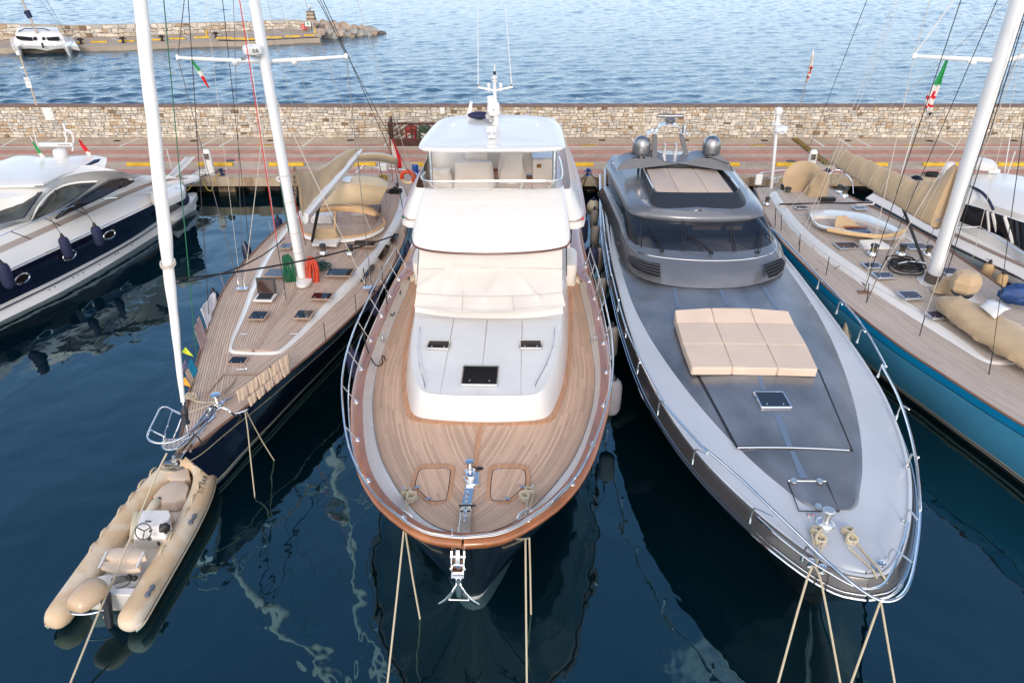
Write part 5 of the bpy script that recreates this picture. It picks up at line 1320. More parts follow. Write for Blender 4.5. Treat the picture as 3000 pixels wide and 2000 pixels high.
# air vents in the cowl
for pts in([(400,1275),(440,1290),(560,1335),(664,1352),(664,1466),(560,1440),(440,1385),(398,1330)],[(1520,1362),(1610,1330),(1675,1300),(1705,1340),(1690,1400),(1640,1450),(1568,1474)]):
    b=B();P=[RH(x,y,2.98-(y-1300)/260*.56+.10)+Vector((0,-.06,.05))for x,y in pts]
    b.add(P,[tuple(range(len(P)))]);v=ob('air_vent',b,m_black,GY,angle=0,rc=False)
    b=B();n=len(P)
    lo=pts[0]if pts[0][0]<1000 else pts[0]
    for k in range(4):
        f=(k+.7)/4.4
        if pts[0][0]<1000:l_=[(402+0*f,1275+62*f),(520,1322+95*f),(662,1352+112*f)]
        else:l_=[(1522+45*f,1362+108*f),(1620+20*f,1328+110*f),(1690+8*f,1308+70*f)]
        b.tube([RH(x,y,2.98-(y-1300)/260*.56+.12)+Vector((0,-.07,.06))for x,y in l_],.022,6)
    ob('louvre',b,m_char,v)
# sunpad tub on the roof
to=smooth_poly([RH(x,y,4.10)for x,y in[(495,530),(530,640),(562,760),(582,835),(610,868),(680,888),(820,896),(1000,899),(1180,896),(1310,888),(1372,868),(1392,838),(1378,790),(1330,715),(1240,610),(1165,530),(800,500)]],1)
ti=smooth_poly([RH(x,y,4.46)for x,y in[(505,528),(548,620),(590,712),(612,748),(640,753),(720,755),(830,757),(1000,758),(1160,758),(1260,757),(1320,755),(1335,745),(1326,715),(1270,640),(1200,560),(1160,525),(800,505)]],1)
c=sum(ti,Vector())/len(ti)
b=B();b.loft([to,ti,[q.lerp(c,.06)+Vector((0,0,0))for q in ti],[q.lerp(c,.07)-Vector((0,0,.12))for q in ti]]);tub=ob('sunpad_coaming',b,m_char,GY,angle=35)
px_=[[(553,556),(722,546),(940,550),(1135,558)],[(622,742),(818,743),(1070,744),(1278,747)]]
for j in range(3):
    T=[RH(*px_[0][j],4.44),RH(*px_[0][j+1],4.44),RH(*px_[1][j+1],4.44),RH(*px_[1][j],4.44)];c=sum(T,Vector())/4;T=[c+(q-c)*.993 for q in T]
    Q=[]
    for k in range(4):Q+=[T[k].lerp(T[(k+1)%4],f)for f in(.02,.33,.66,.98)]
    b=B();b.loft([[q-Vector((0,0,.2))for q in Q],[q-Vector((0,0,.02))for q in Q],[q.lerp(c,.03)for q in Q]]);ob('roof_cushion',b,mat('taupe_cushion',(.50,.40,.33),.65,noise=(1.5,.05,4)),GY,angle=35)
for pts in([(520,535),(560,620),(608,716)],[(1158,535),(1250,620),(1322,716)]):
    b=B();b.tube([RH(x,y,4.53)for x,y in pts],.026,8);ob('coaming_rail',b,m_chrome,tub)
# spoiler wing over the roof aft end, arch, domes
sp1=arc(RH,[(300,575),(325,520),(375,490),(470,465),(560,458),(650,462),(700,490),(760,500),(880,500),(925,488),(970,462),(1080,468),(1180,492),(1250,535),(1283,572)],4.62,1)
sp0=[q+Vector((0,.75,.10))for q in sp1]
b=B();b.loft([sp1+[q-Vector((0,0,.05))for q in sp1[::-1]],sp0+[q-Vector((0,0,.05))for q in sp0[::-1]]]);ob('spoiler',b,m_gsup,GY,angle=40)
for x in(500,660,930,1065):
    p=RH(x,510,4.5);b=B();b.tube([p+Vector((0,.3,.1)),p+Vector((0,.25,-.6))],.05,8);ob('spoiler_strut',b,m_char,GY)
dY=RH(505,462,4.70).y+.35
def dy(x,y,o=0):return UY(1700+x*650/1853,300+y*650/1853,dY+o)
m_domem=mat('brushed_grey_metal',(.34,.34,.35),.27,metal=.95,noise=(2,.08,4))
for x in(505,1086):
    c=dy(x,445);r=.385;h=(dy(x,278)-c).z
    b=B();b.lathe([(.20,-.16),(.27,-.15),(.27,-.05),(.14,-.03),(.14,.03),(.30,.06),(.37,.12),(r,.22),(r,h*.5),(r*.96,h*.66),(r*.84,h*.8),(r*.62,h*.91),(r*.34,h*.975),(.02,h)],c,32);d=ob('satellite_dome',b,m_domem,GY,angle=50)
    b=B();b.box(c+Vector((0,-r-.0,.14)),(.035,.02,.12));ob('dome_clip',b,m_char,d)
b=B()
def plate3(b,pts,t=.10):
    P=[dy(x,y)for x,y in pts];n=len(P);b.add(P+[q+Vector((0,t,0))for q in P],[tuple(range(n)),tuple(range(2*n-1,n-1,-1))]+[(i,(i+1)%n,n+(i+1)%n,n+i)for i in range(n)])
plate3(b,[(600,455),(612,275),(642,275),(640,455)],.35);ob('arch_leg',b,m_gsup,GY,angle=20);b=B();plate3(b,[(870,445),(833,275),(862,275),(908,440)],.35);ob('arch_leg',b,m_gsup,GY,angle=20);ar=None
b=B();U1=[(560,278),(585,258),(640,262),(655,250),(664,210),(680,196),(740,192),(805,196),(826,212),(838,250),(850,264),(900,262),(920,280)]
P=[dy(x,y)for x,y in U1];b.loft([[P[i]+Vector((0,0,.03)),P[i]+Vector((0,.4,.03)),P[i]+Vector((0,.4,-.03)),P[i]+Vector((0,0,-.03))]for i in range(len(P))]);ar=ob('arch_top',b,m_alu,GY,angle=40)
b=B();p=dy(745,190,.2);b.lathe([(.16,0),(.16,.08),(.22,.16),(.22,.26),(.12,.30),(.08,.34)],p,18);p1=dy(646,115,.2);p2=dy(860,115,.2)
b.tube([p1,p2],.075,12);ob('radar_scanner',b,m_domem,ar,angle=40)
b=B();p=dy(866,262,.15);b.lathe([(.11,0),(.11,.03),(.10,.06),(.10,.26),(.07,.35),(.01,.38)],p,14);ob('camera_dome',b,m_domem,ar)
b=B();p=dy(615,255,.15)
for k in(-1,1):b.lathe([(.02,-.1),(.06,-.02),(.08,.06),(.05,.1)],p+Vector((.1*k,0,.12)),10,M=Matrix.Rotation(1.3,4,'X'))
b.tube([p,p+Vector((0,0,.12))],.04);ob('horn',b,m_chrome,ar)
for pts in([(685,458),(706,355),(716,355),(714,458)],[(777,458),(800,355),(812,355),(808,458)]):
    b=B();plate3(b,pts,.3);ob('fin',b,m_alu,GY,angle=20)
# guard rails: right and left bow rails with cranked stanchions
def graily(pts):return[RO(x,y,z)for x,y,z in pts]
GRz=3.02
Rr=[RH(1560,1020,2.95),RH(1700,1140,2.98)]+[RN(x,y,GRz)for x,y in[(1800,0),(1920,120),(2060,270),(2190,440),(2300,640),(2352,740)]]+[DS(x,y,3.05)for x,y in[(2020,830),(2060,900),(2085,970),(2102,1040),(2111,1110),(2114,1180)]]+[RO(x,y,3.0)for x,y in[(1822,450),(1815,650),(1790,850),(1760,1000),(1715,1120),(1650,1185),(1570,1208),(1500,1195),(1400,1140),(1280,1050),(1150,940),(1000,800),(820,625),(640,455),(450,270),(250,100),(130,0)]]+[RN(x,y,3.0)for x,y in[(1000,1400),(800,1180),(640,1000),(560,860),(470,690),(400,540),(350,420),(300,250),(265,110),(240,0)]]+[RH(x,y,3.0)for x,y in[(260,1450),(225,1250),(205,1100),(195,1000),(185,900)]]
b=B();b.tube(smooth_poly(Rr,2,closed=False),.030,8);gr=ob('guard_rail',b,m_chrome,GY)
R2=[RO(x,y,2.78)for x,y in[(570,560),(700,680),(850,800),(1000,910),(1150,1000),(1280,1075),(1390,1110),(1480,1105),(1550,1070),(1610,960),(1660,840),(1700,720),(1725,600)]]
b=B();b.tube(smooth_poly(R2,2,closed=False),.024,8);ob('lower_rail',b,m_chrome,gr)
def stan(bx,by,R_,k,tx,ty,tz_=GRz,R2_=None):
    p=R_(bx,by,2.42);q=(R2_ or R_)(tx,ty,tz_);b=B();m_=Vector((p.x,p.y,p.z+.42));m_=p.lerp(q,.12)+Vector((0,0,.40));b.tube(smooth_poly([p,p+Vector((0,0,.36)),m_,q],1,closed=False),.020,8);o=ob('stanchion',b,m_alu,GY)
    b=B();b.lathe([(.045,0),(.04,.06),(.03,.12)],p,10);ob('stanchion_base',b,m_chrome,o)
for bx,by,tx,ty in[(345,490,352,430),(436,765,458,685),(592,1080,650,998),(858,1455,972,1380),(285,290,296,208),(1813,120,1855,60),(1960,310,2006,240),(2120,530,2182,450),(2278,795,2345,715)]:stan(bx,by,RN,0,tx,ty)
for bx,by,tx,ty in[(512,600,690,550),(912,890,1062,892),(1553,910,1757,905),(1680,610,1795,577),(1715,185,1795,115)]:stan(bx,by,RO,0,tx,ty,3.0)
for bx,by,tx,ty in[(2080,1075,2110,1050),(2058,962,2088,940)]:stan(bx,by,DS,0,tx,ty,3.04)
for bx,by,tx,ty in[(240,1330,230,1250),(210,1140,200,1060)]:stan(bx,by,RH,0,tx,ty,3.0)
# side ladder and side windows at the aft left
for side in():
    b=B();y0=24.2;P=[gw(side*3.02,s,z)for s,z in((15.6,2.7),(17.5,2.62),(21,2.7),(21.5,3.3),(18,3.62),(16.2,3.35))]
    n=len(P);b.add(P+[q+Vector((-side*.5,0,0))for q in P],[tuple(range(n)),tuple(range(2*n-1,n-1,-1))]+[(i,(i+1)%n,n+(i+1)%n,n+i)for i in range(n)]);ob('side_window',b,m_glass,GY,angle=0)
b=B()
for x0_,x1_ in((255,262),(290,300)):b.tube([RH(x0_,640,3.4),RH(x1_,480,4.3)],.022,6)
for k in range(5):b.tube([RH(258+k,620-k*28,3.45+k*.18),RH(294+k,620-k*28,3.45+k*.18)],.016,6)
ob('boarding_ladder',b,m_chrome,GY)
# ================================================================ DARK BLUE SAILING YACHT
DY=thing('sailing_yacht','dark navy hulled sailing yacht with weathered teak deck, left of the white motor yacht','sailing yacht',(-8.15,13.35,0),math.radians(-2.8))
MD=WMof(DY)
def dw(x,s,z):return MD@Vector((x,s,z))
db=curve([0,.15,.4,1,1.5,2.9,4.2,6.2,8.1,10,11.5,14,17,21,23],[.05,.15,.27,.46,.63,1.13,1.53,2.12,2.57,2.90,2.98,2.95,2.62,2.2,1.95])
dsh=curve([0,4,10,16,23],[2.02,1.90,1.80,1.75,1.80])
m_gold=mat('cream_stripe',(.60,.52,.34),.4)
hull(DY,'hull',23,db,dsh,[(0,0),(.17,1),(.188,0),(.5,0),(.875,2),(.91,0),(.93,2),(.95,0),(1.0,3),(1.4,3)],[m_navy,m_gold,mat('boot_cream',(.55,.52,.44),.4),mat('antifoul_dark',(.01,.012,.014),.6)],rake=1.15,fl=(.42,.14),n=50)
m_teakw=teak('teak_deck_weathered',(.52,.385,.30),.078,.17,dark=(.10,.07,.055),var=.2,rough=.75)
deck(DY,'deck',lambda s:db(s)-.02,lambda s:dsh(s)+.0,.02,23,m_teakw,n=60,crown=.06,ps=1.2)
m_toe=mat('teak_toerail',(.20,.10,.06),.5,noise=(3,.2,4))
b=B()
for side in(1,-1):
    ss=span(.1,23,50,1.2);b.tube([dw(side*(db(s)-.02),s,dsh(s)+.03)for s in ss],.035,6)
ob('toe_rail',b,m_toe,DY)
# coachroof: white sloping band, teak top
ce=[(0,4.72),(.35,4.73),(.68,4.78),(.86,4.92),(.96,5.2),(1.15,5.95),(1.5,7.8),(1.88,9.5),(2.24,11.5),(2.44,13.5),(2.50,15.5),(2.44,17.5),(2.2,19.3),(1.8,20.6)]
zd=lambda s:dsh(s)+.05;zr=lambda s:dsh(s)+.05+.16*min(max((s-4.7)/5,.35),1.25)
bw=curve([4.7,8,12,20],[.13,.26,.36,.36])
o0=smooth_poly(mir([(x,s,zd(s)-.03)for x,s in ce]),2,closed=False)
def insp(P,d_,dz):
    r=[]
    for i,q in enumerate(P):
        a_=Vector(P[max(i-1,0)]);c_=Vector(P[min(i+1,len(P)-1)]);t=(c_-a_);t.z=0;t.normalize();n_=Vector((-t.y,t.x,0))
        q=Vector(q);w=d_(q.y)if callable(d_)else d_;r.append(q+n_*w+Vector((0,0,dz(q.y)if callable(dz)else dz)))
    return r
o1=insp(o0,.05,lambda s:(zr(s)-zd(s))*.75);o2=insp(o0,bw,lambda s:zr(s)-zd(s)+.03);
b=B();b.grid([o0,o1,o2]);cr_=ob('coachroof_side',b,m_white,DY,local=True,angle=60)
n2=len(o2);hl=n2//2;L_=o2[:hl];R__=o2[::-1][:hl];rows=[];uv=[]
for p,q in zip(L_,R__):rows.append([p.lerp(q,j/12)+Vector((0,0,.07*(1-(j/6-1)**2)-.003))for j in range(13)]);uv.append([(abs(p.x-q.x)/2*(1-abs(j/6-1)),p.y)for j in range(13)])
b=B();b.grid(rows,0,uv);ob('coachroof_top',b,m_teakw,DY,local=True,angle=60,rc=False)
ZR=2.08
b=B()
kp=[(.02,s,zr(s)+.075)for s in span(4.9,13,20)];b.grid([[(x-.09,s,z)for x,s,z in kp],[(x+.09,s,z)for x,s,z in kp]],0);ob('king_plank',b,mat('teak_weathered_margin',(.42,.29,.21),.7,noise=(2,.15,5)),DY,local=True,rc=False)
m_marg=MATS['teak_weathered_margin']
b=B()
for pts in([(480,870),(600,715),(860,712)],[(480,872),(560,862),(740,862),(800,860)],[(605,722),(545,790),(500,850)],[(700,730),(660,800),(610,850)]):
    for(xa,ya),(xb_,yb_)in zip(pts[:-1],pts[1:]):
        p,q=RJ(xa,ya,1.98),RJ(xb_,yb_,1.98);d=(q-p).normalized();s_=Vector((-d.y,d.x,0))*.05;up_=Vector((0,0,.012+.004*(len(b.f)%9)));b.add([p-s_+up_,q-s_+up_,q+s_+up_,p+s_+up_],[(0,1,2,3)])
ob('forehatch_margin',b,m_marg,DY,rc=False,angle=0)
def polyp(name,pts,R_,z,t,mt,par,ang=25,dz=0.0,lab=None):
    P=[R_(x,y,(z[i]if isinstance(z,(list,tuple))else z))for i,(x,y)in enumerate(pts)]
    b=B();b.prism(P,t);return ob(name,b,mt,par,angle=ang,label=lab)
for pts in([(1430,1322),(1520,1185),(1548,1166),(1562,1190),(1450,1318)],[(1590,1108),(1665,988),(1698,1006),(1620,1128)],[(1698,950),(1742,882),(1776,900),(1722,978)],[(1818,675),(1828,668),(1840,690),(1836,704)]):
    polyp('cabin_window',pts,RF,2.0,.05,m_glass,cr_)
def fh(R_,x,y,w,d,z=2.2,rz=0,gl=None,par=DY):
    return hatch(par,R_(x,y,z),w,d,math.radians(-2.8)+rz,m_marg,gl or m_glass,h=.028,name='flush_hatch')
fh(RF,1240,1250,.98,.68,2.19);fh(RF,680,1255,.98,.72,2.17,0,mat('hazy_acrylic',(.10,.11,.15),.3));fh(RF,1075,1468,.74,.52,2.16);fh(RF,1470,985,.95,.62,2.2);fh(RF,745,1008,.5,.55,2.2,0,MATS['hazy_acrylic'])
fh(RJ,862,300,.60,.60,2.13);fh(RJ,1183,294,.60,.60,2.13);fh(RJ,718,618,.56,.46,1.97)
c=RF(555,1478,2.16);b=B();b.box(c,(.66,.55,.07),rz=-.05);oh=ob('open_hatch',b,m_white,DY,bevel=.01)
b=B();b.box(c+Vector((0,0,.04)),(.50,.40,.02));ob('opening',b,m_char,oh)
M=Matrix.Rotation(math.radians(78),4,'X');b=B();b.box(c+Vector((0.0,.30,.30)),(.66,.58,.04),M=M);hl_=ob('raised_lid',b,m_char,oh,bevel=.01)
b=B();b.box(c+Vector((0,.272,.30)),(.54,.46,.01),M=M);ob('lid_pane',b,mat('brown_acrylic',(.05,.025,.02),.1,coat=.8),hl_)
# plinth and mast
mp=RF(905,1328,2.2);PL=smooth_poly([RF(828,1350,2.24),RF(850,1300,2.24),RF(930,1270,2.24),RF(985,1270,2.24),RF(990,1310,2.24),RF(940,1355,2.24),RF(880,1368,2.24)],2)
b=B();b.prism(PL,.12,ins=.02);ob('mast_collar',b,m_white,DY)
def ry_(px,py,Y):return UY(px,py,Y)
MB=ry_(600+905*700/2195,400+1318*700/2195,23.0);MT=ry_(583*3000/2352,0,23.85);dm=(MT-MB);MTOP=MB+dm*(26-MB.z)/dm.z
def mz(z):return MB+dm*((z-MB.z)/dm.z)
def mastmesh(p,q,rx,ry,n=16):
    b=B();b.loft([[c+Vector((rx*math.cos(2*math.pi*k/n),ry*math.sin(2*math.pi*k/n),0))for k in range(n)]for c in(p,q)]);return b
ms=ob('mast',mastmesh(MB-Vector((0,0,.1)),MTOP,.165,.24),m_mast,DY)
b=B();b.tube([mz(z)+Vector((.02,.24,0))for z in(2.6,25)],.03,5);ob('mast_track',b,m_alu,ms)
for z in(3.2,3.9,5.0,5.9):
    b=B();c=mz(z);b.tube([c+Vector((.17*math.cos(k*.524),.245*math.sin(k*.524),0))for k in range(12)],.012,5,closed=True);ob('mast_band',b,m_wirel,ms)
b=B();c=MB+Vector((0,0,.08))
for j in range(3):b.tube([c+Vector((.19*math.cos(k*.524),.27*math.sin(k*.524),.06*j-.05))for k in range(12)],.035,6,closed=True)
ob('mast_foot_rope',b,mat('cream_webbing',(.52,.46,.36),.8),ms)
# spreaders, radar
TL=ry_(408*1.2755,133*1.2755,24.5);TR=ry_(795*1.2755,130*1.2755,24.5);RT=ry_(606*1.2755,143*1.2755,23.9)
for T in(TL,TR):
    b=B();b.tube([RT+Vector((0,.1,0)),RT.lerp(T,.5),T],[.07,.06,.045],8);sp_=ob('spreader',b,m_mast,ms)
    b=B();b.lathe([(.02,-.08),(.06,-.05),(.06,.06),(.02,.1)],T,10);ob('spreader_tip',b,m_mast,sp_)
    b=B();q=RT.lerp(T,.36 if T is TR else.33);b.lathe([(.01,-.16),(.08,-.12),(.11,-.05),(.11,.0),(.02,.02)],q,12);ob('deck_floodlight',b,m_mast,sp_)
c=ry_(581*1.2755,116*1.2755,23.3);b=B();b.lathe([(.22,-.12),(.29,-.09),(.31,0),(.30,.10),(.24,.15),(.05,.16)],c,24);rad=ob('radome',b,m_mast,ms)
b=B();b.lathe([(.20,-.16),(.28,-.12),(.285,-.10)],c,20);b.tube([c+Vector((0,0,-.15)),c+Vector((.15,.45,-.35))],.05,8);ob('radome_bracket',b,m_alu,rad)
b=B();add_text(b,'B&',.17,c+Vector((.17,-.275,.02)),(1,.62,0),(0,0,1));ob('radome_letters',b,m_black,rad,angle=0,rc=False)
b=B();q=c+Vector((-.26,-.08,-.2));b.tube([q,q+Vector((-.06,-.1,-.02))],.06,10);ob('spotlight',b,m_alu,rad)
# furled headsail on the forestay
P0=UY(427*1.2755,985*1.2755,13.85);PM=UY(321*1.2755,0,17.7);d=PM-P0;PT=P0+d*((25.3-P0.z)/d.z)
def fs(f):return P0.lerp(PT,f)
n=150;
def frad(z):return.05+.10*min(max((z-2.9)/4.0,0),1)-.03*max(0,(z-15)/10)
b=B();pts=[fs(.028+.96*i/n)for i in range(n+1)]
rows=[];
ax=d.normalized();ux=ax.cross(Vector((0,1,0))).normalized();uy_=ux.cross(ax)
for i,p in enumerate(pts):
    r=frad(p.z);rows.append([p+(ux*math.cos(a)+uy_*math.sin(a))*r*(1+.05*math.sin(a+i*.42)+.05*math.sin(2*a-i*.9)*(1 if p.z<7 else.3))for a in[2*math.pi*k/14 for k in range(14)]])
b.loft(rows);sl_=ob('furled_headsail',b,mat('white_sailcloth',(.76,.74,.70),.75,noise=(2,.04,5),bump=(5,.2,.03)),DY,angle=70)
b=B();b.lathe([(.09,-.02),(.11,0),(.11,.05),(.085,.07),(.085,.25),(.10,.27),(.04,.45)],fs(.006),14,M=Matrix.Rotation(-.35,4,'X'));ob('furling_drum',b,m_char,sl_)
b=B();b.tube([fs(0)-Vector((0,0,.3)),fs(.03)],.03,8);ob('turnbuckle',b,m_chrome,sl_)
b=B();c=fs(.165)
for j in range(2):b.tube([c+Vector((.165*math.cos(k*.524),.16*math.sin(k*.524),.05*math.sin(k*.524)+.06*j))for k in range(12)],.025,6,closed=True)
ob('sail_tie',b,m_wirel,sl_)
# boom, sail bag, awnings
BA=UY(892,640,23.95);BE=UY(1054,446,30.7)
b=B();dbm=(BE-BA).normalized();sx_=Vector((1,0,0))
b.loft([[p+Vector((w*x,0,h*z))for x,z in((-1,.6),(-.5,1),(.5,1),(1,.6),(.7,-.6),(.2,-1),(-.2,-1),(-.7,-.6))]for p,w,h in((BA,.16,.2),(BA.lerp(BE,.5),.18,.22),(BE,.13,.15))]);bo=ob('boom',b,m_mast,DY,angle=40)
b=B();p=RF(985,965,2.2);q=BA.lerp(BE,.22)-Vector((0,0,.15));b.tube([p,q],.06,10);ob('vang_strut',b,m_black,bo)
topE=[(828,272,24.1),(850,300,24.5),(900,318,25.0),(945,327,25.5),(1060,312,26.6),(1200,210,28.2),(1330,122,29.7),(1428,112,30.6)]
botE=[(900,728,23.9),(915,712,24.1),(960,660,24.6),(1010,600,25.1),(1120,478,26.4),(1260,320,28.0),(1370,200,29.7),(1432,130,30.7)]
F_=lambda x,y,Y:UY(600+x*700/2195,400+y*700/2195,Y)
def bag(te,be,amp,nm,mt,sg=0.0):
    T=smooth_poly([F_(*q)for q in te],2,closed=False);Bt=smooth_poly([F_(*q)for q in be],2,closed=False);m=len(T);rows=[]
    for j in range(15):
        f=j/14;rows.append([t.lerp(q,f)+Vector((amp*math.sin(i*.55+f*4)*math.sin(math.pi*f)+.5*amp*math.sin(i*1.7+f*2),0,-sg*math.sin(math.pi*i/(m-1))*(1-f)))for i,(t,q)in enumerate(zip(T,Bt))])
    b=B();b.grid(rows);return ob(nm,b,mt,bo,angle=70,rc=False,solid=.01)
bag(topE,botE,.05,'sail_bag',m_tan)
bag([(940,322,26.2),(1000,318,26.8),(1060,300,27.2),(1200,190,28.8),(1290,130,29.8),(1400,106,30.8)],[(1000,600,25.3),(1050,540,25.9),(1120,470,26.6),(1260,310,28.2),(1370,195,29.9),(1432,128,30.9)],.03,'sail_bag_lining',mat('pale_lining_cloth',(.60,.55,.46),.85))
b=B();rd=random.Random(4)
pts=[F_(828+rd.uniform(-12,10),275+i*14,23.95+rd.uniform(-.12,.1))for i in range(32)];b.tube(smooth_poly(pts,1,closed=False),.05,6);ob('folded_sail_edge',b,mat('brown_sail_slides',(.30,.22,.15),.8),bo)
def shell(name,rows,mt,par,k=2,solid=.02,ang=60):
    R2_=[[Vector(q)for q in smooth_poly(r,k,closed=False)]for r in rows];b=B();b.grid(R2_);return ob(name,b,mt,par,angle=ang,rc=False,solid=solid)
# aft bimini
shell('aft_bimini',[[RF(1392,228,4.25),RF(1500,222,4.35),RF(1620,224,4.35),RF(1740,258,4.2),RF(1772,262,4.0)],[RF(1400,175,4.55),RF(1500,160,4.72),RF(1640,165,4.72),RF(1750,195,4.6),RF(1776,215,4.4)],[RF(1415,150,4.5),RF(1520,140,4.65),RF(1650,150,4.65),RF(1740,180,4.5),RF(1765,205,4.3)]],m_ltan,DY)
for x,y in((1405,230),(1745,262),(1600,235)):
    p=RF(x,y,4.15);b=B();b.tube([p,p+Vector((.1,.5,-2.2))],.022,6);ob('bimini_pole',b,m_chrome,DY)
# cockpit tent and wraparound spray hood
shell('cockpit_awning',[[RF(1062,652,3.0),RF(1180,646,3.05),RF(1330,638,3.05),RF(1480,632,3.0),RF(1612,622,2.9)],[RF(1095,560,3.35),RF(1200,520,3.55),RF(1350,505,3.6),RF(1520,510,3.5),RF(1648,530,3.3)],[RF(1150,480,3.65),RF(1230,450,3.85),RF(1370,440,3.92),RF(1550,448,3.85),RF(1680,470,3.6)],[RF(1180,450,3.62),RF(1250,385,3.9),RF(1400,368,4.0),RF(1590,382,3.9),RF(1690,440,3.55)],[RF(1190,440,3.3),RF(1260,372,3.6),RF(1400,352,3.7),RF(1600,368,3.6),RF(1700,430,3.2)]],m_ltan,DY)
polyp('folded_towel',[(1250,408),(1335,415),(1352,366),(1268,368)],RF,3.98,.03,m_white,DY)
hb=[(898,760,2.35),(890,830,2.3),(905,880,2.27),(970,905,2.25),(1100,925,2.25),(1240,925,2.25),(1380,915,2.25),(1500,890,2.25),(1600,845,2.27),(1658,800,2.3),(1640,750,2.35)]
h1=[(925,745,2.7),(930,790,2.62),(945,825,2.6),(1000,830,2.62),(1100,840,2.66),(1240,845,2.68),(1380,832,2.66),(1480,810,2.64),(1560,780,2.62),(1610,755,2.62),(1600,720,2.7)]
h2=[(950,725,2.95),(965,715,2.98),(1000,705,3.02),(1060,698,3.06),(1140,692,3.1),(1240,690,3.12),(1340,692,3.12),(1430,702,3.08),(1510,718,3.04),(1570,735,2.98),(1590,715,2.9)]
h3=[(980,690,3.05),(1000,680,3.1),(1040,668,3.18),(1100,655,3.25),(1180,646,3.3),(1280,642,3.32),(1380,642,3.3),(1450,650,3.25),(1520,668,3.16),(1570,700,3.05),(1600,735,2.9)]
base=[[(x,y+48-10*(i in(0,10)),z-.1)for i,(x,y,z)in enumerate(hb)],hb]
shell('hood_plinth',[[RF(*q)for q in r]for r in base],m_white,DY)
m_clear=mat('clear_vinyl',(.55,.50,.50),.06,alpha=.30,spec=.7)
W1=[[Vector(q).lerp(Vector(p),f)for p,q in zip([RF(*q)for q in h2],[RF(*q)for q in hb])]for f in(0,1)]
hood=shell('hood_window',[[RF(*q)for q in hb],[RF(*q)for q in h1],[RF(*q)for q in h2]],m_clear,DY,solid=0)
shell('hood_top',[[RF(*q)for q in h2],[RF(*q)for q in h3],[RF(x+10,y-22,z-.1)for x,y,z in h3]],mat('orange_tan_canvas',(.55,.34,.17),.8,noise=(2,.1,5)),DY)
b=B();b.tube(smooth_poly([RF(x,y+3,z+.01)for x,y,z in hb],2,closed=False),.05,6);ob('hood_binding',b,MATS['orange_tan_canvas'],hood)
b=B();b.tube([RF(1200,690,3.12)+Vector((0,-.02,.02)),RF(1198,845,2.70)+Vector((0,-.03,0)),RF(1190,880,2.3)],.045,6);ob('hood_strap',b,MATS['orange_tan_canvas'],hood)
b=B();c=RF(1230,820,2.15);b.box(c+Vector((0,1.2,.1)),(3.0,1.6,.25));b.box(c+Vector((.3,.6,.25)),(.3,.8,.5));cp=ob('companionway',b,m_toe,DY)
b=B();b.box(RF(1060,830,2.2)+Vector((0,.6,.2)),(.9,.7,.35));b.box(RF(1350,780,2.3)+Vector((0,.8,.1)),(.8,.6,.5));ob('cockpit_seat',b,m_white,DY,bevel=.05)
t=thing('liferaft_cover','tan covered box on a white plinth just ahead of the clear spray hood','covered box',tuple(RF(1100,960,2.3)))
c=RF(1108,950,2.3)+Vector((0,.3,0));clothbox('cover',c,.95,.52,.42,m_tan,t,.92,.7,5,wr=.025)
b=B();b.prism([RF(985,985,2.32),RF(1000,955,2.32),RF(1250,925,2.32),RF(1208,992,2.32)],.1);ob('plinth',b,m_white,t)
def winch(c,s=1.0,par=DY,dark=True):
    b=B();b.lathe([(.13*s,0),(.14*s,.03*s),(.13*s,.06*s),(.09*s,.10*s)],c,18);w=ob('winch',b,m_chrome,par,angle=30)
    b=B();b.lathe([(.09*s,.10*s),(.078*s,.14*s),(.078*s,.22*s),(.095*s,.25*s)],c,18);ob('winch_drum',b,mat('bronze_drum',(.20,.17,.12),.4,metal=.8),w)
    b=B();b.lathe([(.10*s,.25*s),(.105*s,.28*s),(.09*s,.31*s),(.02*s,.32*s)],c,18);ob('winch_top',b,m_char if dark else m_chrome,w);return w
winch(RF(1092,1075,2.2),1.25);winch(RF(1340,1080,2.2),1.25);winch(RF(1755,530,1.9),1.2);winch(RF(1770,480,1.9),.9)
def coil(name,c,w,h,col,par,lb=None,n=9,seed=0,vert=True,r=.016):
    rd=random.Random(seed);b=B()
    for i in range(n):
        if vert:
            ww=w*rd.uniform(.5,1);hh=h*rd.uniform(.8,1);o=Vector((rd.uniform(-w,w)*.4,rd.uniform(-.05,.05),0));b.tube([Vector(c)+o+Vector((ww*.5*math.sin(a)*(1+.2*math.sin(2*a)),.04*math.sin(a*2+i),-hh/2+hh/2*math.cos(a)))for a in[2*math.pi*k/14 for k in range(14)]],r,5,closed=True)
        else:
            ww=w*rd.uniform(.45,1);o=Vector((rd.uniform(-w,w)*.25,rd.uniform(-w,w)*.25,.02+rd.uniform(0,h)));b.tube([Vector(c)+o+Vector((ww*.5*math.cos(a),ww*.5*rd.uniform(.7,1)*math.sin(a),.02*math.sin(3*a)))for a in[2*math.pi*k/14 for k in range(14)]],r,5,closed=True)
    return ob(name,b,col,par)if par else b
def lcoil(c,w,h,col,lb,cat='rope coil',grp=None,**k):
    b=coil('x',c,w,h,col,None,**k);return top('rope_coil',b,col,lb,cat,grp)
lcoil(MB+Vector((-.42,-.1,1.05)),.28,1.5,m_green,'dark green rope coil hanging on the left side of the dark sailboat mast',n=16,seed=1)
lcoil(MB+Vector((.42,-.12,.95)),.30,1.45,mat('orange_red_rope',(.60,.07,.03),.7),'orange-red rope coil hanging on the right side of the dark sailboat mast',n=16,seed=2,r=.02)
lcoil(RF(1060,1200,2.2),.75,.12,mat('dark_green_rope',(.02,.06,.05),.7),'pile of dark green and black lines on the deck right of the dark mast foot',n=16,seed=3,vert=False)
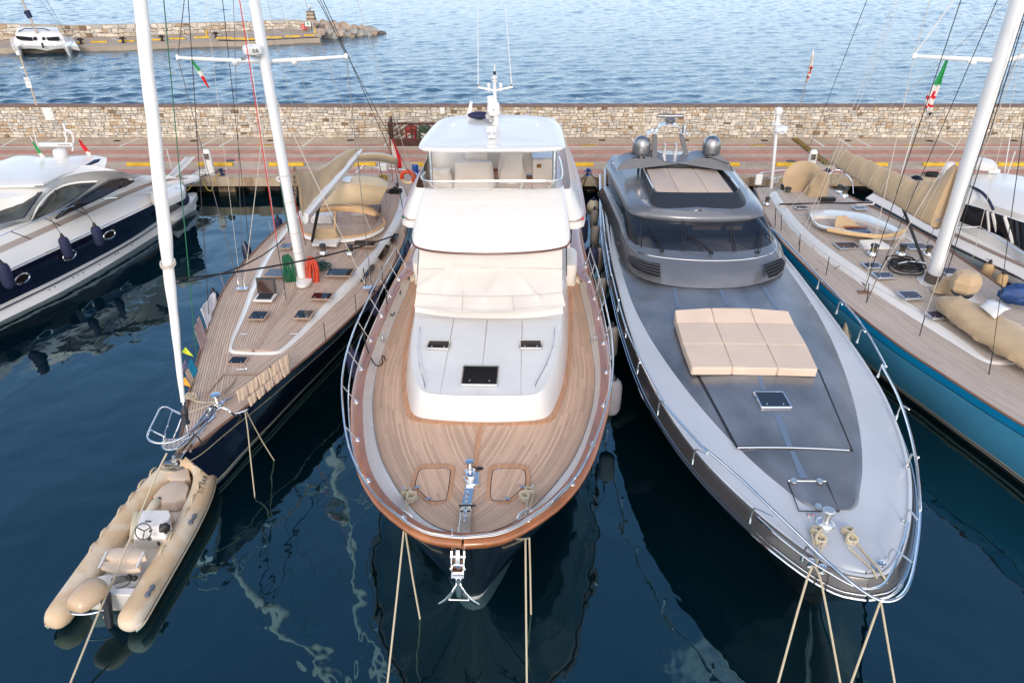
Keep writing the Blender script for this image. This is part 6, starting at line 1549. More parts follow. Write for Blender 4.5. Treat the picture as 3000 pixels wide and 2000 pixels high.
# chainplates, shrouds, stays
CLp=RF(340,1395,1.95);CRp=RF(1505,1388,1.95);TLr=TL;TRr=TR
for c in(CLp,CRp):
    b=B();b.box(c,(.42,.22,.03),rz=0);
    for k in(-.12,.12):b.tube([c+Vector((k,0,0)),c+Vector((k,0,.15))],.03,6)
    ob('chainplate',b,m_chrome,DY)
def rig(name,p,q,r=.012,mt=None,s=0):
    b=B();b.tube(sag(p,q,s,8)if s else[p,q],r,5);return ob(name,b,mt or m_wire,DY)
rig('shroud',CLp+Vector((-.1,0,.1)),TL,.014);rig('shroud',CRp+Vector((.1,0,.1)),TR,.014)
rig('shroud',TL,mz(17),.014);rig('shroud',TR,mz(17),.014)
rig('shroud',CLp+Vector((.1,0,.1)),mz(8.8),.013,m_wirel);rig('shroud',CRp+Vector((-.1,0,.1)),mz(8.8),.013,m_wirel)
for c,k in((CLp,-.1),(CRp,.1)):
    for kk in(-.1,.1):
        b=B();b.tube([c+Vector((kk,0,.1)),c+Vector((kk*1.1+(-k*.12),.05,.75))],.025,6);ob('rigging_screw',b,m_chrome,DY)
iB=RF(757,1540,2.1);J1=UY(511*1.2755,0,19.5)
rig('inner_stay',RF(757,1540,2.12),F_(660,960,22.4),.016,m_wired);rig('halyard',F_(660,960,22.4),UY(550*1.2755,0,22.9),.016,m_red)
rig('halyard',F_(668,1000,22.45),UY(556*1.2755,0,22.95),.010,m_box)
b=B();c=RF(757,1540,2.12);b.tube([c,c+Vector((-.02,0,.45))],.03,6);ob('rigging_screw',b,m_chrome,DY)
rig('halyard',F_(640,80,23.5),F_(775,870,23.2),.012,m_wired)
rig('halyard',F_(695,440,23.4),F_(775,900,23.3),.014,m_green)
rig('halyard',F_(715,140,23.75),F_(915,930,23.5),.016,m_red);rig('halyard',F_(730,200,23.8),F_(930,1000,23.5),.012,m_wired)
def dline(nm,a,za,c,Yc,r=.012,mt=None):return rig(nm,a,UY(c[0]*1.2755,c[1]*1.2755,Yc),r,mt)
dline('running_line',RJ(425,600,1.95),0,(376,0),19.0,.014,m_green);
dline('running_line',RF(350,1380,1.95),0,(536,0),24.4,.010,m_wire)
dline('running_line',RJ(515,350,1.9),0,(432,0),21.0,.012,m_wired)
dline('running_line',RF(400,930,2.0),0,(511,0),24.0,.012,m_wired)
dline('topping_lift',BE,0,(700,0),27.5,.010,m_wirel);dline('lazy_jack',F_(945,327,25.5),0,(614,0),24.6,.008,m_wirel);dline('lazy_jack',F_(1120,220,27.5),0,(640,0),25,.008,m_wirel)
dline('backstay',RF(1838,440,1.9),0,(742,0),30,.016,m_wired);dline('backstay',RF(1960,490,1.9),0,(730,0),29,.013,m_wired);dline('backstay',RF(1950,480,1.9),0,(820,0),31,.010,m_wirel)
dline('flag_halyard',RF(330,1380,1.95),0,(472,0),24.6,.007,m_wirel);dline('lazy_jack',F_(1215,200,28.5),0,(575,0),24.6,.007,m_wirel)
b=B();b.tube(sag(fs(.15),RF(1780,895,2.35),.25,20),.028,6);b.tube(sag(fs(.146),RF(735,930,2.3),.35,16),.022,6);ob('headsail_sheet',b,m_ropeb,DY)
for a_,z0_,c_ in(((1060,650),2.9,(1545,938)),):pass
b=B();b.tube([F_(1085,590,26),RF(1190,900,2.5)if False else F_(1430,640,26.5),RF(1560,940,2.2)],.012,5);ob('mainsheet_line',b,m_wirel,DY)
# courtesy flag under the left spreader
q=ry_(452*1.2755,152*1.2755,24.4);
flagstrip('courtesy_flag',[(q.x-.15,24.4,q.z+.18),(q.x+.02,24.4,q.z-.12),(q.x+.14,24.4,q.z-.40),(q.x+.24,24.4,q.z-.68)],[.08,.18,.12,.02],lambda u,w:2 if u<.35 and w>.3 else(1 if u>.5 else 0),'small green white and red flag hanging under the left spreader of the dark sailboat',fold=.03)
# stanchions, lifelines
def stanch(bp,tp,par=DY,r=.013,mt=None):b=B();b.tube([bp,tp],r,6);return ob('stanchion',b,mt or m_chrome,par)
RS=[3.2,5.8,7.8,10.2,12.6,15.0];
for s in RS:stanch(dw(db(s)-.06,s,dsh(s)),dw(db(s)-.03,s,dsh(s)+.68),mt=m_wired)
LS=[3.0,5.0,7.1,9.3,12.0,14.6,17];LT=[]
for s in LS:
    t_=dw(-(db(s)-.02),s,dsh(s)+.68);LT.append(t_);stanch(dw(-(db(s)-.06),s,dsh(s)),t_)
b=B();b.tube([dw(-.55,.2,2.6)]+LT,.006,4);ob('lifeline',b,m_wire,DY);b=B();b.tube([dw(.3,1.6,2.4)]+[dw(db(s)-.03,s,dsh(s)+.66)for s in RS],.004,4);ob('lifeline',b,m_wire,DY)
# bow: pulpit, grating, anchor, windlass
def pul(pts,r=.022,nm='pulpit_rail'):b=B();b.tube(smooth_poly([RJ(*q)for q in pts],2,closed=False),r,8);return ob(nm,b,m_chrome,DY)
pu=pul([(325,1000,2.6),(255,970,2.6),(178,930,2.6),(140,1010,2.6),(100,1090,2.6),(70,1155,2.6),(95,1190,2.6),(170,1203,2.6),(260,1190,2.6),(340,1150,2.6),(420,1090,2.6),(500,1020,2.6),(590,940,2.6),(640,960,2.6),(690,1000,2.4),(715,1015,2.0)],.024)
pul([(255,970,2.6),(215,1090,2.5),(175,1220,2.3),(200,1250,2.3),(270,1245,2.3),(340,1195,2.3),(460,1090,2.4),(560,1010,2.5)],.02);pul([(100,1108,2.6),(200,1155,2.45),(215,1175,2.3)],.016);pul([(325,1005,2.6),(290,1100,2.35),(255,1180,2.1)],.018);pul([(395,1130,2.6),(440,1160,2.4),(455,1200,2.0)],.02)
G=[RJ(190,1172,2.22),RJ(385,1160,2.22),RJ(350,1200,2.22),RJ(290,1240,2.22),(RJ(210,1245,2.22)),RJ(182,1225,2.22)]
b=B();b.prism(G,.03);gt=ob('bow_grating',b,mat('grating_grey',(.45,.44,.43),.6),DY)
for i in range(6):
    for j in range(5):
        q=RJ(212+j*32+(i%2)*10-i,1182+i*11,2.225)
        if q.x<RJ(372-i*18,1170+i*11,2.22).x:b=B();b.box(q,(.05,.02,.004));ob('grating_slot',b,m_black,gt,angle=0)
b=B();pa,pb2=RJ(600,905,2.0),RJ(290,1320,2.02)
d=(pb2-pa);d.z=0;d.normalize();s_=Vector((-d.y,d.x,0))
b.loft([[P+s_*w*k+Vector((0,0,z))for k,z in((-1,0),(-1,.09),(-.8,.09),(-.75,.03),(.75,.03),(.8,.09),(1,.09),(1,0))]for P,w in((pa,.16),(pa.lerp(pb2,.5),.15),(pb2,.13))]);ob('anchor_channel',b,m_chrome,DY,angle=30)
b=B();
for i in range(26):b.lathe([(.012,-.02),(.03,0),(.012,.02)],pa.lerp(pb2,.15+i*.03)+Vector((0,0,.07)),6,M=Matrix.Rotation((i%2)*1.57,4,'Y'),ax=(1,1.6))
ob('anchor_chain',b,m_wire,DY)
b=B();c=RJ(575,925,2.05);b.lathe([(.14,0),(.14,.05),(.09,.08),(.085,.22),(.13,.26),(.13,.32),(.04,.33)],c,20);ob('windlass',b,m_chrome,DY,angle=30)
b=B();c=RJ(250,1345,1.75);e=RJ(390,1250,2.0)
b.tube([e,e.lerp(c,.5)+Vector((0,0,.05)),c],[.05,.06,.05],8);b.box(c,(.36,.12,.1));an=ob('anchor',b,mat('dark_chrome',(.35,.35,.35),.2,metal=1),DY,bevel=.01)
b=B();P=[RJ(148,1375,1.6),RJ(225,1365,1.7),RJ(325,1362,1.7),RJ(338,1372,1.62),RJ(270,1392,1.55),RJ(200,1390,1.55)];b.prism(P,.04);ob('fluke',b,m_chrome,an,angle=20)
cleat(DY,RJ(650,905,2.0),1.0,.9);cleat(DY,RJ(745,995,2.0),.6,1.0);cleat(DY,RJ(745,690,2.0),.1,.8);cleat(DY,RJ(760,438,2.12),0,.6);cleat(DY,RJ(1110,436,2.12),0,.6)
lcoil(RJ(395,885,2.03),.30,.10,m_rope,'cream rope coil on the dark sailboat foredeck beside the furled sail foot',n=8,seed=8,vert=False,r=.02)
b=B();b.tube([RJ(400,900,2.1),RJ(480,915,2.12),RJ(555,908,2.2)],.02,6);b.tube([RJ(345,990,2.1),RJ(450,955,2.15),RJ(555,915,2.2)],.02,6);top('furling_line',b,m_rope,'two taut cream lines from the furled sail foot to the bow capstan','rope')
# stern gear
t=thing('lifebuoy','orange horseshoe lifebuoy hung on the dark sailboat stern rail','lifebuoy',tuple(RF(1865,430,2.0)))
c=RF(1865,375,2.5);b=B();b.tube([c+Vector((.30*math.cos(a),-.05*math.sin(a),.30*math.sin(a)))for a in[k*math.pi/10 for k in range(20)]],.085,10,closed=True);ob('ring',b,m_ltan,t)
b=B();b.tube([c+Vector((.30*math.cos(a),-.02-.05*math.sin(a),.30*math.sin(a)+.01))for a in[k*math.pi/12 for k in range(-3,14)]],.09,10);ob('orange_cover',b,mat('orange_plastic',(.65,.06,.01),.5),t)
b=B();pr=[RF(1385,335,2.6),RF(1460,262,2.6),RF(1530,282,2.6),RF(1700,298,2.6),RF(1820,305,2.6),RF(1930,325,2.6),RF(1985,400,2.6)];b.tube(pr,.02,6);sr=ob('stern_rail',b,m_chrome,DY)
for i,p in enumerate(pr):b=B();b.tube([p,p-Vector((0,0,.75))],.016,6);ob('rail_post',b,m_chrome,sr)
q=RF(1750,240,3.0)
b=B();q0,q1=RF(1728,420,2.0),RF(1728,420,2.0)+Vector((0,.1,2.3));b.tube([q0,q1],.02,6);ob('ensign_staff',b,m_cap,DY)
flagstrip('limp_ensign',[(q1.x+.12,q1.y,q1.z-.2),(q1.x+.22,q1.y,q1.z-.7),(q1.x+.28,q1.y,q1.z-1.1),(q1.x+.3,q1.y,q1.z-1.6)],[.10,.30,.42,.45],lambda u,w:1 if w>.45+.1*math.sin(u*5)else 0,'limp red and white ensign on the dark sailboat stern',fold=.07)
t=B();t.lathe([(.14,0),(.17,.38),(.16,.4)],RF(1935,330,2.4),16);top('bucket',t,m_blue,'blue bucket on the dark sailboat stern beside the lifebuoy','bucket')
b=B();c=RF(1638,300,2.6);b.box(c+Vector((0,0,.1)),(.42,.2,.36));top('stern_box',b,m_box,'white box clipped on the stern rail of the dark sailboat','box',bevel=.03)
lcoil(RF(1630,350,2.5),.36,.42,m_ropey,'yellow-brown rope coil below the white box on the dark sailboat stern',n=10,seed=6)
lcoil(RF(1745,520,2.0),.6,.15,m_ropeb,'black rope pile around the aft winch of the dark sailboat',n=12,seed=9,vert=False,r=.02)
# laundry on the lifelines
def cloth(R_,pts,z,mt,lb,nm='towel',grp='laundry on the lifelines',cat='towel',seed=0):
    """pts: top-left, top-right, bottom-right, bottom-left in the zoom, z for each"""
    P=[R_(x,y,zz)for(x,y),zz in zip(pts,z)];rd=random.Random(seed);rows=[];ph=rd.uniform(0,6);wk=min(1,(P[0]-P[1]).length/.9)
    for i in range(9):
        f=i/8;L0=P[0].lerp(P[3],f);R0=P[1].lerp(P[2],f);rows.append([L0.lerp(R0,j/10)+wk*Vector((.02*math.sin(j*1.3+ph+f*2),.02*math.sin(j*.9+ph)*(f+.3),-.02*math.sin(math.pi*j/10)*(1-f)))for j in range(11)])
    b=B();b.grid(rows);return top(nm,b,mt,lb,cat,grp,angle=70,rc=False,solid=.008)
mk=lambda n,c:mat(n,c,.9,noise=(3,.08,4))
cloth(RJ,[(448,255),(545,125),(560,215),(500,400)],[2.55,2.5,2.2,1.95],mk('white_towel',(.68,.66,.68)),'large white towel on the left lifeline of the dark sailboat',seed=1)
cloth(RJ,[(540,150),(558,140),(566,210),(545,262)],[2.5,2.5,2.2,2.15],mk('white_towel',(.7,.7,.7)),'narrow white cloth hanging beside the large white towel',seed=2)
cloth(RJ,[(402,395),(440,300),(502,458),(462,558)],[2.55,2.5,2.05,2.0],mk('pink_towel',(.42,.28,.26)),'dusty pink towel on the left lifeline below the white towel',seed=3)
cloth(RJ,[(318,560),(345,522),(405,590),(345,570)],[2.6,2.6,2.35,2.4],mk('yellow_cloth',(.75,.85,.05)),'bright yellow cloth on the lifeline near the bow',seed=4,cat='cloth')
cloth(RJ,[(362,650),(385,600),(437,690),(405,745)],[2.55,2.5,2.15,2.1],mk('blue_cloth',(.01,.27,.42)),'bright blue cloth on the lifeline near the bow',seed=5,cat='cloth')
cloth(RJ,[(318,660),(345,610),(362,670),(335,700)],[2.6,2.55,2.35,2.3],mk('lilac_cloth',(.45,.30,.48)),'lilac cloth between the furled sail and the blue cloth',seed=6,cat='cloth')
cloth(RJ,[(345,700),(365,672),(410,750),(380,810)],[2.5,2.5,2.1,2.05],mk('sand_cloth',(.58,.42,.30)),'sand coloured cloth under the blue cloth',seed=7,cat='cloth')
cloth(RJ,[(325,745),(345,735),(385,805),(335,790)],[2.4,2.4,2.1,2.15],mk('orange_cloth',(.80,.38,.04)),'orange cloth lowest of the laundry near the bow',seed=8,cat='cloth')
A_,Z_=(705,835),(1080,565);nmd=['nearest the bow','second from the bow','third from the bow','fourth from the bow','furthest from the bow']
for r_ in range(2):
    a_,c_=((705,830),(1080,560))if r_==0 else((785,880),(1082,640));n_=5
    for i in range(n_):
        f0,f1=i/n_,(i+.94)/n_;x0_,y0_=a_[0]+(c_[0]-a_[0])*f0,a_[1]+(c_[1]-a_[1])*f0;x1_,y1_=a_[0]+(c_[0]-a_[0])*f1,a_[1]+(c_[1]-a_[1])*f1
        h=(88 if r_==0 else 62)-i*3
        zt2,zb2=(2.55,2.30)if r_==0 else(2.35,2.17)
        cloth(RJ,[(x0_,y0_),(x1_,y1_),(x1_+12,y1_+h),(x0_+22,y0_+h)],[zt2,zt2,zb2,zb2],mk('tan_dishcloth',(.60,.44,.31)),('tan cloth on the upper row of the right lifeline, ' if r_==0 else 'tan cloth on the lower row of the right lifeline, ')+nmd[i],nm='tan_cloth',grp='tan cloths pegged along the right lifeline',cat='cloth',seed=20+i+9*r_)
# ================================================================ BLUE-HULLED SAILING YACHT (right)
TY=thing('sailing_yacht','turquoise blue hulled sailing yacht with tan boom cover, right of the grey yacht','sailing yacht',(15.2,8.8,0),math.radians(3))
MTt=WMof(TY)
def tw(x,s,z):return MTt@Vector((x,s,z))
tb=curve([0,.2,1,3,4.5,5.6,6.5,8.2,9.75,12,14.3,17.5,20.8,24.3,25],[.05,.18,.45,1.03,1.38,1.64,1.90,2.32,2.70,3.02,3.2,3.22,2.82,2.05,1.9])
tsh=curve([0,10,25],[2.2,2.0,1.95])
m_teal=mat('turquoise_hull_paint',(.09,.38,.60),.24,coat=.8,noise=(.5,.12,4));m_teal2=mat('bright_turquoise_paint',(.006,.25,.50),.16,coat=.8)
hull(TY,'hull',25,tb,tsh,[(0,0),(.13,1),(.145,2),(.5,2),(.84,3),(.875,1),(.90,3),(.93,4),(1.0,4),(1.4,4)],[m_teal2,m_black,m_teal,MATS['boot_cream'],MATS['antifoul_dark']],rake=1.4,fl=(.40,.10),n=50,belly=.04)
m_teakt=teak('teak_deck_grey',(.50,.42,.36),.085,.17,dark=(.10,.08,.07),var=.16,rough=.75)
deck(TY,'deck',lambda s:tb(s)-.02,tsh,.02,25,m_teakt,n=60,crown=.06,ps=1.2)
b=B()
for side in(1,-1):b.tube([tw(side*(tb(s)-.02),s,tsh(s)+.03)for s in span(.1,25,50,1.2)],.035,6)
ob('toe_rail',b,m_toe,TY)
ceT=[(0,8.5),(.45,8.52),(.72,8.66),(.86,9.0),(.98,9.6),(1.25,11),(1.6,12.8),(1.95,14.8),(2.25,17),(2.32,19),(2.1,21.2),(1.6,23.8)]
zd=lambda s:tsh(s)+.05;zr=lambda s:tsh(s)+.05+.17*min(max((s-8)/6,.3),1.2)
o0=smooth_poly(mir([(x,s,zd(s)-.03)for x,s in ceT]),2,closed=False);bwt=curve([8.5,10,13,20,24],[.14,.42,.46,.40,.3])
o1=insp(o0,.05,lambda s:(zr(s)-zd(s))*.7);o2=insp(o0,bwt,lambda s:zr(s)-zd(s)+.03)
b=B();b.grid([o0,o1,o2]);crt=ob('coachroof_side',b,m_white,TY,local=True,angle=60)
hl=len(o2)//2;L_=o2[:hl];R__=o2[::-1][:hl];rows=[];uv=[]
for p,q in zip(L_,R__):rows.append([p.lerp(q,j/12)+Vector((0,0,.07*(1-(j/6-1)**2)-.003))for j in range(13)]);uv.append([(abs(p.x-q.x)/2*(1-abs(j/6-1)),p.y)for j in range(13)])
b=B();b.grid(rows,0,uv);ob('coachroof_top',b,m_teakt,TY,local=True,angle=60,rc=False)
m_glg=mat('violet_acrylic',(.035,.03,.05),.2,spec=.3)
for pts in([(412,758),(462,750),(522,838),(482,850)],[(527,876),(560,856),(668,938),(640,964)],[(828,1095),(848,1080),(900,1130),(882,1140)],[(240,578),(258,562),(282,592),(262,610)],[(198,510),(214,500),(228,522),(210,533)]):
    P=[RI(x,y,2.10)for x,y in pts];b=B();b.prism(P,.05);ob('cabin_window',b,m_glg,crt,angle=20)
r3=math.radians(3)
for x,y,w,d in[(735,840,.88,.66),(1265,845,.88,.62),(930,993,.66,.50),(1010,1067,.66,.52),(1220,1220,.70,.60),(1520,1035,.62,.6),(388,548,.58,.42),(832,552,.58,.42)]:hatch(TY,RI(x,y,2.30 if x>300 else 2.2),w,d,r3,m_alu,m_glg,h=.05)
hatch(TY,RP(630,588,2.25),.52,.52,r3,m_alu,m_glg,h=.05)
# oval cockpit
co_=[(435,585),(450,568),(500,561),(600,560),(700,565),(800,580),(900,597),(1000,640),(1100,690),(1170,728),(1192,755),(1180,785),(1120,802),(1040,804),(960,797),(850,780),(740,755),(620,720),(520,702),(480,672),(445,625)]
ci=[(482,622),(500,608),(550,602),(620,605),(690,612),(780,622),(860,640),(930,668),(1010,695),(1070,718),(1080,738),(1060,752),(1010,755),(950,748),(880,740),(830,735),(760,722),(680,700),(590,688),(530,672),(495,645)]
O=smooth_poly([RI(x,y,2.25)for x,y in co_],1);Ot=smooth_poly([RI(x,y,2.52)+Vector((0,.0,0))for x,y in[(x+(760-x)*.05,y+(680-y)*.06-6)for x,y in co_]],1)
I1=smooth_poly([RI(x,y,2.50)for x,y in[(x+(780-x)*-.04,y)for x,y in ci]],1);I2=[Vector((p.x,p.y,2.335))for p in I1]
b=B();b.grid([O,Ot,I1,I2],closed=True);ob('cockpit_coaming',b,m_white,TY,angle=50)
b=B();n=len(I2);b.add([p+Vector((0,0,.02))for p in I2],[tuple(range(n))]);b.uv=[(v[0]+v[1]*.05,v[1])for v in b.v];ob('cockpit_floor',b,m_teakt,TY,angle=0,rc=False)
b=B();b.tube(smooth_poly([RI(x,y,2.6)for x,y in[(585,712),(640,722),(700,735),(850,756),(1000,766),(1100,752),(1175,722)]],2,closed=False),.085,8);top('rolled_cover',b,mat('sand_canvas',(.62,.42,.22),.85,noise=(4,.15,5)),'rolled sand coloured cover along the cockpit rim of the blue sailboat','cover')
b=B();P=[RI(640,692,2.36),RI(655,640,2.36),RI(770,640,2.36),RI(838,688,2.36)];b.prism([RI(655,606,2.85),RI(722,601,2.85),RI(835,684,2.50),RI(640,690,2.5)],.35);ob('companion_cover',b,m_tan,TY,bevel=.02)
b=B();b.prism([RI(725,692,2.45),RI(880,692,2.45),RI(916,728,2.45),RI(752,735,2.45)],.1);ob('companion_hatch',b,mat('blue_tint_panel',(.03,.05,.10),.2),TY)
b=B();b.box(RI(800,690,2.5),(.95,.05,.06));ob('hatch_trim',b,m_cap,TY)
b=B();b.prism([RI(832,792,2.48),RI(985,784,2.48),RI(1088,852,2.35),RI(868,852,2.35)],.15,ins=.02);ob('sea_hood',b,m_white,TY)
b=B();b.box(RI(580,517,2.2),(4.4,.22,.10),rz=r3);tr_=ob('traveller_base',b,m_white,TY,bevel=.02);b=B();b.box(RI(580,512,2.28),(4.3,.07,.06),rz=r3);b.box(RI(585,480,2.4),(.7,.2,.16),rz=r3);ob('traveller_track',b,m_black,tr_)
for x,y,s in[(235,425,1.2),(275,458,1.4),(423,470,1.3),(672,428,1.2),(712,458,1.4),(120,520,1.1),(928,905,1.4),(1148,905,1.35),(1350,905,1.2)]:winch(RI(x,y,2.05 if y<600 else 2.35),s,TY)
t=thing('wheel_cover','round tan canvas cover over the steering wheel at the blue sailboat stern','wheel cover',tuple(RI(430,480,2.0)))
c=RI(385,465,2.0)+Vector((0,.3,.8));b=B();b.lathe([(.02,-.09),(.7,-.07),(.84,0),(.7,.07),(.02,.09)],c,24,M=Matrix.Rotation(math.radians(72),4,'X'),ax=(1.12,1.0));ob('disc_cover',b,m_tan,t)
clothbox('pedestal_cover',RI(490,490,2.0),1.0,.7,1.35,m_tan,t,.62,.5,3,wr=.05)
# mast, spreaders, boom
MB2=UY(2200+1388*.3826,400+1105*.3826,22.5);MT2=UY(2340*1.2755,0,22.9);dm2=MT2-MB2
def mz2(z):return MB2+dm2*((z-MB2.z)/dm2.z)
ms2=ob('mast',mastmesh(MB2-Vector((0,0,.1)),mz2(27),.20,.30),m_mast,TY)
b=B();b.tube([mz2(z)+Vector((.19,-.06,0))for z in(2.6,14,26)],.035,5);b.tube([mz2(z)+Vector((.10,-.27,0))for z in(2.6,26)],.010,4);ob('mast_track',b,m_black,ms2)
b=B();b.lathe([(.25,0),(.23,.35)],MB2+Vector((0,0,-.05)),18,ax=(1,1.3));ob('mast_boot',b,mat('mast_boot',(.12,.09,.07),.5),ms2)
b=B();b.prism(smooth_poly([MB2+Vector((x,y,-.02))for x,y in((-.5,-.35),(.4,-.45),(.55,.1),(.2,.5),(-.45,.4))],2),.1);ob('mast_collar',b,m_white,TY)
q=lambda x,y,Y:UY(2100+x*.38265,y*.38265,Y)
RT2=q(2185,468,22.9);TL2=q(1512,430,23.5);TR2=RT2+(RT2-TL2)*Vector((1,-1,.2)).length*0+Vector((RT2.x-TL2.x,TL2.y-RT2.y,TL2.z-RT2.z+.3))
for T in(TL2,TR2):
    b=B();b.tube([RT2,T],[.08,.05],8);sp_=ob('spreader',b,m_mast,ms2);b=B();b.lathe([(.02,-.1),(.08,-.06),(.08,.06),(.02,.1)],T,10);ob('spreader_tip',b,m_mast,sp_)
b=B();b.lathe([(.02,-.1),(.14,-.06),(.14,.02),(.02,.04)],RT2.lerp(TL2,.33)-Vector((0,0,.05)),12);ob('deck_floodlight',b,m_mast,ms2)
BA2=UY(2200+1435*.3826,400+652*.3826,22.95);BE2=UY(2200+625*.3826,400+165*.3826,30.1)
b=B();b.tube([BA2,BE2],[.15,.11],10);bo2=ob('boom',b,m_alu,TY)
ax=(BE2-BA2).normalized();sd=ax.cross(Vector((0,0,1))).normalized();rings=[];N_=60
hh=curve([0,.03,.08,.2,.35,.55,.8,.97,1],[2.15,1.9,1.35,.95,.82,.72,.62,.46,.2]);ww_=curve([0,.1,.3,.6,.97,1],[.30,.42,.38,.32,.20,.1])
for i in range(N_+1):
    f=i/N_;c=BA2.lerp(BE2,f*1.01);r=[]
    for k in range(20):
        a=2*math.pi*k/20;ca,sa=math.cos(a),math.sin(a);h=hh(f)if sa>0 else.22
        lac=1-.05*(1 if(i%7)==0 and sa>-.3 else 0)+.025*math.sin(i*.8+k)
        w=ww_(f)*(1-.72*max(sa,0)**1.5*(1 if f<.15 else.5));r.append(c+sd*(ca*w*lac)+Vector((0,0,sa*h*lac)))
    rings.append(r)
b=B();b.loft(rings);bc=ob('boom_cover',b,m_tan,bo2,angle=70)
for i in range(3,58,7):
    f=i/N_;c=BA2.lerp(BE2,f);b=B();b.tube([rings[i][k]+(rings[i][k]-c).normalized()*.03 for k in range(0,11)],.010,4);ob('lacing_line',b,m_wirel,bc)
b=B();rr2=[BA2.lerp(BE2,i/40)+sd*.05-Vector((0,0,.24+.05*math.sin(i*1.9)))for i in range(41)];b.tube(rr2,.05,6);ob('lower_lacing',b,mat('brown_lacing',(.22,.12,.08),.8),bc)
b=B();b.tube([RI(1325,968,2.35),BA2.lerp(BE2,.28)-Vector((0,0,.2))],.055,8);ob('vang_strut',b,m_black,bo2)
# rope tails by the mast foot, covered dinghy
b=coil('x',RI(1210,1000,2.35),1.3,.14,m_ropeb,None,n=10,seed=3,vert=False,r=.03);top('rope_pile',b,m_ropeb,'pile of black lines on the deck left of the leaning mast foot','rope pile')
b=B();b.tube(smooth_poly([RI(1085,1000,2.4),RI(1140,965,2.5),RI(1240,955,2.5),RI(1340,970,2.5)],2,closed=False),.03,6);ob('deck_rail',b,m_alu,TY)
t=thing('covered_dinghy','upturned looking dinghy under a tan canvas cover on the blue sailboat foredeck','dinghy',tuple(RP(900,600,2.2)))
rings=[];ks=20;wid=curve([0,.06,.2,.4,.7,.9,1],[.10,.36,.58,.74,.76,.45,.1]);A0_,A1_=tw(-.35,12.0,2.3),tw(.75,6.6,2.3);dx_=(A1_-A0_).normalized();sx2=Vector((-dx_.y,dx_.x,0))
for i in range(31):
    f=i/30;c=A0_.lerp(A1_,f);w=wid(f);r=[]
    for k in range(ks):
        a=2*math.pi*k/ks;ca,sa=math.cos(a),math.sin(a);e=.62;X=math.copysign(abs(ca)**e,ca)*w;Z=.18+(math.copysign(abs(sa)**.8,sa))*(.36 if sa>0 else.18)*min(1,w/.5);fo=.026*math.sin(i*1.3+k*1.7)+.022*math.sin(i*.5-k*2.4)
        if sa>0:Z+=.10*math.exp(-(X/.2)**2)*(1 if f>.1 else 0)
        r.append(c+sx2*(X+fo)+Vector((0,0,Z+fo)))
    rings.append(r)
b=B();b.loft(rings);ob('canvas_cover',b,m_tan,t,angle=80)
b=B();cc=[(970,512),(1085,462),(1222,522),(1088,596)];P=[RP(x,y,3.05)for x,y in cc];rows=[[P[0].lerp(P[1],u).lerp(P[3].lerp(P[2],u),v)+Vector((0,0,.10*(1-abs(u-.5)*2)-.06*v))for u in(0,.25,.5,.75,1)]for v in(0,.33,.66,1)];b.grid(rows);top('white_cloth',b,m_white,'white cloth spread on the tan dinghy cover','cloth',solid=.01,rc=False,angle=70)
t=thing('covered_outboard','outboard motor under a tan hood standing by the leaning mast foot','outboard motor',tuple(RP(840,400,2.4)))
c=RP(835,400,2.75);b=B();rows=[]
for z,w,d in((0,.36,.34),(.12,.46,.42),(.40,.50,.46),(.62,.42,.38),(.70,.25,.22)):rows.append([c+Vector((w*.98*math.cos(a),d*math.sin(a),z))for a in[math.pi/3*k+.3 for k in range(6)]])
b.loft(rows);ob('hood',b,m_tan,t,angle=20,bevel=.03)
b=B();b.ball(c-Vector((0,0,.06)),(.34,.3,.14),10,6,j=.15);ob('motor_block',b,m_char,t);clothbox('leg_cover',RP(700,400,2.35),.75,.45,.5,m_tan,t,.4,.5,9,wr=.03)
b=B();c=RP(1230,480,2.4);b.ball(c+Vector((.4,.25,.15)),(.8,.35,.36),22,14,j=.10,sd=4);top('blue_tarpaulin',b,mat('blue_tarp',(.012,.05,.17),.6,noise=(3,.35,6),bump=(4,.6,.08)),'crumpled blue tarpaulin beyond the covered dinghy','tarpaulin')
# rigging
def rgt(nm,p,a,r=.012,mt=None):b=B();b.tube([p,a],r,5);return ob(nm,b,mt or m_wire,TY)
CP=RI(865,1190,2.05);b=B();b.box(CP,(.4,.2,.03));ob('chainplate',b,m_toe,TY)
for bp,T,r,mt in[(CP,TL2,.012,m_wirel),(CP+Vector((.15,0,0)),q(2150,600,22.9),.012,m_wirel),(TL2,q(1632,0,23.4),.012,m_wirel),(TL2+Vector((0,0,.05)),q(1815,0,23.2),.02,m_box),(RD(715,1112,2.0),q(1150,0,27),.012,m_wired),(RI(865,1190,2.1),q(1870,0,22.6),.014,m_wired),(RI(885,1270,2.1),q(2148,0,21.2),.012,m_wired),
(RI(345,870,2.0),q(1370,0,27),.009,m_wirel),(RI(640,1300,2.0)if False else RI(375,870,2.0),q(1408,0,27),.009,m_wirel),(RP(550,580,2.3),q(2345,330,18.5),.012,m_wirel),(RP(1065,880,2.3),q(2480,0,14.5),.010,m_wire),(BE2,q(2250,0,24),.010,m_wirel),(RI(1660,260,4.5),q(2255,0,23),.008,m_wirel),(RI(1500,1050,2.4),q(2352,160,22.2),.016,m_wired),(RI(1430,1110,2.4),q(2352,110,22.4),.012,m_wired),
(RI(1260,1000,2.4),q(2352,330,24.5),.010,m_wire),(RI(1700,930,2.6),q(2345,400,25.5),.010,m_wirel),(RI(180,690,2.0),q(2020,470,22.9)if False else RI(660,120,4.6),.008,m_wirel)]:rgt('shroud',bp,T,r,mt)
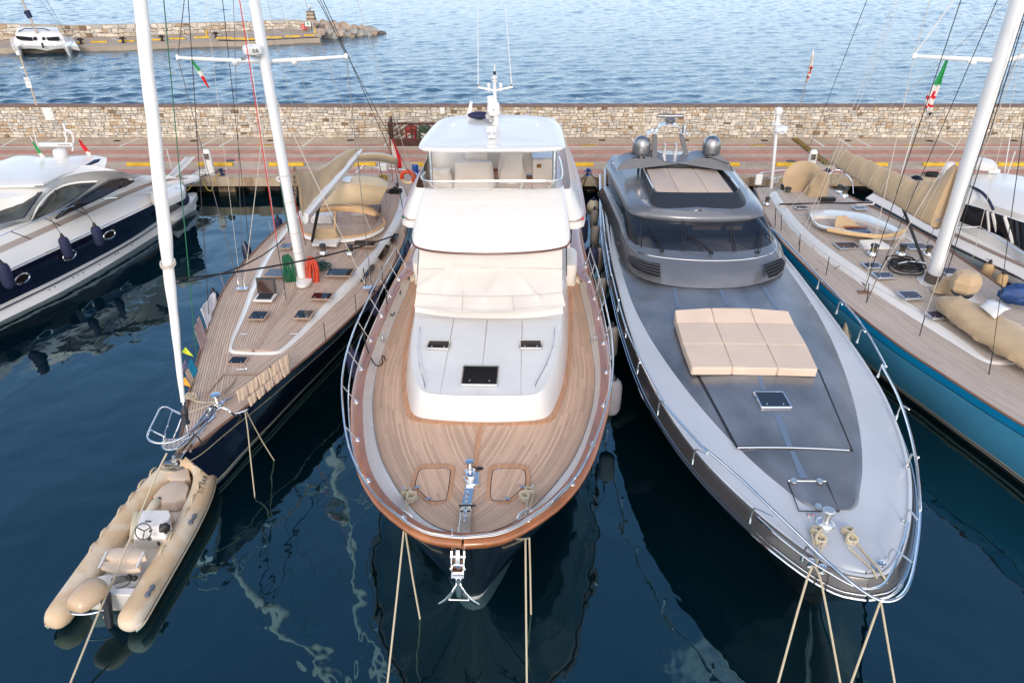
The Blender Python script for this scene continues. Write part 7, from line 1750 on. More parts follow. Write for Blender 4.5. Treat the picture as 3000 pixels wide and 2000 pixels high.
for(a_,za),(c_,zc2)in[(((185,695),2.0),((190,550),2.68)),(((232,722),2.0),((233,597),2.68)),(((370,885),2.0),((377,750),2.68)),(((575,1062),2.0),((600,922),2.68)),(((885,1275),2.0),((905,1125),2.68))]:
    stanch(RI(*a_,za),RI(*c_,zc2),TY,.016,m_wired)
stanch(RP(505,748,2.0),RP(550,582,2.68),TY,.016,m_wired);stanch(RP(1035,1055,2.0),RP(1065,885,2.68),TY,.016,m_wired)
b=B();b.tube([RI(190,550,2.68),RI(377,750,2.68),RI(600,922,2.68),RI(905,1125,2.68),RP(550,582,2.68),RP(1065,885,2.68)],.005,4);ob('lifeline',b,m_wire,TY)
# italian and sardinian flags
f0=q(1760,470,23.3)
flagstrip('hanging_flags',[(f0.x,23.3,f0.z),(f0.x-.05,23.3,f0.z-.65),(f0.x-.18,23.3,f0.z-1.2),(f0.x-.05,23.3,f0.z-1.65)],[.05,.22,.27,.10],lambda u,w:2 if u<.36 else(1 if(.44<u<.62 and w>.35 and w<.75)or(.56<u<.62)or(.72<u<.76)else(3 if u>.9 and w>.4 else 0)),'limp green and white flag with red marks hanging from the right mast spreader',fold=.05)
# radar pole and pushpit
p0=RD(418,1440,2.0);Y_=p0.y;pt=q(467,880,Y_)
b=B();b.tube([p0,pt],.075,10);rp=ob('radar_pole',b,m_mast,TY)
c=q(491,992,Y_-.1);b=B();b.lathe([(.16,-.13),(.29,-.09),(.31,.02),(.27,.12),(.05,.15)],c,20);ob('radome',b,m_mast,rp);b=B();b.box(c+Vector((-.02,-.302,-.02)),(.16,.01,.03));ob('radome_mark',b,m_blue,rp)
b=B();c=q(475,848,Y_);b.lathe([(.15,-.16),(.17,-.1),(.17,.08),(.1,.14),(.02,.15)],c,14);b.tube([c-Vector((.15,0,.1)),c-Vector((.15,0,.9))],.02,5);b.tube([c+Vector((.12,0,-.9)),c+Vector((.12,0,-.2))],.02,5);b.lathe([(.02,-.02),(.22,0),(.02,.03)],c+Vector((.05,0,-.62)),14);ob('antenna_cluster',b,m_mast,rp)
pr=[RD(x,y,2.75)for x,y in[(325,1335),(345,1322),(470,1306),(600,1302),(750,1308),(752,1350)]]
b=B();b.tube(pr,.022,6);b.tube([p-Vector((0,0,.35))for p in pr],.016,6);pp=ob('stern_rail',b,m_chrome,TY)
for p in pr:b=B();b.tube([p,p-Vector((0,0,.72))],.018,6);ob('rail_post',b,m_chrome,pp)
pr=[RD(x,y,2.7)for x,y in[(850,1340),(900,1300),(960,1305),(1040,1380),(1045,1480)]];b=B();b.tube(smooth_poly(pr,1,closed=False),.02,6);ob('stern_rail',b,m_chrome,TY)
b=B();b.box(RD(320,1375,2.7),(.32,.15,.5));top('rail_box',b,m_box,'white box on the blue sailboat stern rail, left corner','box',bevel=.03)
t=thing('outboard_motor','small dark outboard motor clamped on the blue sailboat stern rail','outboard motor',tuple(RD(640,1350,2.2)))
c=RD(640,1290,2.95);b=B();b.ball(c,(.25,.3,.2),10,7,j=.08);ob('cowling',b,m_dbl,t);b=B();b.tube([c,c+Vector((-.15,.1,-.6)),c+Vector((-.3,.15,-1.2))],[.1,.07,.05],8);ob('shaft_leg',b,m_black,t);b=B();b.box(c+Vector((.1,-.28,.05)),(.3,.06,.1));ob('tiller',b,m_box,t)
lcoil(RD(900,1330,2.5),.6,.5,m_rope,'tangle of cream ropes over the stern rail of the blue sailboat',n=16,seed=12,r=.014)
# ================================================================ WHITE YACHT (far right)
RY=thing('motor_yacht','white motor yacht with navy roof stripe and dark windows at the right edge','motor yacht',(21.5,14,0),math.radians(3))
def shp(name,rows,mt,par,ang=50,k=2,m=0,solid=0):return ob(name,B().grid([[Vector(p)for p in smooth_poly(r,k,closed=False)]for r in rows],m),mt,par,angle=ang,rc=False,solid=solid)
i_=lambda z,pts:[RI(x,y,z)for x,y in pts]
hr=lambda z,off:[RI(x,y,z)+Vector((0,off,0))for x,y in[(880,460),(1000,505),(1100,560),(1300,670),(1560,820),(1800,940),(2091,1090),(2400,1290)]]
S0=i_(2.0,[(880,470),(1100,585),(1300,700),(1560,835),(1800,950),(2091,1085),(2400,1280),(2700,1500)])
def dn(z,inx):return[Vector((p.x+inx,p.y+inx*.2,z))for p in S0]
shp('hull',[dn(-.2,1.0),dn(0.0,.8),dn(1.0,.35),dn(1.55,.12),dn(1.60,.10),dn(1.8,.02),S0],[m_white,m_black],RY,m=[0,0,1,0,0,0]if False else 0)
far=[Vector((p.x+max(5.6-max(0,(26-p.y))*.55,.3),p.y+.3,p.z))for p in S0]
shp('deck',[S0,[p+Vector((.35,.05,.25))for p in S0],[p.lerp(q_,.5)+Vector((0,0,.5))for p,q_ in zip(S0,far)],far,[Vector((p.x-.8,p.y,-.2))for p in far]],m_white,RY)
b=B();b.tube([p+Vector((-.02,0,-.06))for p in S0],.035,6);ob('hull_stripe',b,m_black,RY);b=B();b.tube([p+Vector((.34,.05,.27))for p in S0],.06,6);ob('deck_stripe',b,mat('brown_grey_trim',(.30,.22,.19),.6),RY)
for x,y in((1080,607),(1600,915),(1830,1040),(1935,1140)):
    c=RI(x,y,1.45)+Vector((.12,0,0));b=B();b.ball(c,(.12,.30,.14),14,8,M=Matrix.Rotation(.45,4,'Z'));ob('porthole',b,m_glass,RY)
w0=i_(2.75,[(1560,560),(1575,645),(1700,690),(1880,745),(2000,815),(2091,880),(2300,1000)]);w1=i_(3.55,[(1600,470),(1612,512),(1700,530),(1850,580),(1980,622),(2091,660),(2300,720)])
c0=i_(2.3,[(1540,600),(1560,690),(1700,760),(1900,860),(2000,920),(2091,990),(2300,1100)])
shp('cabin_side',[c0,w0],m_white,RY);shp('cabin_windows',[w0,w1],m_glass,RY)
rf0=i_(3.60,[(1605,462),(1618,508),(1700,526),(1850,575),(1980,616),(2091,652),(2300,712)]);rf1=i_(3.85,[(1640,400),(1660,460),(1730,480),(1860,530),(1990,570),(2091,600),(2300,650)]);rf2=i_(4.15,[(1670,330),(1720,370),(1800,390),(1900,410),(2000,440),(2091,460),(2300,480)]);rf3=i_(4.2,[(1720,292),(1800,280),(1900,278),(2000,290),(2091,310),(2200,330),(2300,350)])
shp('roof',[rf0,rf1,rf2,rf3,[p+Vector((.8,.5,-.7))for p in rf3],[p+Vector((.9,.5,-1.6))for p in rf3]],m_white,RY)
b=B();P=i_(3.9,[(1665,395),(1700,420),(1760,460),(1810,510),(1850,572)]);P=[p+Vector((-.05,-.06,.10+.1*math.sin(math.pi*i/4)))for i,p in enumerate(P)];b.tube(smooth_poly(P,2,closed=False),.055,6);ob('navy_roof_stripe',b,m_fnavy,RY)
for a_,c_ in(((1890,745),(1852,582)),((1830,725),(1815,568)),((2010,818),(1945,612))):b=B();b.tube([RI(*a_,2.75)+Vector((-.03,-.03,0)),RI(*c_,3.55)+Vector((-.03,-.03,0))],.06,6);ob('window_post',b,m_white,RY)
b=B();b.tube([RI(x,y,3.3)for x,y in[(1560,700),(1750,690),(1900,780),(2091,900)]],.018,6);ob('guard_rail',b,m_chrome,RY)
c=RI(1515,260,4.0);b=B();b.lathe([(.2,-.5),(.24,-.3),(.26,.1),(.2,.3),(.05,.38)],c,16);ob('antenna_dome',b,m_white,RY);shp('roof_arch',[i_(3.7,[(1440,330),(1460,290),(1520,275),(1600,290)]),i_(3.4,[(1420,400),(1450,350),(1520,330),(1600,350)])],m_white,RY,solid=.1)
c=RI(1760,215,4.5);b=B();b.lathe([(.1,-.25),(.55,-.1),(.6,.05),(.4,.2),(.05,.25)],c,20);ob('radome',b,m_white,RY);c=RI(1850,262,4.3);b=B();b.box(c,(.5,.3,.16));b.ball(c+Vector((0,0,.12)),.14);ob('searchlight',b,m_white,RY,bevel=.03)
for x0_,y0_,x1_,y1_ in((2203,1325,2260,960),(2225,1335,2285,1160)):b=B();p=RD(x0_,y0_,4.2);b.tube([p,q(x1_,y1_,p.y)],.02,5);ob('whip_antenna',b,m_white,RY)
t=thing('tender','small white tender with a black outboard behind the tan boom cover','tender',tuple(RD(1450,1440,1.0)))
b=B();b.tube([RI(x,y,1.2)for x,y in[(1240,410),(1180,385),(1140,365),(1170,350),(1260,355),(1330,385)]],.16,10);ob('tube',b,m_white,t);b=B();b.ball(RI(1255,358,1.7),(.42,.4,.42),14,8);ob('outboard_cowling',b,m_glass,t);b=B();p=RI(1128,365,1.2);b.tube([p,p+Vector((0,0,3.4))],.03,6);ob('flag_staff',b,m_white,t)
b=B();P=smooth_poly([RI(x,y,1.6)for x,y in[(915,480),(930,455),(990,440),(1060,480),(1120,530),(1060,540),(960,505)]],2);b.prism(P,.8,ins=.1);ob('stern_locker',b,m_white,RY)
# ================================================================ WHITE AND NAVY MOTOR YACHT (left)
LY=thing('motor_yacht','white motor yacht with a broad navy hull band at the left edge','motor yacht',(-21.4,18.5,0),math.radians(-4))
e_=lambda z,pts:[RE(x,y,z)for x,y in pts]
r0=e_(0,[(-500,1690),(-200,1520),(0,1415),(500,1178),(1000,880),(1300,690),(1440,590),(1500,560)])
r1=e_(.22,[(-500,1620),(-200,1450),(0,1350),(500,1112),(1000,838),(1210,700),(1440,560),(1505,520)])
r1b=e_(.50,[(-500,1570),(-200,1390),(0,1290),(500,1055),(1000,790),(1210,640),(1310,590),(1450,500)])
r2=e_(1.70,[(-500,1290),(-200,1155),(0,1070),(500,838),(1000,605),(1200,508),(1300,460),(1430,405)])
r2b=e_(1.78,[(-500,1270),(-200,1135),(0,1050),(500,818),(1000,585),(1200,490),(1300,446),(1425,395)])
r3=e_(2.30,[(-500,1110),(-200,980),(0,895),(400,715),(700,575),(1000,440),(1200,360),(1400,330)])
r3b=e_(2.34,[(-500,1085),(-200,955),(0,868),(400,690),(700,552),(1000,418),(1190,345),(1380,322)])
r4=e_(2.75,[(-500,900),(-200,800),(0,720),(180,655),(430,600),(700,455),(900,385),(1060,300)])
shp('hull',[r0,r1,r1b,[p.lerp(q,.5)-Vector((.0,0,0))for p,q in zip(r1b,r2)],r2,r2b,r3],[m_white,m_navy],LY,m=0,k=2)
hl_=bpy.data.objects[[o.name for o in LY.children][0]]
npl=len(smooth_poly(r0,2,closed=False))-1
for i,pl in enumerate(hl_.data.polygons):pl.material_index=1 if i//npl in(2,3)else 0
b=B();b.tube([p.lerp(q,.45)+Vector((.02,-.02,0))for p,q in zip(smooth_poly(r1,2,closed=False),smooth_poly(r1b,2,closed=False))],.035,5);ob('boot_line',b,m_navy,LY)
b=B();b.tube([p+Vector((.02,-.02,0))for p in smooth_poly(r2b,2,closed=False)],.02,5);ob('knuckle_trim',b,m_chrome,LY)
shp('side_deck',[r3,r3b,[p.lerp(q,.18)for p,q in zip(r3b,r4)]],mat('grey_teak_side',(.38,.31,.27),.7),LY);shp('coaming',[[p.lerp(q,.18)for p,q in zip(r3b,r4)],r4],m_white,LY)
ax_=Matrix.Rotation(math.radians(-4),4,'Z')
def mirL(P):
    o=[]
    for p in P:
        q=WMof(LY).inverted()@p;q.x=-.8-q.x;o.append(WMof(LY)@q)
    return o
shp('far_side',[mirL(r3),mirL(r2),mirL(r0)],m_white,LY);shp('deck',[r3b,[Vector((p.x-.6,p.y,2.5))for p in r3b],mirL(r3b)],m_white,LY)
# superstructure
w_lo=e_(2.72,[(-300,780),(0,672),(180,632),(240,648),(430,560),(560,490),(700,420),(780,372),(900,420),(1060,310)])
body=[e_(2.75,[(-500,790),(-200,720),(0,665),(200,650),(430,600),(700,470),(900,388),(1080,305)]),e_(3.3,[(-500,640),(-200,600),(0,560),(250,540),(450,450),(700,360),(900,312),(1060,288)]),e_(3.75,[(-500,500),(-200,495),(0,480),(320,428),(440,360),(620,300),(800,280),(1000,285)]),e_(3.95,[(-500,420),(-200,400),(0,385),(310,378),(400,335),(600,280),(750,262),(900,262)])]
bd=shp('cabin',body+[[p+Vector((-1.2,.3,.15))for p in body[3]],[p+Vector((-2.8,.3,-.8))for p in body[3]]],m_white,LY)
m_smoke=mat('smoked_window',(.018,.014,.012),.06,spec=.4);m_wlit=mat('clear_green_window',(.045,.05,.045),.05,spec=.5,noise=(1.5,.6,3))
def lw(nm,pts,z0,z1,mt,off=(.06,-.07,.05)):
    ys=[y for x,y in pts];y0_,y1_=min(ys),max(ys)
    P=[RE(x,y,z0+(z1-z0)*(y1_-y)/(y1_-y0_))+Vector(off)for x,y in pts];b=B();b.add(P+[p+Vector((-.12,.08,0))for p in P],[tuple(range(len(P)))]+[(i,(i+1)%len(P),len(P)+(i+1)%len(P),len(P)+i)for i in range(len(P))]);w=ob(nm,b,mt,bd,angle=0,rc=False);b=B();b.tube([p+Vector((.01,-.01,0))for p in P],.028,5,closed=True);ob('window_seal',b,m_navy,w);return w
lw('windscreen',[(-200,505),(0,488),(320,430),(250,525),(182,622),(40,660),(-200,700)],2.8,3.7,m_wlit)
w1_=lw('side_window',[(238,648),(262,595),(300,530),(360,462),(440,400),(560,365),(742,352),(640,430),(560,485),(430,558)],2.75,3.75,m_wlit,(.08,-.09,.06))
b=B();b.tube([RE(415,412,3.62)+Vector((.1,-.12,.06)),RE(458,538,2.95)+Vector((.1,-.12,.06))],.04,5);b.tube([RE(490,380,3.68)+Vector((.1,-.12,.06)),RE(530,498,3.0)+Vector((.1,-.12,.06))],.025,5);ob('window_bar',b,m_char,w1_)
lw('side_window',[(430,634),(560,520),(650,455),(770,385),(850,338),(922,325),(935,350),(900,405),(830,442),(700,505),(560,570)],2.7,3.5,m_smoke,(.05,-.06,.05));lw('side_window',[(925,325),(980,328),(1030,345),(960,385),(905,405),(930,360)],2.8,3.3,m_smoke,(.05,-.06,.05))
b=B();b.tube(smooth_poly([RE(x,y,z)+Vector((.1,-.12,.06))for x,y,z in[(238,650,2.72),(262,592,3.0),(300,525,3.3),(360,456,3.5),(440,394,3.65),(560,358,3.75),(742,348,3.78)]],1,closed=False),.04,5);ob('window_trim',b,m_white,w1_)
# hardtop
rt=[(-400,395),(0,382),(312,376),(372,345),(470,290),(620,235),(740,180),(762,150),(700,152),(300,160),(250,150),(130,148),(60,170),(0,190),(-100,215),(-400,300)]
P=smooth_poly([RE(x,y,4.05)for x,y in rt],1);b=B();dome(b,P,[(.1,-.12),(0,-.05),(.02,.02),(.25,.09),(.8,.14),(1.5,.17)]);ob('hardtop',b,m_white,LY)
b=B();b.tube([RE(x,y,4.02)for x,y in[(-100,388),(150,382),(312,378),(372,347),(470,292),(620,238)]],.018,5);ob('hardtop_stripe',b,m_navy,LY)
def ply(nm,pts,zs,mt,t=.1):P=[RE(x,y,z)for(x,y),z in zip(pts,zs)];b=B();b.add(P+[p+Vector((-t,t*.4,0))for p in P],[tuple(range(len(P)))]+[(i,(i+1)%len(P),len(P)+(i+1)%len(P),len(P)+i)for i in range(len(P))]);return ob(nm,b,mt,LY,angle=0)
fn=ply('arch_wing',[(600,262),(620,235),(762,150),(818,162),(818,185),(800,245),(740,250)],[3.95,4.0,4.2,4.2,4.15,3.95,3.95],m_white,.3)
b=B();P=[RE(x,y,z)+Vector((.02,-.03,.01))for x,y,z in[(615,243,4.0),(720,178,4.16),(770,170,4.18),(755,195,4.1)]];b.add(P,[(0,1,2,3)]);ob('navy_flash',b,m_navy,fn,angle=0,rc=False);b=B();P=[RE(x,y,z)+Vector((.02,-.04,.01))for x,y,z in[(545,282,3.93),(650,248,3.97),(798,240,3.97),(798,250,3.94),(640,262,3.92)]];b.add(P,[(0,1,2,3,4)]);ob('navy_flash',b,m_navy,fn,angle=0,rc=False)
# aerials on the hardtop
hp=lambda x,y,Y:UY(x*.38265,400+y*.38265,Y)
Yh=RE(470,140,4.3).y
b=B();c=hp(455,110,Yh);b.lathe([(.2,-.42),(.26,-.32),(.3,-.1),(.26,.05),(.1,.1)],c,18);b.box(c+Vector((0,0,-.42)),(.9,.5,.1));sc=ob('radar_pedestal',b,m_white,LY,bevel=.02)
b=B();b.box((hp(300,62,Yh)+hp(560,62,Yh))/2,((hp(560,62,Yh)-hp(300,62,Yh)).x,.14,.16));ob('radar_scanner',b,m_white,sc,bevel=.03)
b=B();add_text(b,'Raymarine',.13,hp(490,64,Yh-.078),(1,0,0),(0,0,1));ob('scanner_letters',b,m_black,sc,angle=0,rc=False)
b=B();b.tube(smooth_poly([hp(500,60,Yh+.1),hp(515,20,Yh+.1),hp(500,-10,Yh+.1),hp(505,-45,Yh+.1),hp(530,-50,Yh+.1),hp(560,-10,Yh+.1),hp(565,40,Yh+.1),hp(555,110,Yh+.1)],2,closed=False),.04,8);b.tube([hp(500,-45,Yh+.1),hp(487,-100,Yh+.1)],.05,8);ob('antenna_hoop',b,m_white,LY)
for a_,c_ in(((305,140),(228,-5)),((310,140),(252,-55))):b=B();b.tube([hp(*a_,Yh),hp(*c_,Yh)],[.03,.018],6);ob('whip_antenna',b,m_white,LY)
f0=hp(255,40,Yh);flagstrip('small_pennant',[(f0.x,Yh-.05,f0.z),(f0.x+.1,Yh-.05,f0.z-.35),(f0.x+.28,Yh-.05,f0.z-.85),(f0.x+.38,Yh-.05,f0.z-1.2)],[.05,.18,.2,.05],lambda u,w:2 if u<.4 else(0 if u<.75 else 1),'small green white and red pennant on the left motor yacht aerial',fold=.02)
f0=hp(572,55,Yh);flagstrip('small_ensign',[(f0.x,Yh+.4,f0.z+.05),(f0.x+.1,Yh+.4,f0.z-.25),(f0.x+.22,Yh+.4,f0.z-.5),(f0.x+.3,Yh+.4,f0.z-.8)],[.05,.25,.22,.1],lambda u,w:1 if u<.6 else 0,'small red ensign beside the left motor yacht radar',fold=.03)
# rail, oval ports, vents, bathing platform
rp_=smooth_poly([RE(x,y,z)for x,y,z in[(-500,960,3.0),(-200,850,3.0),(0,762,3.0),(150,695,3.0),(330,625,3.0),(540,540,3.0),(640,508,3.0),(760,478,2.9),(895,468,2.45)]],2,closed=False);b=B();b.tube(rp_,.022,6);gl=ob('guard_rail',b,m_chrome,LY)
for a_,c_ in(((238,785),(85,728)),((462,683),(338,622)),((660,600),(543,542)),((640,570),(612,520))):b=B();b.tube([RE(*a_,2.32),RE(*c_,3.0)],.018,6);ob('stanchion',b,m_char,LY)
def onhull(x,y,z):return RE(x,y,z)+Vector((.05,-.09,.02))
for x,y in((175,1082),(535,905),(838,748)):
    c=onhull(x,y,1.27);u=(RE(x+100,y-52,1.05)-RE(x,y,1.05)).normalized();w=Vector((-.12,.02,1)).normalized()
    el=[c+u*.33*math.cos(a)+w*.17*math.sin(a)for a in[k*math.pi/12 for k in range(24)]];b=B();b.tube(el,.035,6,closed=True);pt=ob('porthole_rim',b,m_chrome,LY);b=B();b.add(el,[tuple(range(24))]);ob('porthole_glass',b,m_smoke,pt,angle=0,rc=False)
b=B();c=RE(190,768,2.28);b.box(c+Vector((.05,-.05,.03)),(.08,.4,.04),rz=-.3);ob('deck_vent',b,m_alu,LY)
b=B();b.tube(smooth_poly([RE(x,y,z)+Vector((.03,-.05,.02))for x,y,z in[(850,585,1.95),(930,490,2.15),(1040,440,2.25),(1180,425,2.2)]],2,closed=False),.03,6);ob('side_scoop',b,mat('dull_cream',(.62,.60,.56),.4),LY)  # scoop in a cream slightly darker than the hull white
P=[RE(x,y,.55)for x,y in[(1290,640),(1440,540),(1512,440),(1500,425),(1440,430),(1250,500)]];b=B();b.prism(smooth_poly(P,2),.28,ins=.04);ob('bathing_platform',b,m_white,LY)
P=[RE(x,y,2.25)for x,y in[(1120,420),(1180,330),(1330,320),(1385,340),(1430,400),(1330,450),(1200,505)]];b=B();b.prism(smooth_poly(P,2),.4,ins=.12);ob('aft_quarter',b,m_white,LY)
b=B()
for i in range(9):
    x,y=[(905,888),(885,900),(638,1040),(598,1058),(560,1078),(420,1150),(1010,830),(380,1170),(760,980)][i];c=RE(x,y,.35)+Vector((.02,-.03,0));b.ball(c,.03,6,4)
ob('drain_outlets',b,m_black,LY)
# gangway and stern tender
t=thing('gangway','white folding gangway from the left motor yacht stern to the quay','gangway',tuple(RE(1290,320,1.4)))
for d_ in(0,62):
    b=B();b.tube([RE(1275+d_*.9,318,1.6),RE(1425+d_,160,2.1)],.045,6);ob('side_beam',b,m_white,t)
b=B();b.add([RE(1275,318,1.6),RE(1330,318,1.6),RE(1487,160,2.1),RE(1425,160,2.1)],[(0,1,2,3)]);ob('tread',b,mat('grating_grey',(.45,.44,.43),.6),t,angle=0,rc=False,solid=.03)
p=RE(1315,250,1.8);b=B();b.tube([p,p+Vector((0,0,1.1))],.025,6);ob('post',b,m_white,t)
t=thing('stern_tender','small white inflatable tender with a navy stripe on the left motor yacht stern','tender',tuple(RE(1450,350,1.0)))
b=B();b.tube(smooth_poly([RE(x,y,1.25)for x,y in[(1290,370),(1370,370),(1460,345),(1510,325),(1500,318),(1400,325)]],2,closed=False),[.20]*21 if False else.2,10);ob('tube',b,m_white,t)
b=B();b.tube(smooth_poly([RE(x,y,1.2)+Vector((.1,-.17,0))for x,y in[(1330,380),(1400,372),(1470,350),(1512,330)]],1,closed=False),.025,5);ob('stripe',b,m_fnavy,t)
# ================================================================ TAN INFLATABLE TENDER
KY=thing('rigid_inflatable','tan rigid inflatable boat with console lying under the dark sailboat bow','inflatable boat',(-9.05,9.85,0),math.radians(-2.5))
MK=WMof(KY)
def kw(x,y,z):return MK@Vector((x,y,z))
def canvas_mat():
    m=mat('stained_tan_cover',(.52,.36,.21),.8,bump=(7,.25,.03));n=m.node_tree.nodes;l=m.node_tree.links;p=n['Principled BSDF']
    t=n.new('ShaderNodeTexCoord');a=n.new('ShaderNodeTexNoise');a.inputs['Scale'].default_value=1.5;a.inputs['Detail'].default_value=4;a.inputs['Distortion'].default_value=.6;l.new(t.outputs['Object'],a.inputs['Vector'])
    r=n.new('ShaderNodeValToRGB');e=r.color_ramp.elements;e[0].position=.40;e[0].color=(.60,.43,.27,1);e[1].position=.62;e[1].color=(.68,.58,.45,1);q=e.new(.5);q.color=(.63,.49,.34,1)
    l.new(a.outputs[0],r.inputs[0]);l.new(r.outputs[0],p.inputs['Base Color']);return m
m_rib=canvas_mat()
pth=[(-.81,-.15),(-.81,.4),(-.81,1.5),(-.80,2.7),(-.75,3.6),(-.64,4.25),(-.50,4.62),(-.28,4.88),(0,4.97)]
pth=pth+[(-x,y)for x,y in pth[::-1][1:]]
tp=smooth_poly([Vector((x,y,.36+.14*max(0,(y-3.2)/2.2)**1.5))for x,y in pth],2,closed=False);n=len(tp)
rr=[.28*min(1,.30+.70*min(1,(min(i,n-1-i)/3.2))**.6)for i in range(n)]
b=B();b.tube([MK@p for p in tp],rr,18);tb_=ob('inflatable_tube',b,m_rib,KY,angle=70)
for dz_,o_,r_,mt in((-.02,.285,.022,m_alu),(-.09,.275,.03,m_ltan),(-.15,.25,.022,mat('pale_teal',(.30,.48,.52),.5))):
    P=[]
    for i,p in enumerate(tp[1:-1],1):
        t_=(tp[i+1]-tp[i-1]).normalized();nn=Vector((-t_.y,t_.x,0));P.append(MK@(p+nn*o_*rr[i]/.285+Vector((0,0,dz_))))
    b=B();b.tube(P,r_,6);ob('rubbing_strip',b,mt,tb_)
m_fibre=mat('cream_fibreglass',(.68,.62,.55),.45,noise=(2,.08,4))
fl=[(-.60,.55),(-.60,3.4),(-.50,4.3),(-.2,4.95),(.2,4.95),(.5,4.3),(.60,3.4),(.60,.55)]
b=B();b.loft([[kw(x*.6,y,-.15)for x,y in fl],[kw(x,y,.20)for x,y in fl]]);ob('floor',b,m_fibre,KY)
b=B();b.box(kw(0,.62,.32),(1.25,.2,.5),rz=math.radians(-2.5));ob('transom',b,m_white,KY,bevel=.02)
b=B();b.prism(smooth_poly([kw(x,y,.46)for x,y in[(-.52,.75),(.52,.75),(.52,1.15),(-.52,1.15)]],1),.3);ob('stern_locker',b,m_white,KY)
kk=lambda z,pts:[RK(x,y,z)for x,y in pts]
m_kcush=mat('tan_beige_cushion',(.64,.51,.40),.65,noise=(2,.06,4))
for nm,pts,z,h in(('bow_cushion',[(950,278),(1102,280),(1065,415),(840,410)],.56,.3),('bow_cushion',[(985,185),(1090,180),(1102,276),(952,274)],.56,.3),('seat_cushion',[(580,700),(828,705),(815,785),(552,775)],.86,.12),('seat_cushion',[(550,780),(795,795),(775,850),(522,838)],.74,.12),('console_seat',[(860,470),(998,472),(965,535),(815,530)],.72,.4)):
    b=B();b.prism(smooth_poly(kk(z,pts),1),h,ins=.02);ob(nm,b,m_kcush,KY)
for sx in(555,795):
    b=B();b.tube([RK(sx+(18 if sx<600 else 15),730,.92),RK(sx-35,835,.75)],.025,6);ob('seat_frame',b,m_alu,KY)
b=B();c=RK(850,640,.2);rows=[]
for z,y0_,w in((.18,700,.42),(.72,640,.40),(.98,560,.36),(1.0,520,.32)):
    p=RK(850,y0_,z);rows.append([p+Vector((w*sx,w*.0+dy_,0))for sx,dy_ in((-1,0),(-.9,-.05),(.9,-.05),(1,0),(1,.30),(-1,.30))])
b.loft(rows);cs=ob('console',b,m_white,KY,bevel=.04)
pc=RK(850,545,.98)
for x,y,r in((795,552,.04),(878,548,.035),(855,600,.03),(850,650,.05)):
    p=RK(x,y,.9)+Vector((0,-.02,.03));b=B();b.lathe([(r,0),(r,.02),(r*.7,.022)],p,12,M=Matrix.Rotation(.9,4,'X'));ob('gauge',b,m_black,cs)
b=B();b.box(RK(838,550,.95)+Vector((0,0,.02)),(.14,.03,.10),M=Matrix.Rotation(-.6,4,'X'));ob('chart_screen',b,m_glass,cs)
b=B();c=RK(812,598,.98);M=Matrix.Rotation(math.radians(55),4,'X');b.tube([c+M@Vector((.19*math.cos(a),.19*math.sin(a),.05))for a in[k*math.pi/10 for k in range(20)]],.014,6,closed=True)
for k in range(3):a=k*2.09+.5;b.tube([c,c+M@Vector((.19*math.cos(a),.19*math.sin(a),.05))],.014,5)
ob('steering_wheel',b,m_char,cs)
b=B();b.ball(RK(938,580,.95),(.12,.12,.12),9,6,j=.25);b.tube([RK(925,600,.8),RK(900,660,.6),RK(905,690,.5)],.03,6);ob('throttle',b,m_black,cs)
b=B();b.tube(sag(RK(985,545,.75),RK(905,690,.4),.05),.025,5);ob('kill_cord',b,m_red,cs)
t=thing('outboard_motor','outboard motor with a tan rounded cover at the tender stern','outboard motor',tuple(RK(450,1080,.3)))
c=RK(455,1010,.95);b=B();M=Matrix.Rotation(math.radians(-22),4,'Z');rows=[]
for f,w,h in((-.42,.14,.10),(-.38,.24,.17),(-.26,.30,.24),(0,.33,.28),(.22,.31,.28),(.36,.24,.20),(.42,.10,.08)):
    rows.append([c+M@Vector((w*math.cos(a),f*.92,h*math.sin(a)*(1 if math.sin(a)>0 else.7)))for a in[k*math.pi/9 for k in range(18)]])
b.loft(rows);ob('cowling',b,mat('tan_cowling',(.52,.37,.24),.4,coat=.3),t);b=B();b.tube([c+M@Vector((.12,.25,-.2)),c+M@Vector((.18,.1,-.75)),c+M@Vector((.2,0,-1.1))],[.12,.09,.07],8);ob('leg',b,m_char,t)
b=B();b.tube(smooth_poly([RK(355,1068,.45),RK(300,1085,.45),(RK(300,1110,.45)),RK(380,1132,.45),RK(480,1125,.45),RK(570,1095,.45)],2,closed=False),.022,6);ob('transom_bar',b,m_chrome,KY)
b=B()
for i in range(4):b.tube(smooth_poly([RK(600,905+i*12,.55),RK(660+i*10,885+i*10,.62),RK(715,890+i*8,.6),RK(740,895,.6)]+([RK(700,950,.6),RK(610,968,.55)]if i%2 else[]),2,closed=False),.013,5)
b.ball(RK(715,892,.6),.07,8,6);b.ball(RK(750,898,.6),.07,8,6);ob('control_cables',b,m_black,KY)
b=B()
for(x0_,y0_,x1_,y1_)in((845,245,885,195),(770,325,820,268),(710,408,752,350),(640,490,685,432),(530,635,580,575),(462,728,512,668),(1170,200,1172,250),(1165,285,1155,340),(1138,365,1112,422),(1098,452,1062,508),(1005,600,968,655),(950,690,910,748)):
    p,q_=RK(x0_,y0_,.64),RK(x1_,y1_,.64);b.tube([p,p.lerp(q_,.3)+Vector((0,0,.06)),p.lerp(q_,.7)+Vector((0,0,.06)),q_],.022,6)
ob('grab_loops',b,m_ltan,tb_)
for x,y in((1120,522),(848,980)):
    b=B();p=RK(x,y,.63);d_=(RK(x+30,y-50,.63)-p).normalized();b.tube([p-d_*.15,p-d_*.09,p,p+d_*.09,p+d_*.15],[.05,.06,.03,.06,.05],8);ob('handle_patch',b,mat('patch_grey',(.12,.14,.18),.6),tb_)
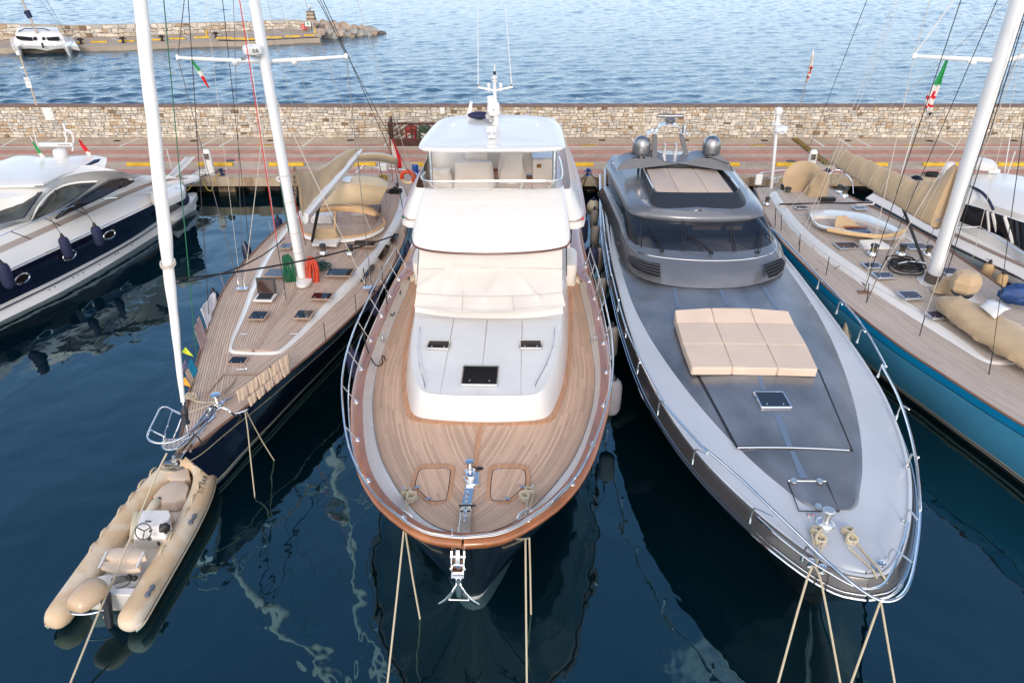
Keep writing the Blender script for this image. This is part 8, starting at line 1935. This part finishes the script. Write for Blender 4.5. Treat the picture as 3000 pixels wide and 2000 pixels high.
for i,(a_,z_,lb)in enumerate((((905,395),.55,'cream fender lying in the tender beside the console seat'),((770,475),.45,'long cream fender lying along the tender floor left of the console'))):
    p=RK(*a_,z_);d_=(RK(a_[0]-(70 if i==0 else 25),a_[1]+(95 if i==0 else 175),z_-.05)-p);b=B();m_=d_.length;dn_=d_.normalized();t=thing('fender',lb,'fender',tuple(p+d_/2),0,'fenders lying in the tender')
    b.tube([p+dn_*m_*f for f in(0,.06,.15,.5,.9,1)],[.04,.09,.12,.125,.11,.03],12);ob('fender_body',b,m_fwht,t);b=B();b.tube([p-dn_*.05,p+dn_*.05],[.03,.07],10);ob('fender_end',b,m_fnavy,t)
b=B();b.ball(RK(765,655,.35),(.12,.10,.08),9,6,j=.2);top('yellow_pouch',b,m_ropey,'small yellow pouch on the tender floor left of the console','pouch')
b=B();add_text(b,'T/T FAR',.19,kw(.80,3.95,.665),Vector((-.13,.98,.03)),Vector((-.83,-.11,.56)));ob('tube_lettering',b,m_black,tb_,angle=0,rc=False)
# ================================================================ CATAMARAN
fz_=RA(200,520,0);Yc=fz_.y
ca_=lambda x,y,o=0:UY(x*.31888,y*.31888,Yc+o)
cl,cR=ca_(195,530),ca_(650,540)
t=thing('catamaran','white sailing catamaran moored at the far pier, seen bow on','catamaran',tuple((cl+cR)/2))
dY2=9.0
for x0_,xo,sgn in((200,60,1),(648,690,-1)):
    a0_=ca_(x0_,525);dkz=ca_(x0_,400).z-.3;b=B();rows=[]
    for f,w in((0,.08),(.06,.30),(.2,.55),(.5,.75),(1,.75)):
        y=Yc+dY2*f*.85;cx2=ca_(x0_,525).x-sgn*f*.25-dY2*.5*f
        rows.append([(cx2+sx*w*k,y-(0 if z<.5 else.3*(1-f)),z)for sx,k,z in((-1,.35,-.2),(-1,.9,.9),(-1,1,dkz),(1,1,dkz),(1,.9,.9),(1,.35,-.2))])
    b.loft(rows);ob('hull',b,m_white,t)
dk=ca_(400,405).z-.3
xl,xr=ca_(60,400).x,ca_(680,400).x
b=B();rows=[]
for j in range(13):
    f=j/12;x=xl+(xr-xl)*f;z=dk-.55-.45*math.cos(math.pi*(f-.5)*2)*0+.25*abs(math.sin(math.pi*2*f));rows.append([(x,Yc+.8,z),(x,Yc+.6,dk),(x-dY2*.5,Yc+dY2*.85,dk+.02),(x-dY2*.5,Yc+dY2*.85,z)])
b.grid(rows);ob('bridge_deck',b,m_white,t)
b=B();q3=lambda x,y,o:ca_(x,y,o)
cab=[[q3(125,395,2.6),q3(140,330,2.9),q3(165,290,3.4)],[q3(250,400,2.1),q3(258,325,2.5),q3(280,285,3.2)],[q3(400,402,2.0),q3(400,322,2.4),q3(400,283,3.1)],[q3(520,400,2.1),q3(510,325,2.5),q3(490,285,3.2)],[q3(600,395,2.6),q3(575,330,2.9),q3(540,290,3.4)]]
b.grid([[c_[0]-Vector((0,0,.5)),*c_,Vector((c_[2].x-1.7,c_[2].y+2.8,c_[2].z+.05)),Vector((c_[0].x-1.9,c_[0].y+3.2,dk))]for c_ in cab]);cb_ob=ob('cabin',b,m_white,t,rc=False,angle=50)
for pts in([(140,330),(298,345),(300,378),(190,372),(155,358)],[(422,345),(540,338),(552,365),(535,378),(440,375)],[(305,340),(335,340),(340,372),(308,374)],[(385,342),(412,342),(416,370),(388,372)]):
    b=B();P=[q3(x,y,2.05)for x,y in pts];b.add(P,[tuple(range(len(P)))]);ob('cabin_window',b,m_glass,cb_ob,angle=0,rc=False)
b=B();P0_,P1_=q3(372,372,2.6),q3(200,0,2.9);dd2=P1_-P0_;b.tube([P0_,P0_+dd2*2.6],.12,8);ob('mast',b,mat('grey_brown_mast',(.42,.36,.30),.5),t);b=B();b.tube([P0_+dd2*.56,P0_+dd2*.74],.3,8);b.tube([P0_+dd2*.7+Vector((-.3,0,0)),P0_+dd2*.62],.2,6);ob('stowed_sail',b,m_fnavy,t)
for a_,c_ in(((372,395),(190,0)),((635,345),(365,0)),((640,360),(425,0))):b=B();b.tube([q3(*a_,2.5),q3(*c_,3)],.025,4);ob('shroud',b,m_wired,t)
b=B();b.tube([q3(170,290,3.2),q3(230,265,3.2),q3(400,262,3.2),q3(470,290,3.2)],.06,6);ob('solar_arch',b,m_char,t);b=B();b.tube([q3(385,395,.2),q3(400,445,.1)],.12,6);ob('bow_ladder',b,m_char,t)
for x,y in((62,440),(95,455),(685,430)):
    pass
# ================================================================ FENDERS AND LINES
RHf=RH
for R_,x,y,z,r,h,mt,lb,tie in[
(RE,505,850,1.85,.20,.95,m_fnavy,'navy fender hanging amidships on the left motor yacht, covering a porthole',RE(380,620,2.95)),(RE,748,760,1.75,.20,.92,m_fnavy,'navy fender hanging aft of midships on the left motor yacht',RE(620,520,2.95)),(RE,45,1065,1.9,.22,1.05,m_fnavy,'navy fender furthest forward on the left motor yacht at the frame edge',None),
(RF,680,815,1.25,.18,.75,m_fnavy,'navy fender aft on the left side of the dark sailboat',RF(690,690,2.3)),(RF,390,1075,1.25,.18,.85,m_fnavy,'navy fender amidships on the left side of the dark sailboat',RF(405,940,2.3)),(RJ,560,205,1.3,.17,.9,m_fnavy,'navy fender behind the white towel of the dark sailboat',None),
(RL,95,950,1.3,.21,1.05,m_fnavy,'navy fender under the left rail of the white motor yacht beside the foredeck',RL(160,700,3.4)),(RL,250,490,1.4,.20,1.0,m_fnavy,'navy fender under the left rail of the white motor yacht further aft',RL(335,340,3.3)),(RL,515,110,1.5,.18,.9,m_fnavy,'navy fender between the dark sailboat and the white motor yacht deckhouse',None),
(RGf,1745,1180,1.6,.24,1.2,m_fnavy,'large navy fender right of the white motor yacht deckhouse',None),(RGf,1832,1440,1.5,.26,1.15,m_fnavy,'navy fender on the right side of the white motor yacht by the boarding gate',None),
(RGf,1852,1075,1.3,.19,1.0,m_fgrey,'grey fender on the left side of the grey yacht, second from aft',None),(RGf,1858,1235,1.3,.20,1.1,m_fgrey,'grey fender on the left side of the grey yacht, third from aft',None),(RGf,1890,1440,1.3,.20,1.1,m_fgrey,'grey fender on the left side of the grey yacht, fourth from aft',None),
(RL,1985,395,1.3,.21,1.15,m_fgrey,'grey fender beside the grey yacht vents, between the two motor yachts',None),(RL,2065,785,1.35,.23,1.2,m_fgrey,'beige grey fender between the two motor yachts beside the boat hatches',RL(2040,640,2.5)),(RL,2070,1205,1.35,.28,1.25,mat('blue_grey_fender',(.24,.23,.26),.85,noise=(4,.12,4)),'largest grey fender with a blue-grey top, nearest the camera between the two motor yachts',RL(2030,1000,3.0)),
(RI,345,935,1.25,.20,.95,m_ftan,'tan fender on the left side of the blue sailboat near the long windows',RI(370,800,2.5)),(RI,600,1130,1.25,.22,1.1,m_ftan,'large tan fender on the left side of the blue sailboat, nearest of the tan ones',RI(680,990,2.5)),(RI,168,720,1.3,.18,.8,m_ftan,'tan fender furthest aft on the left side of the blue sailboat',RI(185,600,2.5)),
(RI,272,895,1.0,.18,.8,m_fwht,'cream fender low between the grey yacht and the blue sailboat, aft',None),(RI,468,1100,1.0,.18,.85,m_fwht,'cream fender with navy top on the right side of the grey yacht',RI(510,1020,2.3)),(RI,752,1470,1.1,.20,.95,m_fwht,'cream fender with navy top nearest the camera right of the grey yacht',RI(700,1270,2.8)),
(RI,1545,870,1.6,.20,.9,m_ftan,'tan fender between the blue sailboat and the white yacht, aft',RI(1550,750,2.6)),(RI,1800,1050,1.6,.20,.9,m_ftan,'tan fender between the blue sailboat and the white yacht, middle',RI(1800,930,2.6)),(RI,1903,1135,1.6,.20,.95,m_ftan,'tan fender between the blue sailboat and the white yacht, nearest',RI(1900,1000,2.6))]:
    fender(R_(x,y,z),r,h,mt,lb,tie,m_fnavy if mt is m_fwht else None)
fender(RE(1390,475,1.75),.36,.7,m_fnavy,'round navy ball fender at the left motor yacht stern',RE(1340,390,2.3),ball=True)
fender(RGf(1845,955,1.3),.34,.7,m_fwht,'round cream ball fender with navy top at the grey yacht stern quarter',None,m_fnavy,ball=True)
def knot(a_,c_,lb,R=.028,seed=1,w=.12):
    a_,c_=Vector(a_),Vector(c_);d_=(c_-a_);u=d_.normalized();s_=Vector((-u.y,u.x,0));b=B();m_=(a_+c_)/2;L_=d_.length*.5
    for j,(sg,z)in enumerate(((1,.04),(-1,.085),(1,.13))):b.tube([m_+u*(L_*math.sin(a))+s_*(w*sg*math.sin(2*a))+Vector((0,0,z+.03*math.cos(2*a)))for a in[2*math.pi*k/24 for k in range(24)]],R,8,closed=True)
    return top('cleat_hitch',b,m_rope,lb,'rope','mooring rope turns on the bow cleats')
zc_=2.5
KN=[((490,510),(550,570),'cream rope turns on the left bow cleat of the white motor yacht'),((1455,500),(1390,565),'cream rope turns on the right bow cleat of the white motor yacht')]
for a_,c_,lb in KN:knot(RM(*a_,2.54),RM(*c_,2.54),lb,.028,w=.11)
for(p,q_),lb in zip(GC,('cream rope turns on the left bow cleat of the grey yacht','cream rope turns on the right bow cleat of the grey yacht')):knot(p-Vector((0,0,.04)),q_-Vector((0,0,.04)),lb,.03,w=.10)
def mline(pts,lb,r=.02,mt=None,name='mooring_line',grp='cream mooring lines from the bows'):
    b=B();b.tube([Vector(p)for p in pts],r,8);return top(name,b,mt or m_rope,lb,'rope',grp)
mline([RM(500,540,2.62),RM(495,600,2.68),RM(490,640,2.75),RM(488,680,2.72),RM(478,795,2.55),RM(425,1300,1.65),RM(353,1960,.35),RM(330,2150,-.1)],'outer left mooring line of the white motor yacht running straight down to the water')
mline([RM(510,560,2.62),RM(505,620,2.68),RM(500,680,2.72),RM(492,810,2.5),RM(545,1150,1.2),RM(602,1466,0),RM(616,1600,-.5)],'inner left mooring line of the white motor yacht slanting right into the water')
mline([RM(1430,540,2.62),RM(1415,640,2.75),RM(1410,680,2.7),RM(1408,755,2.6),RM(1413,1300,1.6),RM(1420,1960,.35),RM(1422,2150,-.1)],'left of the two parallel mooring lines at the white motor yacht right bow')
mline([RM(1470,510,2.62),RM(1440,640,2.75),RM(1436,740,2.6),RM(1446,1100,1.2),RM(1452,1430,0),RM(1460,1568,-.3)],'right of the two parallel mooring lines at the white motor yacht right bow')
g=zc
mline([RO(990,690,g+.1),RO(1010,800,g+.06),RO(1025,900,g+.05),RO(990,945,2.62),RO(960,1010,2.4),RO(880,1280,1.7),RO(730,1829,.5),RO(680,2020,.1)],'left mooring line of the grey yacht, slanting down to the left',.023)
mline([RO(1075,760,g+.1),RO(1045,850,g+.06),RO(1015,940,g+.1),RO(1040,985,2.62),RO(1062,1060,2.35),RO(1110,1300,1.65),RO(1207,1829,.4),RO(1240,2020,.0)],'second mooring line of the grey yacht, slanting down to the right',.023)
mline([RO(1290,700,g+.1),RO(1400,840,g+.05),RO(1500,950,2.62),RO(1548,1030,2.5),RO(1565,1070,2.3),RO(1500,1240,1.85),RO(1290,1829,.5),RO(1220,2020,.1)],'third mooring line of the grey yacht crossing over to the left',.023)
mline([RO(1270,790,g+.1),RO(1370,880,g+.05),RO(1460,965,2.62),RO(1485,1020,2.5),RO(1500,1120,2.1),RO(1525,1250,1.75),RO(1623,1829,.4),RO(1655,2020,0)],'rightmost mooring line of the grey yacht crossing over to the right',.023)
mline([RJ(765,965,2.0),RJ(785,1100,1.5),RJ(810,1350,.7),RJ(835,1568,.1),DS(586,1155,-.3)],'left mooring line at the dark sailboat right bow',.018)
mline([RJ(770,965,2.0),RJ(830,1080,1.3),RJ(890,1190,.7),RJ(972,1322,0),RJ(1100,1390,-.5)],'right mooring line at the dark sailboat right bow',.017)
mline([RJ(215,1270,2.2),RK(905,200,1.9),RK(780,500,1.3),RK(640,850,.9),RK(520,1120,.7),RK(340,1568,.25),RK(240,1800,.0)],'long pale line running from the dark sailboat bow over the tender to the frame bottom',.022)
mline([RK(640,860,.7),RK(580,1000,.6),RK(560,1130,.2),RK(545,1170,-.2)],'short towing line at the tender stern',.018)
# stern lines to the bollards
bq=BOL['mid'].location+Vector((0,0,.25))
for i,(p,lb)in enumerate([(RC(905,1380,1.4),'black stern line from the blue bollard to the white motor yacht'),(RC(1165,1388,1.4),'black stern line from the blue bollard to the grey yacht'),(RC(925,1450,1.0),'slack black stern line hanging from the blue bollard'),(RC(1130,1420,1.2),'pale thin stern line from the blue bollard')]):
    b=B();b.tube(sag(bq,p,.25 if i>1 else.08),.025 if i<3 else.014,6);top('stern_line',b,m_wirel if i==3 else m_ropeb,lb,'rope','stern lines at the blue bollard')
bq=BOL['left'].location+Vector((-.2,-.1,.2));b=B();b.tube(sag(bq,RE(1270,318,1.6),.15),.02,6);top('stern_line',b,m_ropeb,'black line from the left bollard to the left motor yacht','rope')
b=B();b.tube(smooth_poly([RE(1690,290,1.25),RE(1650,300,1.2),RE(1635,380,.9),RE(1615,425,.7),RE(1580,400,.8),RE(1550,330,1.1),RE(1480,320,1.3),RE(1465,380,1.1),RE(1425,425,.9)],2,closed=False),.025,6);top('shore_cable',b,m_ropey,'yellow shore power cable looping below the left pedestal','cable')
lcoil(RE(1530,285,1.13),.75,.08,m_box,'coiled white hose on the quay edge left of the left pedestal','hose coil',n=8,seed=2,vert=False,r=.025)
lcoil(RD(1645,1345,1.12),.8,.1,m_ropeb,'black cable heap on the quay beside the white radome','cable heap',n=12,seed=5,vert=False,r=.025)
b=B();b.tube(smooth_poly([RL(165,705,3.3),RL(200,860,2.9),RL(255,965,2.55),RL(295,972,2.45),RL(318,950,2.45),RL(310,905,2.45),RL(325,888,2.45),RL(338,930,2.45)],2,closed=False),.018,6);top('black_lanyard',b,m_ropeb,'black lanyard draped over the left bulwark onto the teak foredeck','rope')
b=B();b.tube(smooth_poly([RL(340,340,3.3),RL(345,480,2.8),RL(370,570,2.5),RL(395,592,2.45),RL(408,560,2.5)],2,closed=False),.018,6);top('black_lanyard',b,m_ropeb,'black lanyard hanging inside the left bulwark further aft','rope')
bpy.context.view_layer.update()
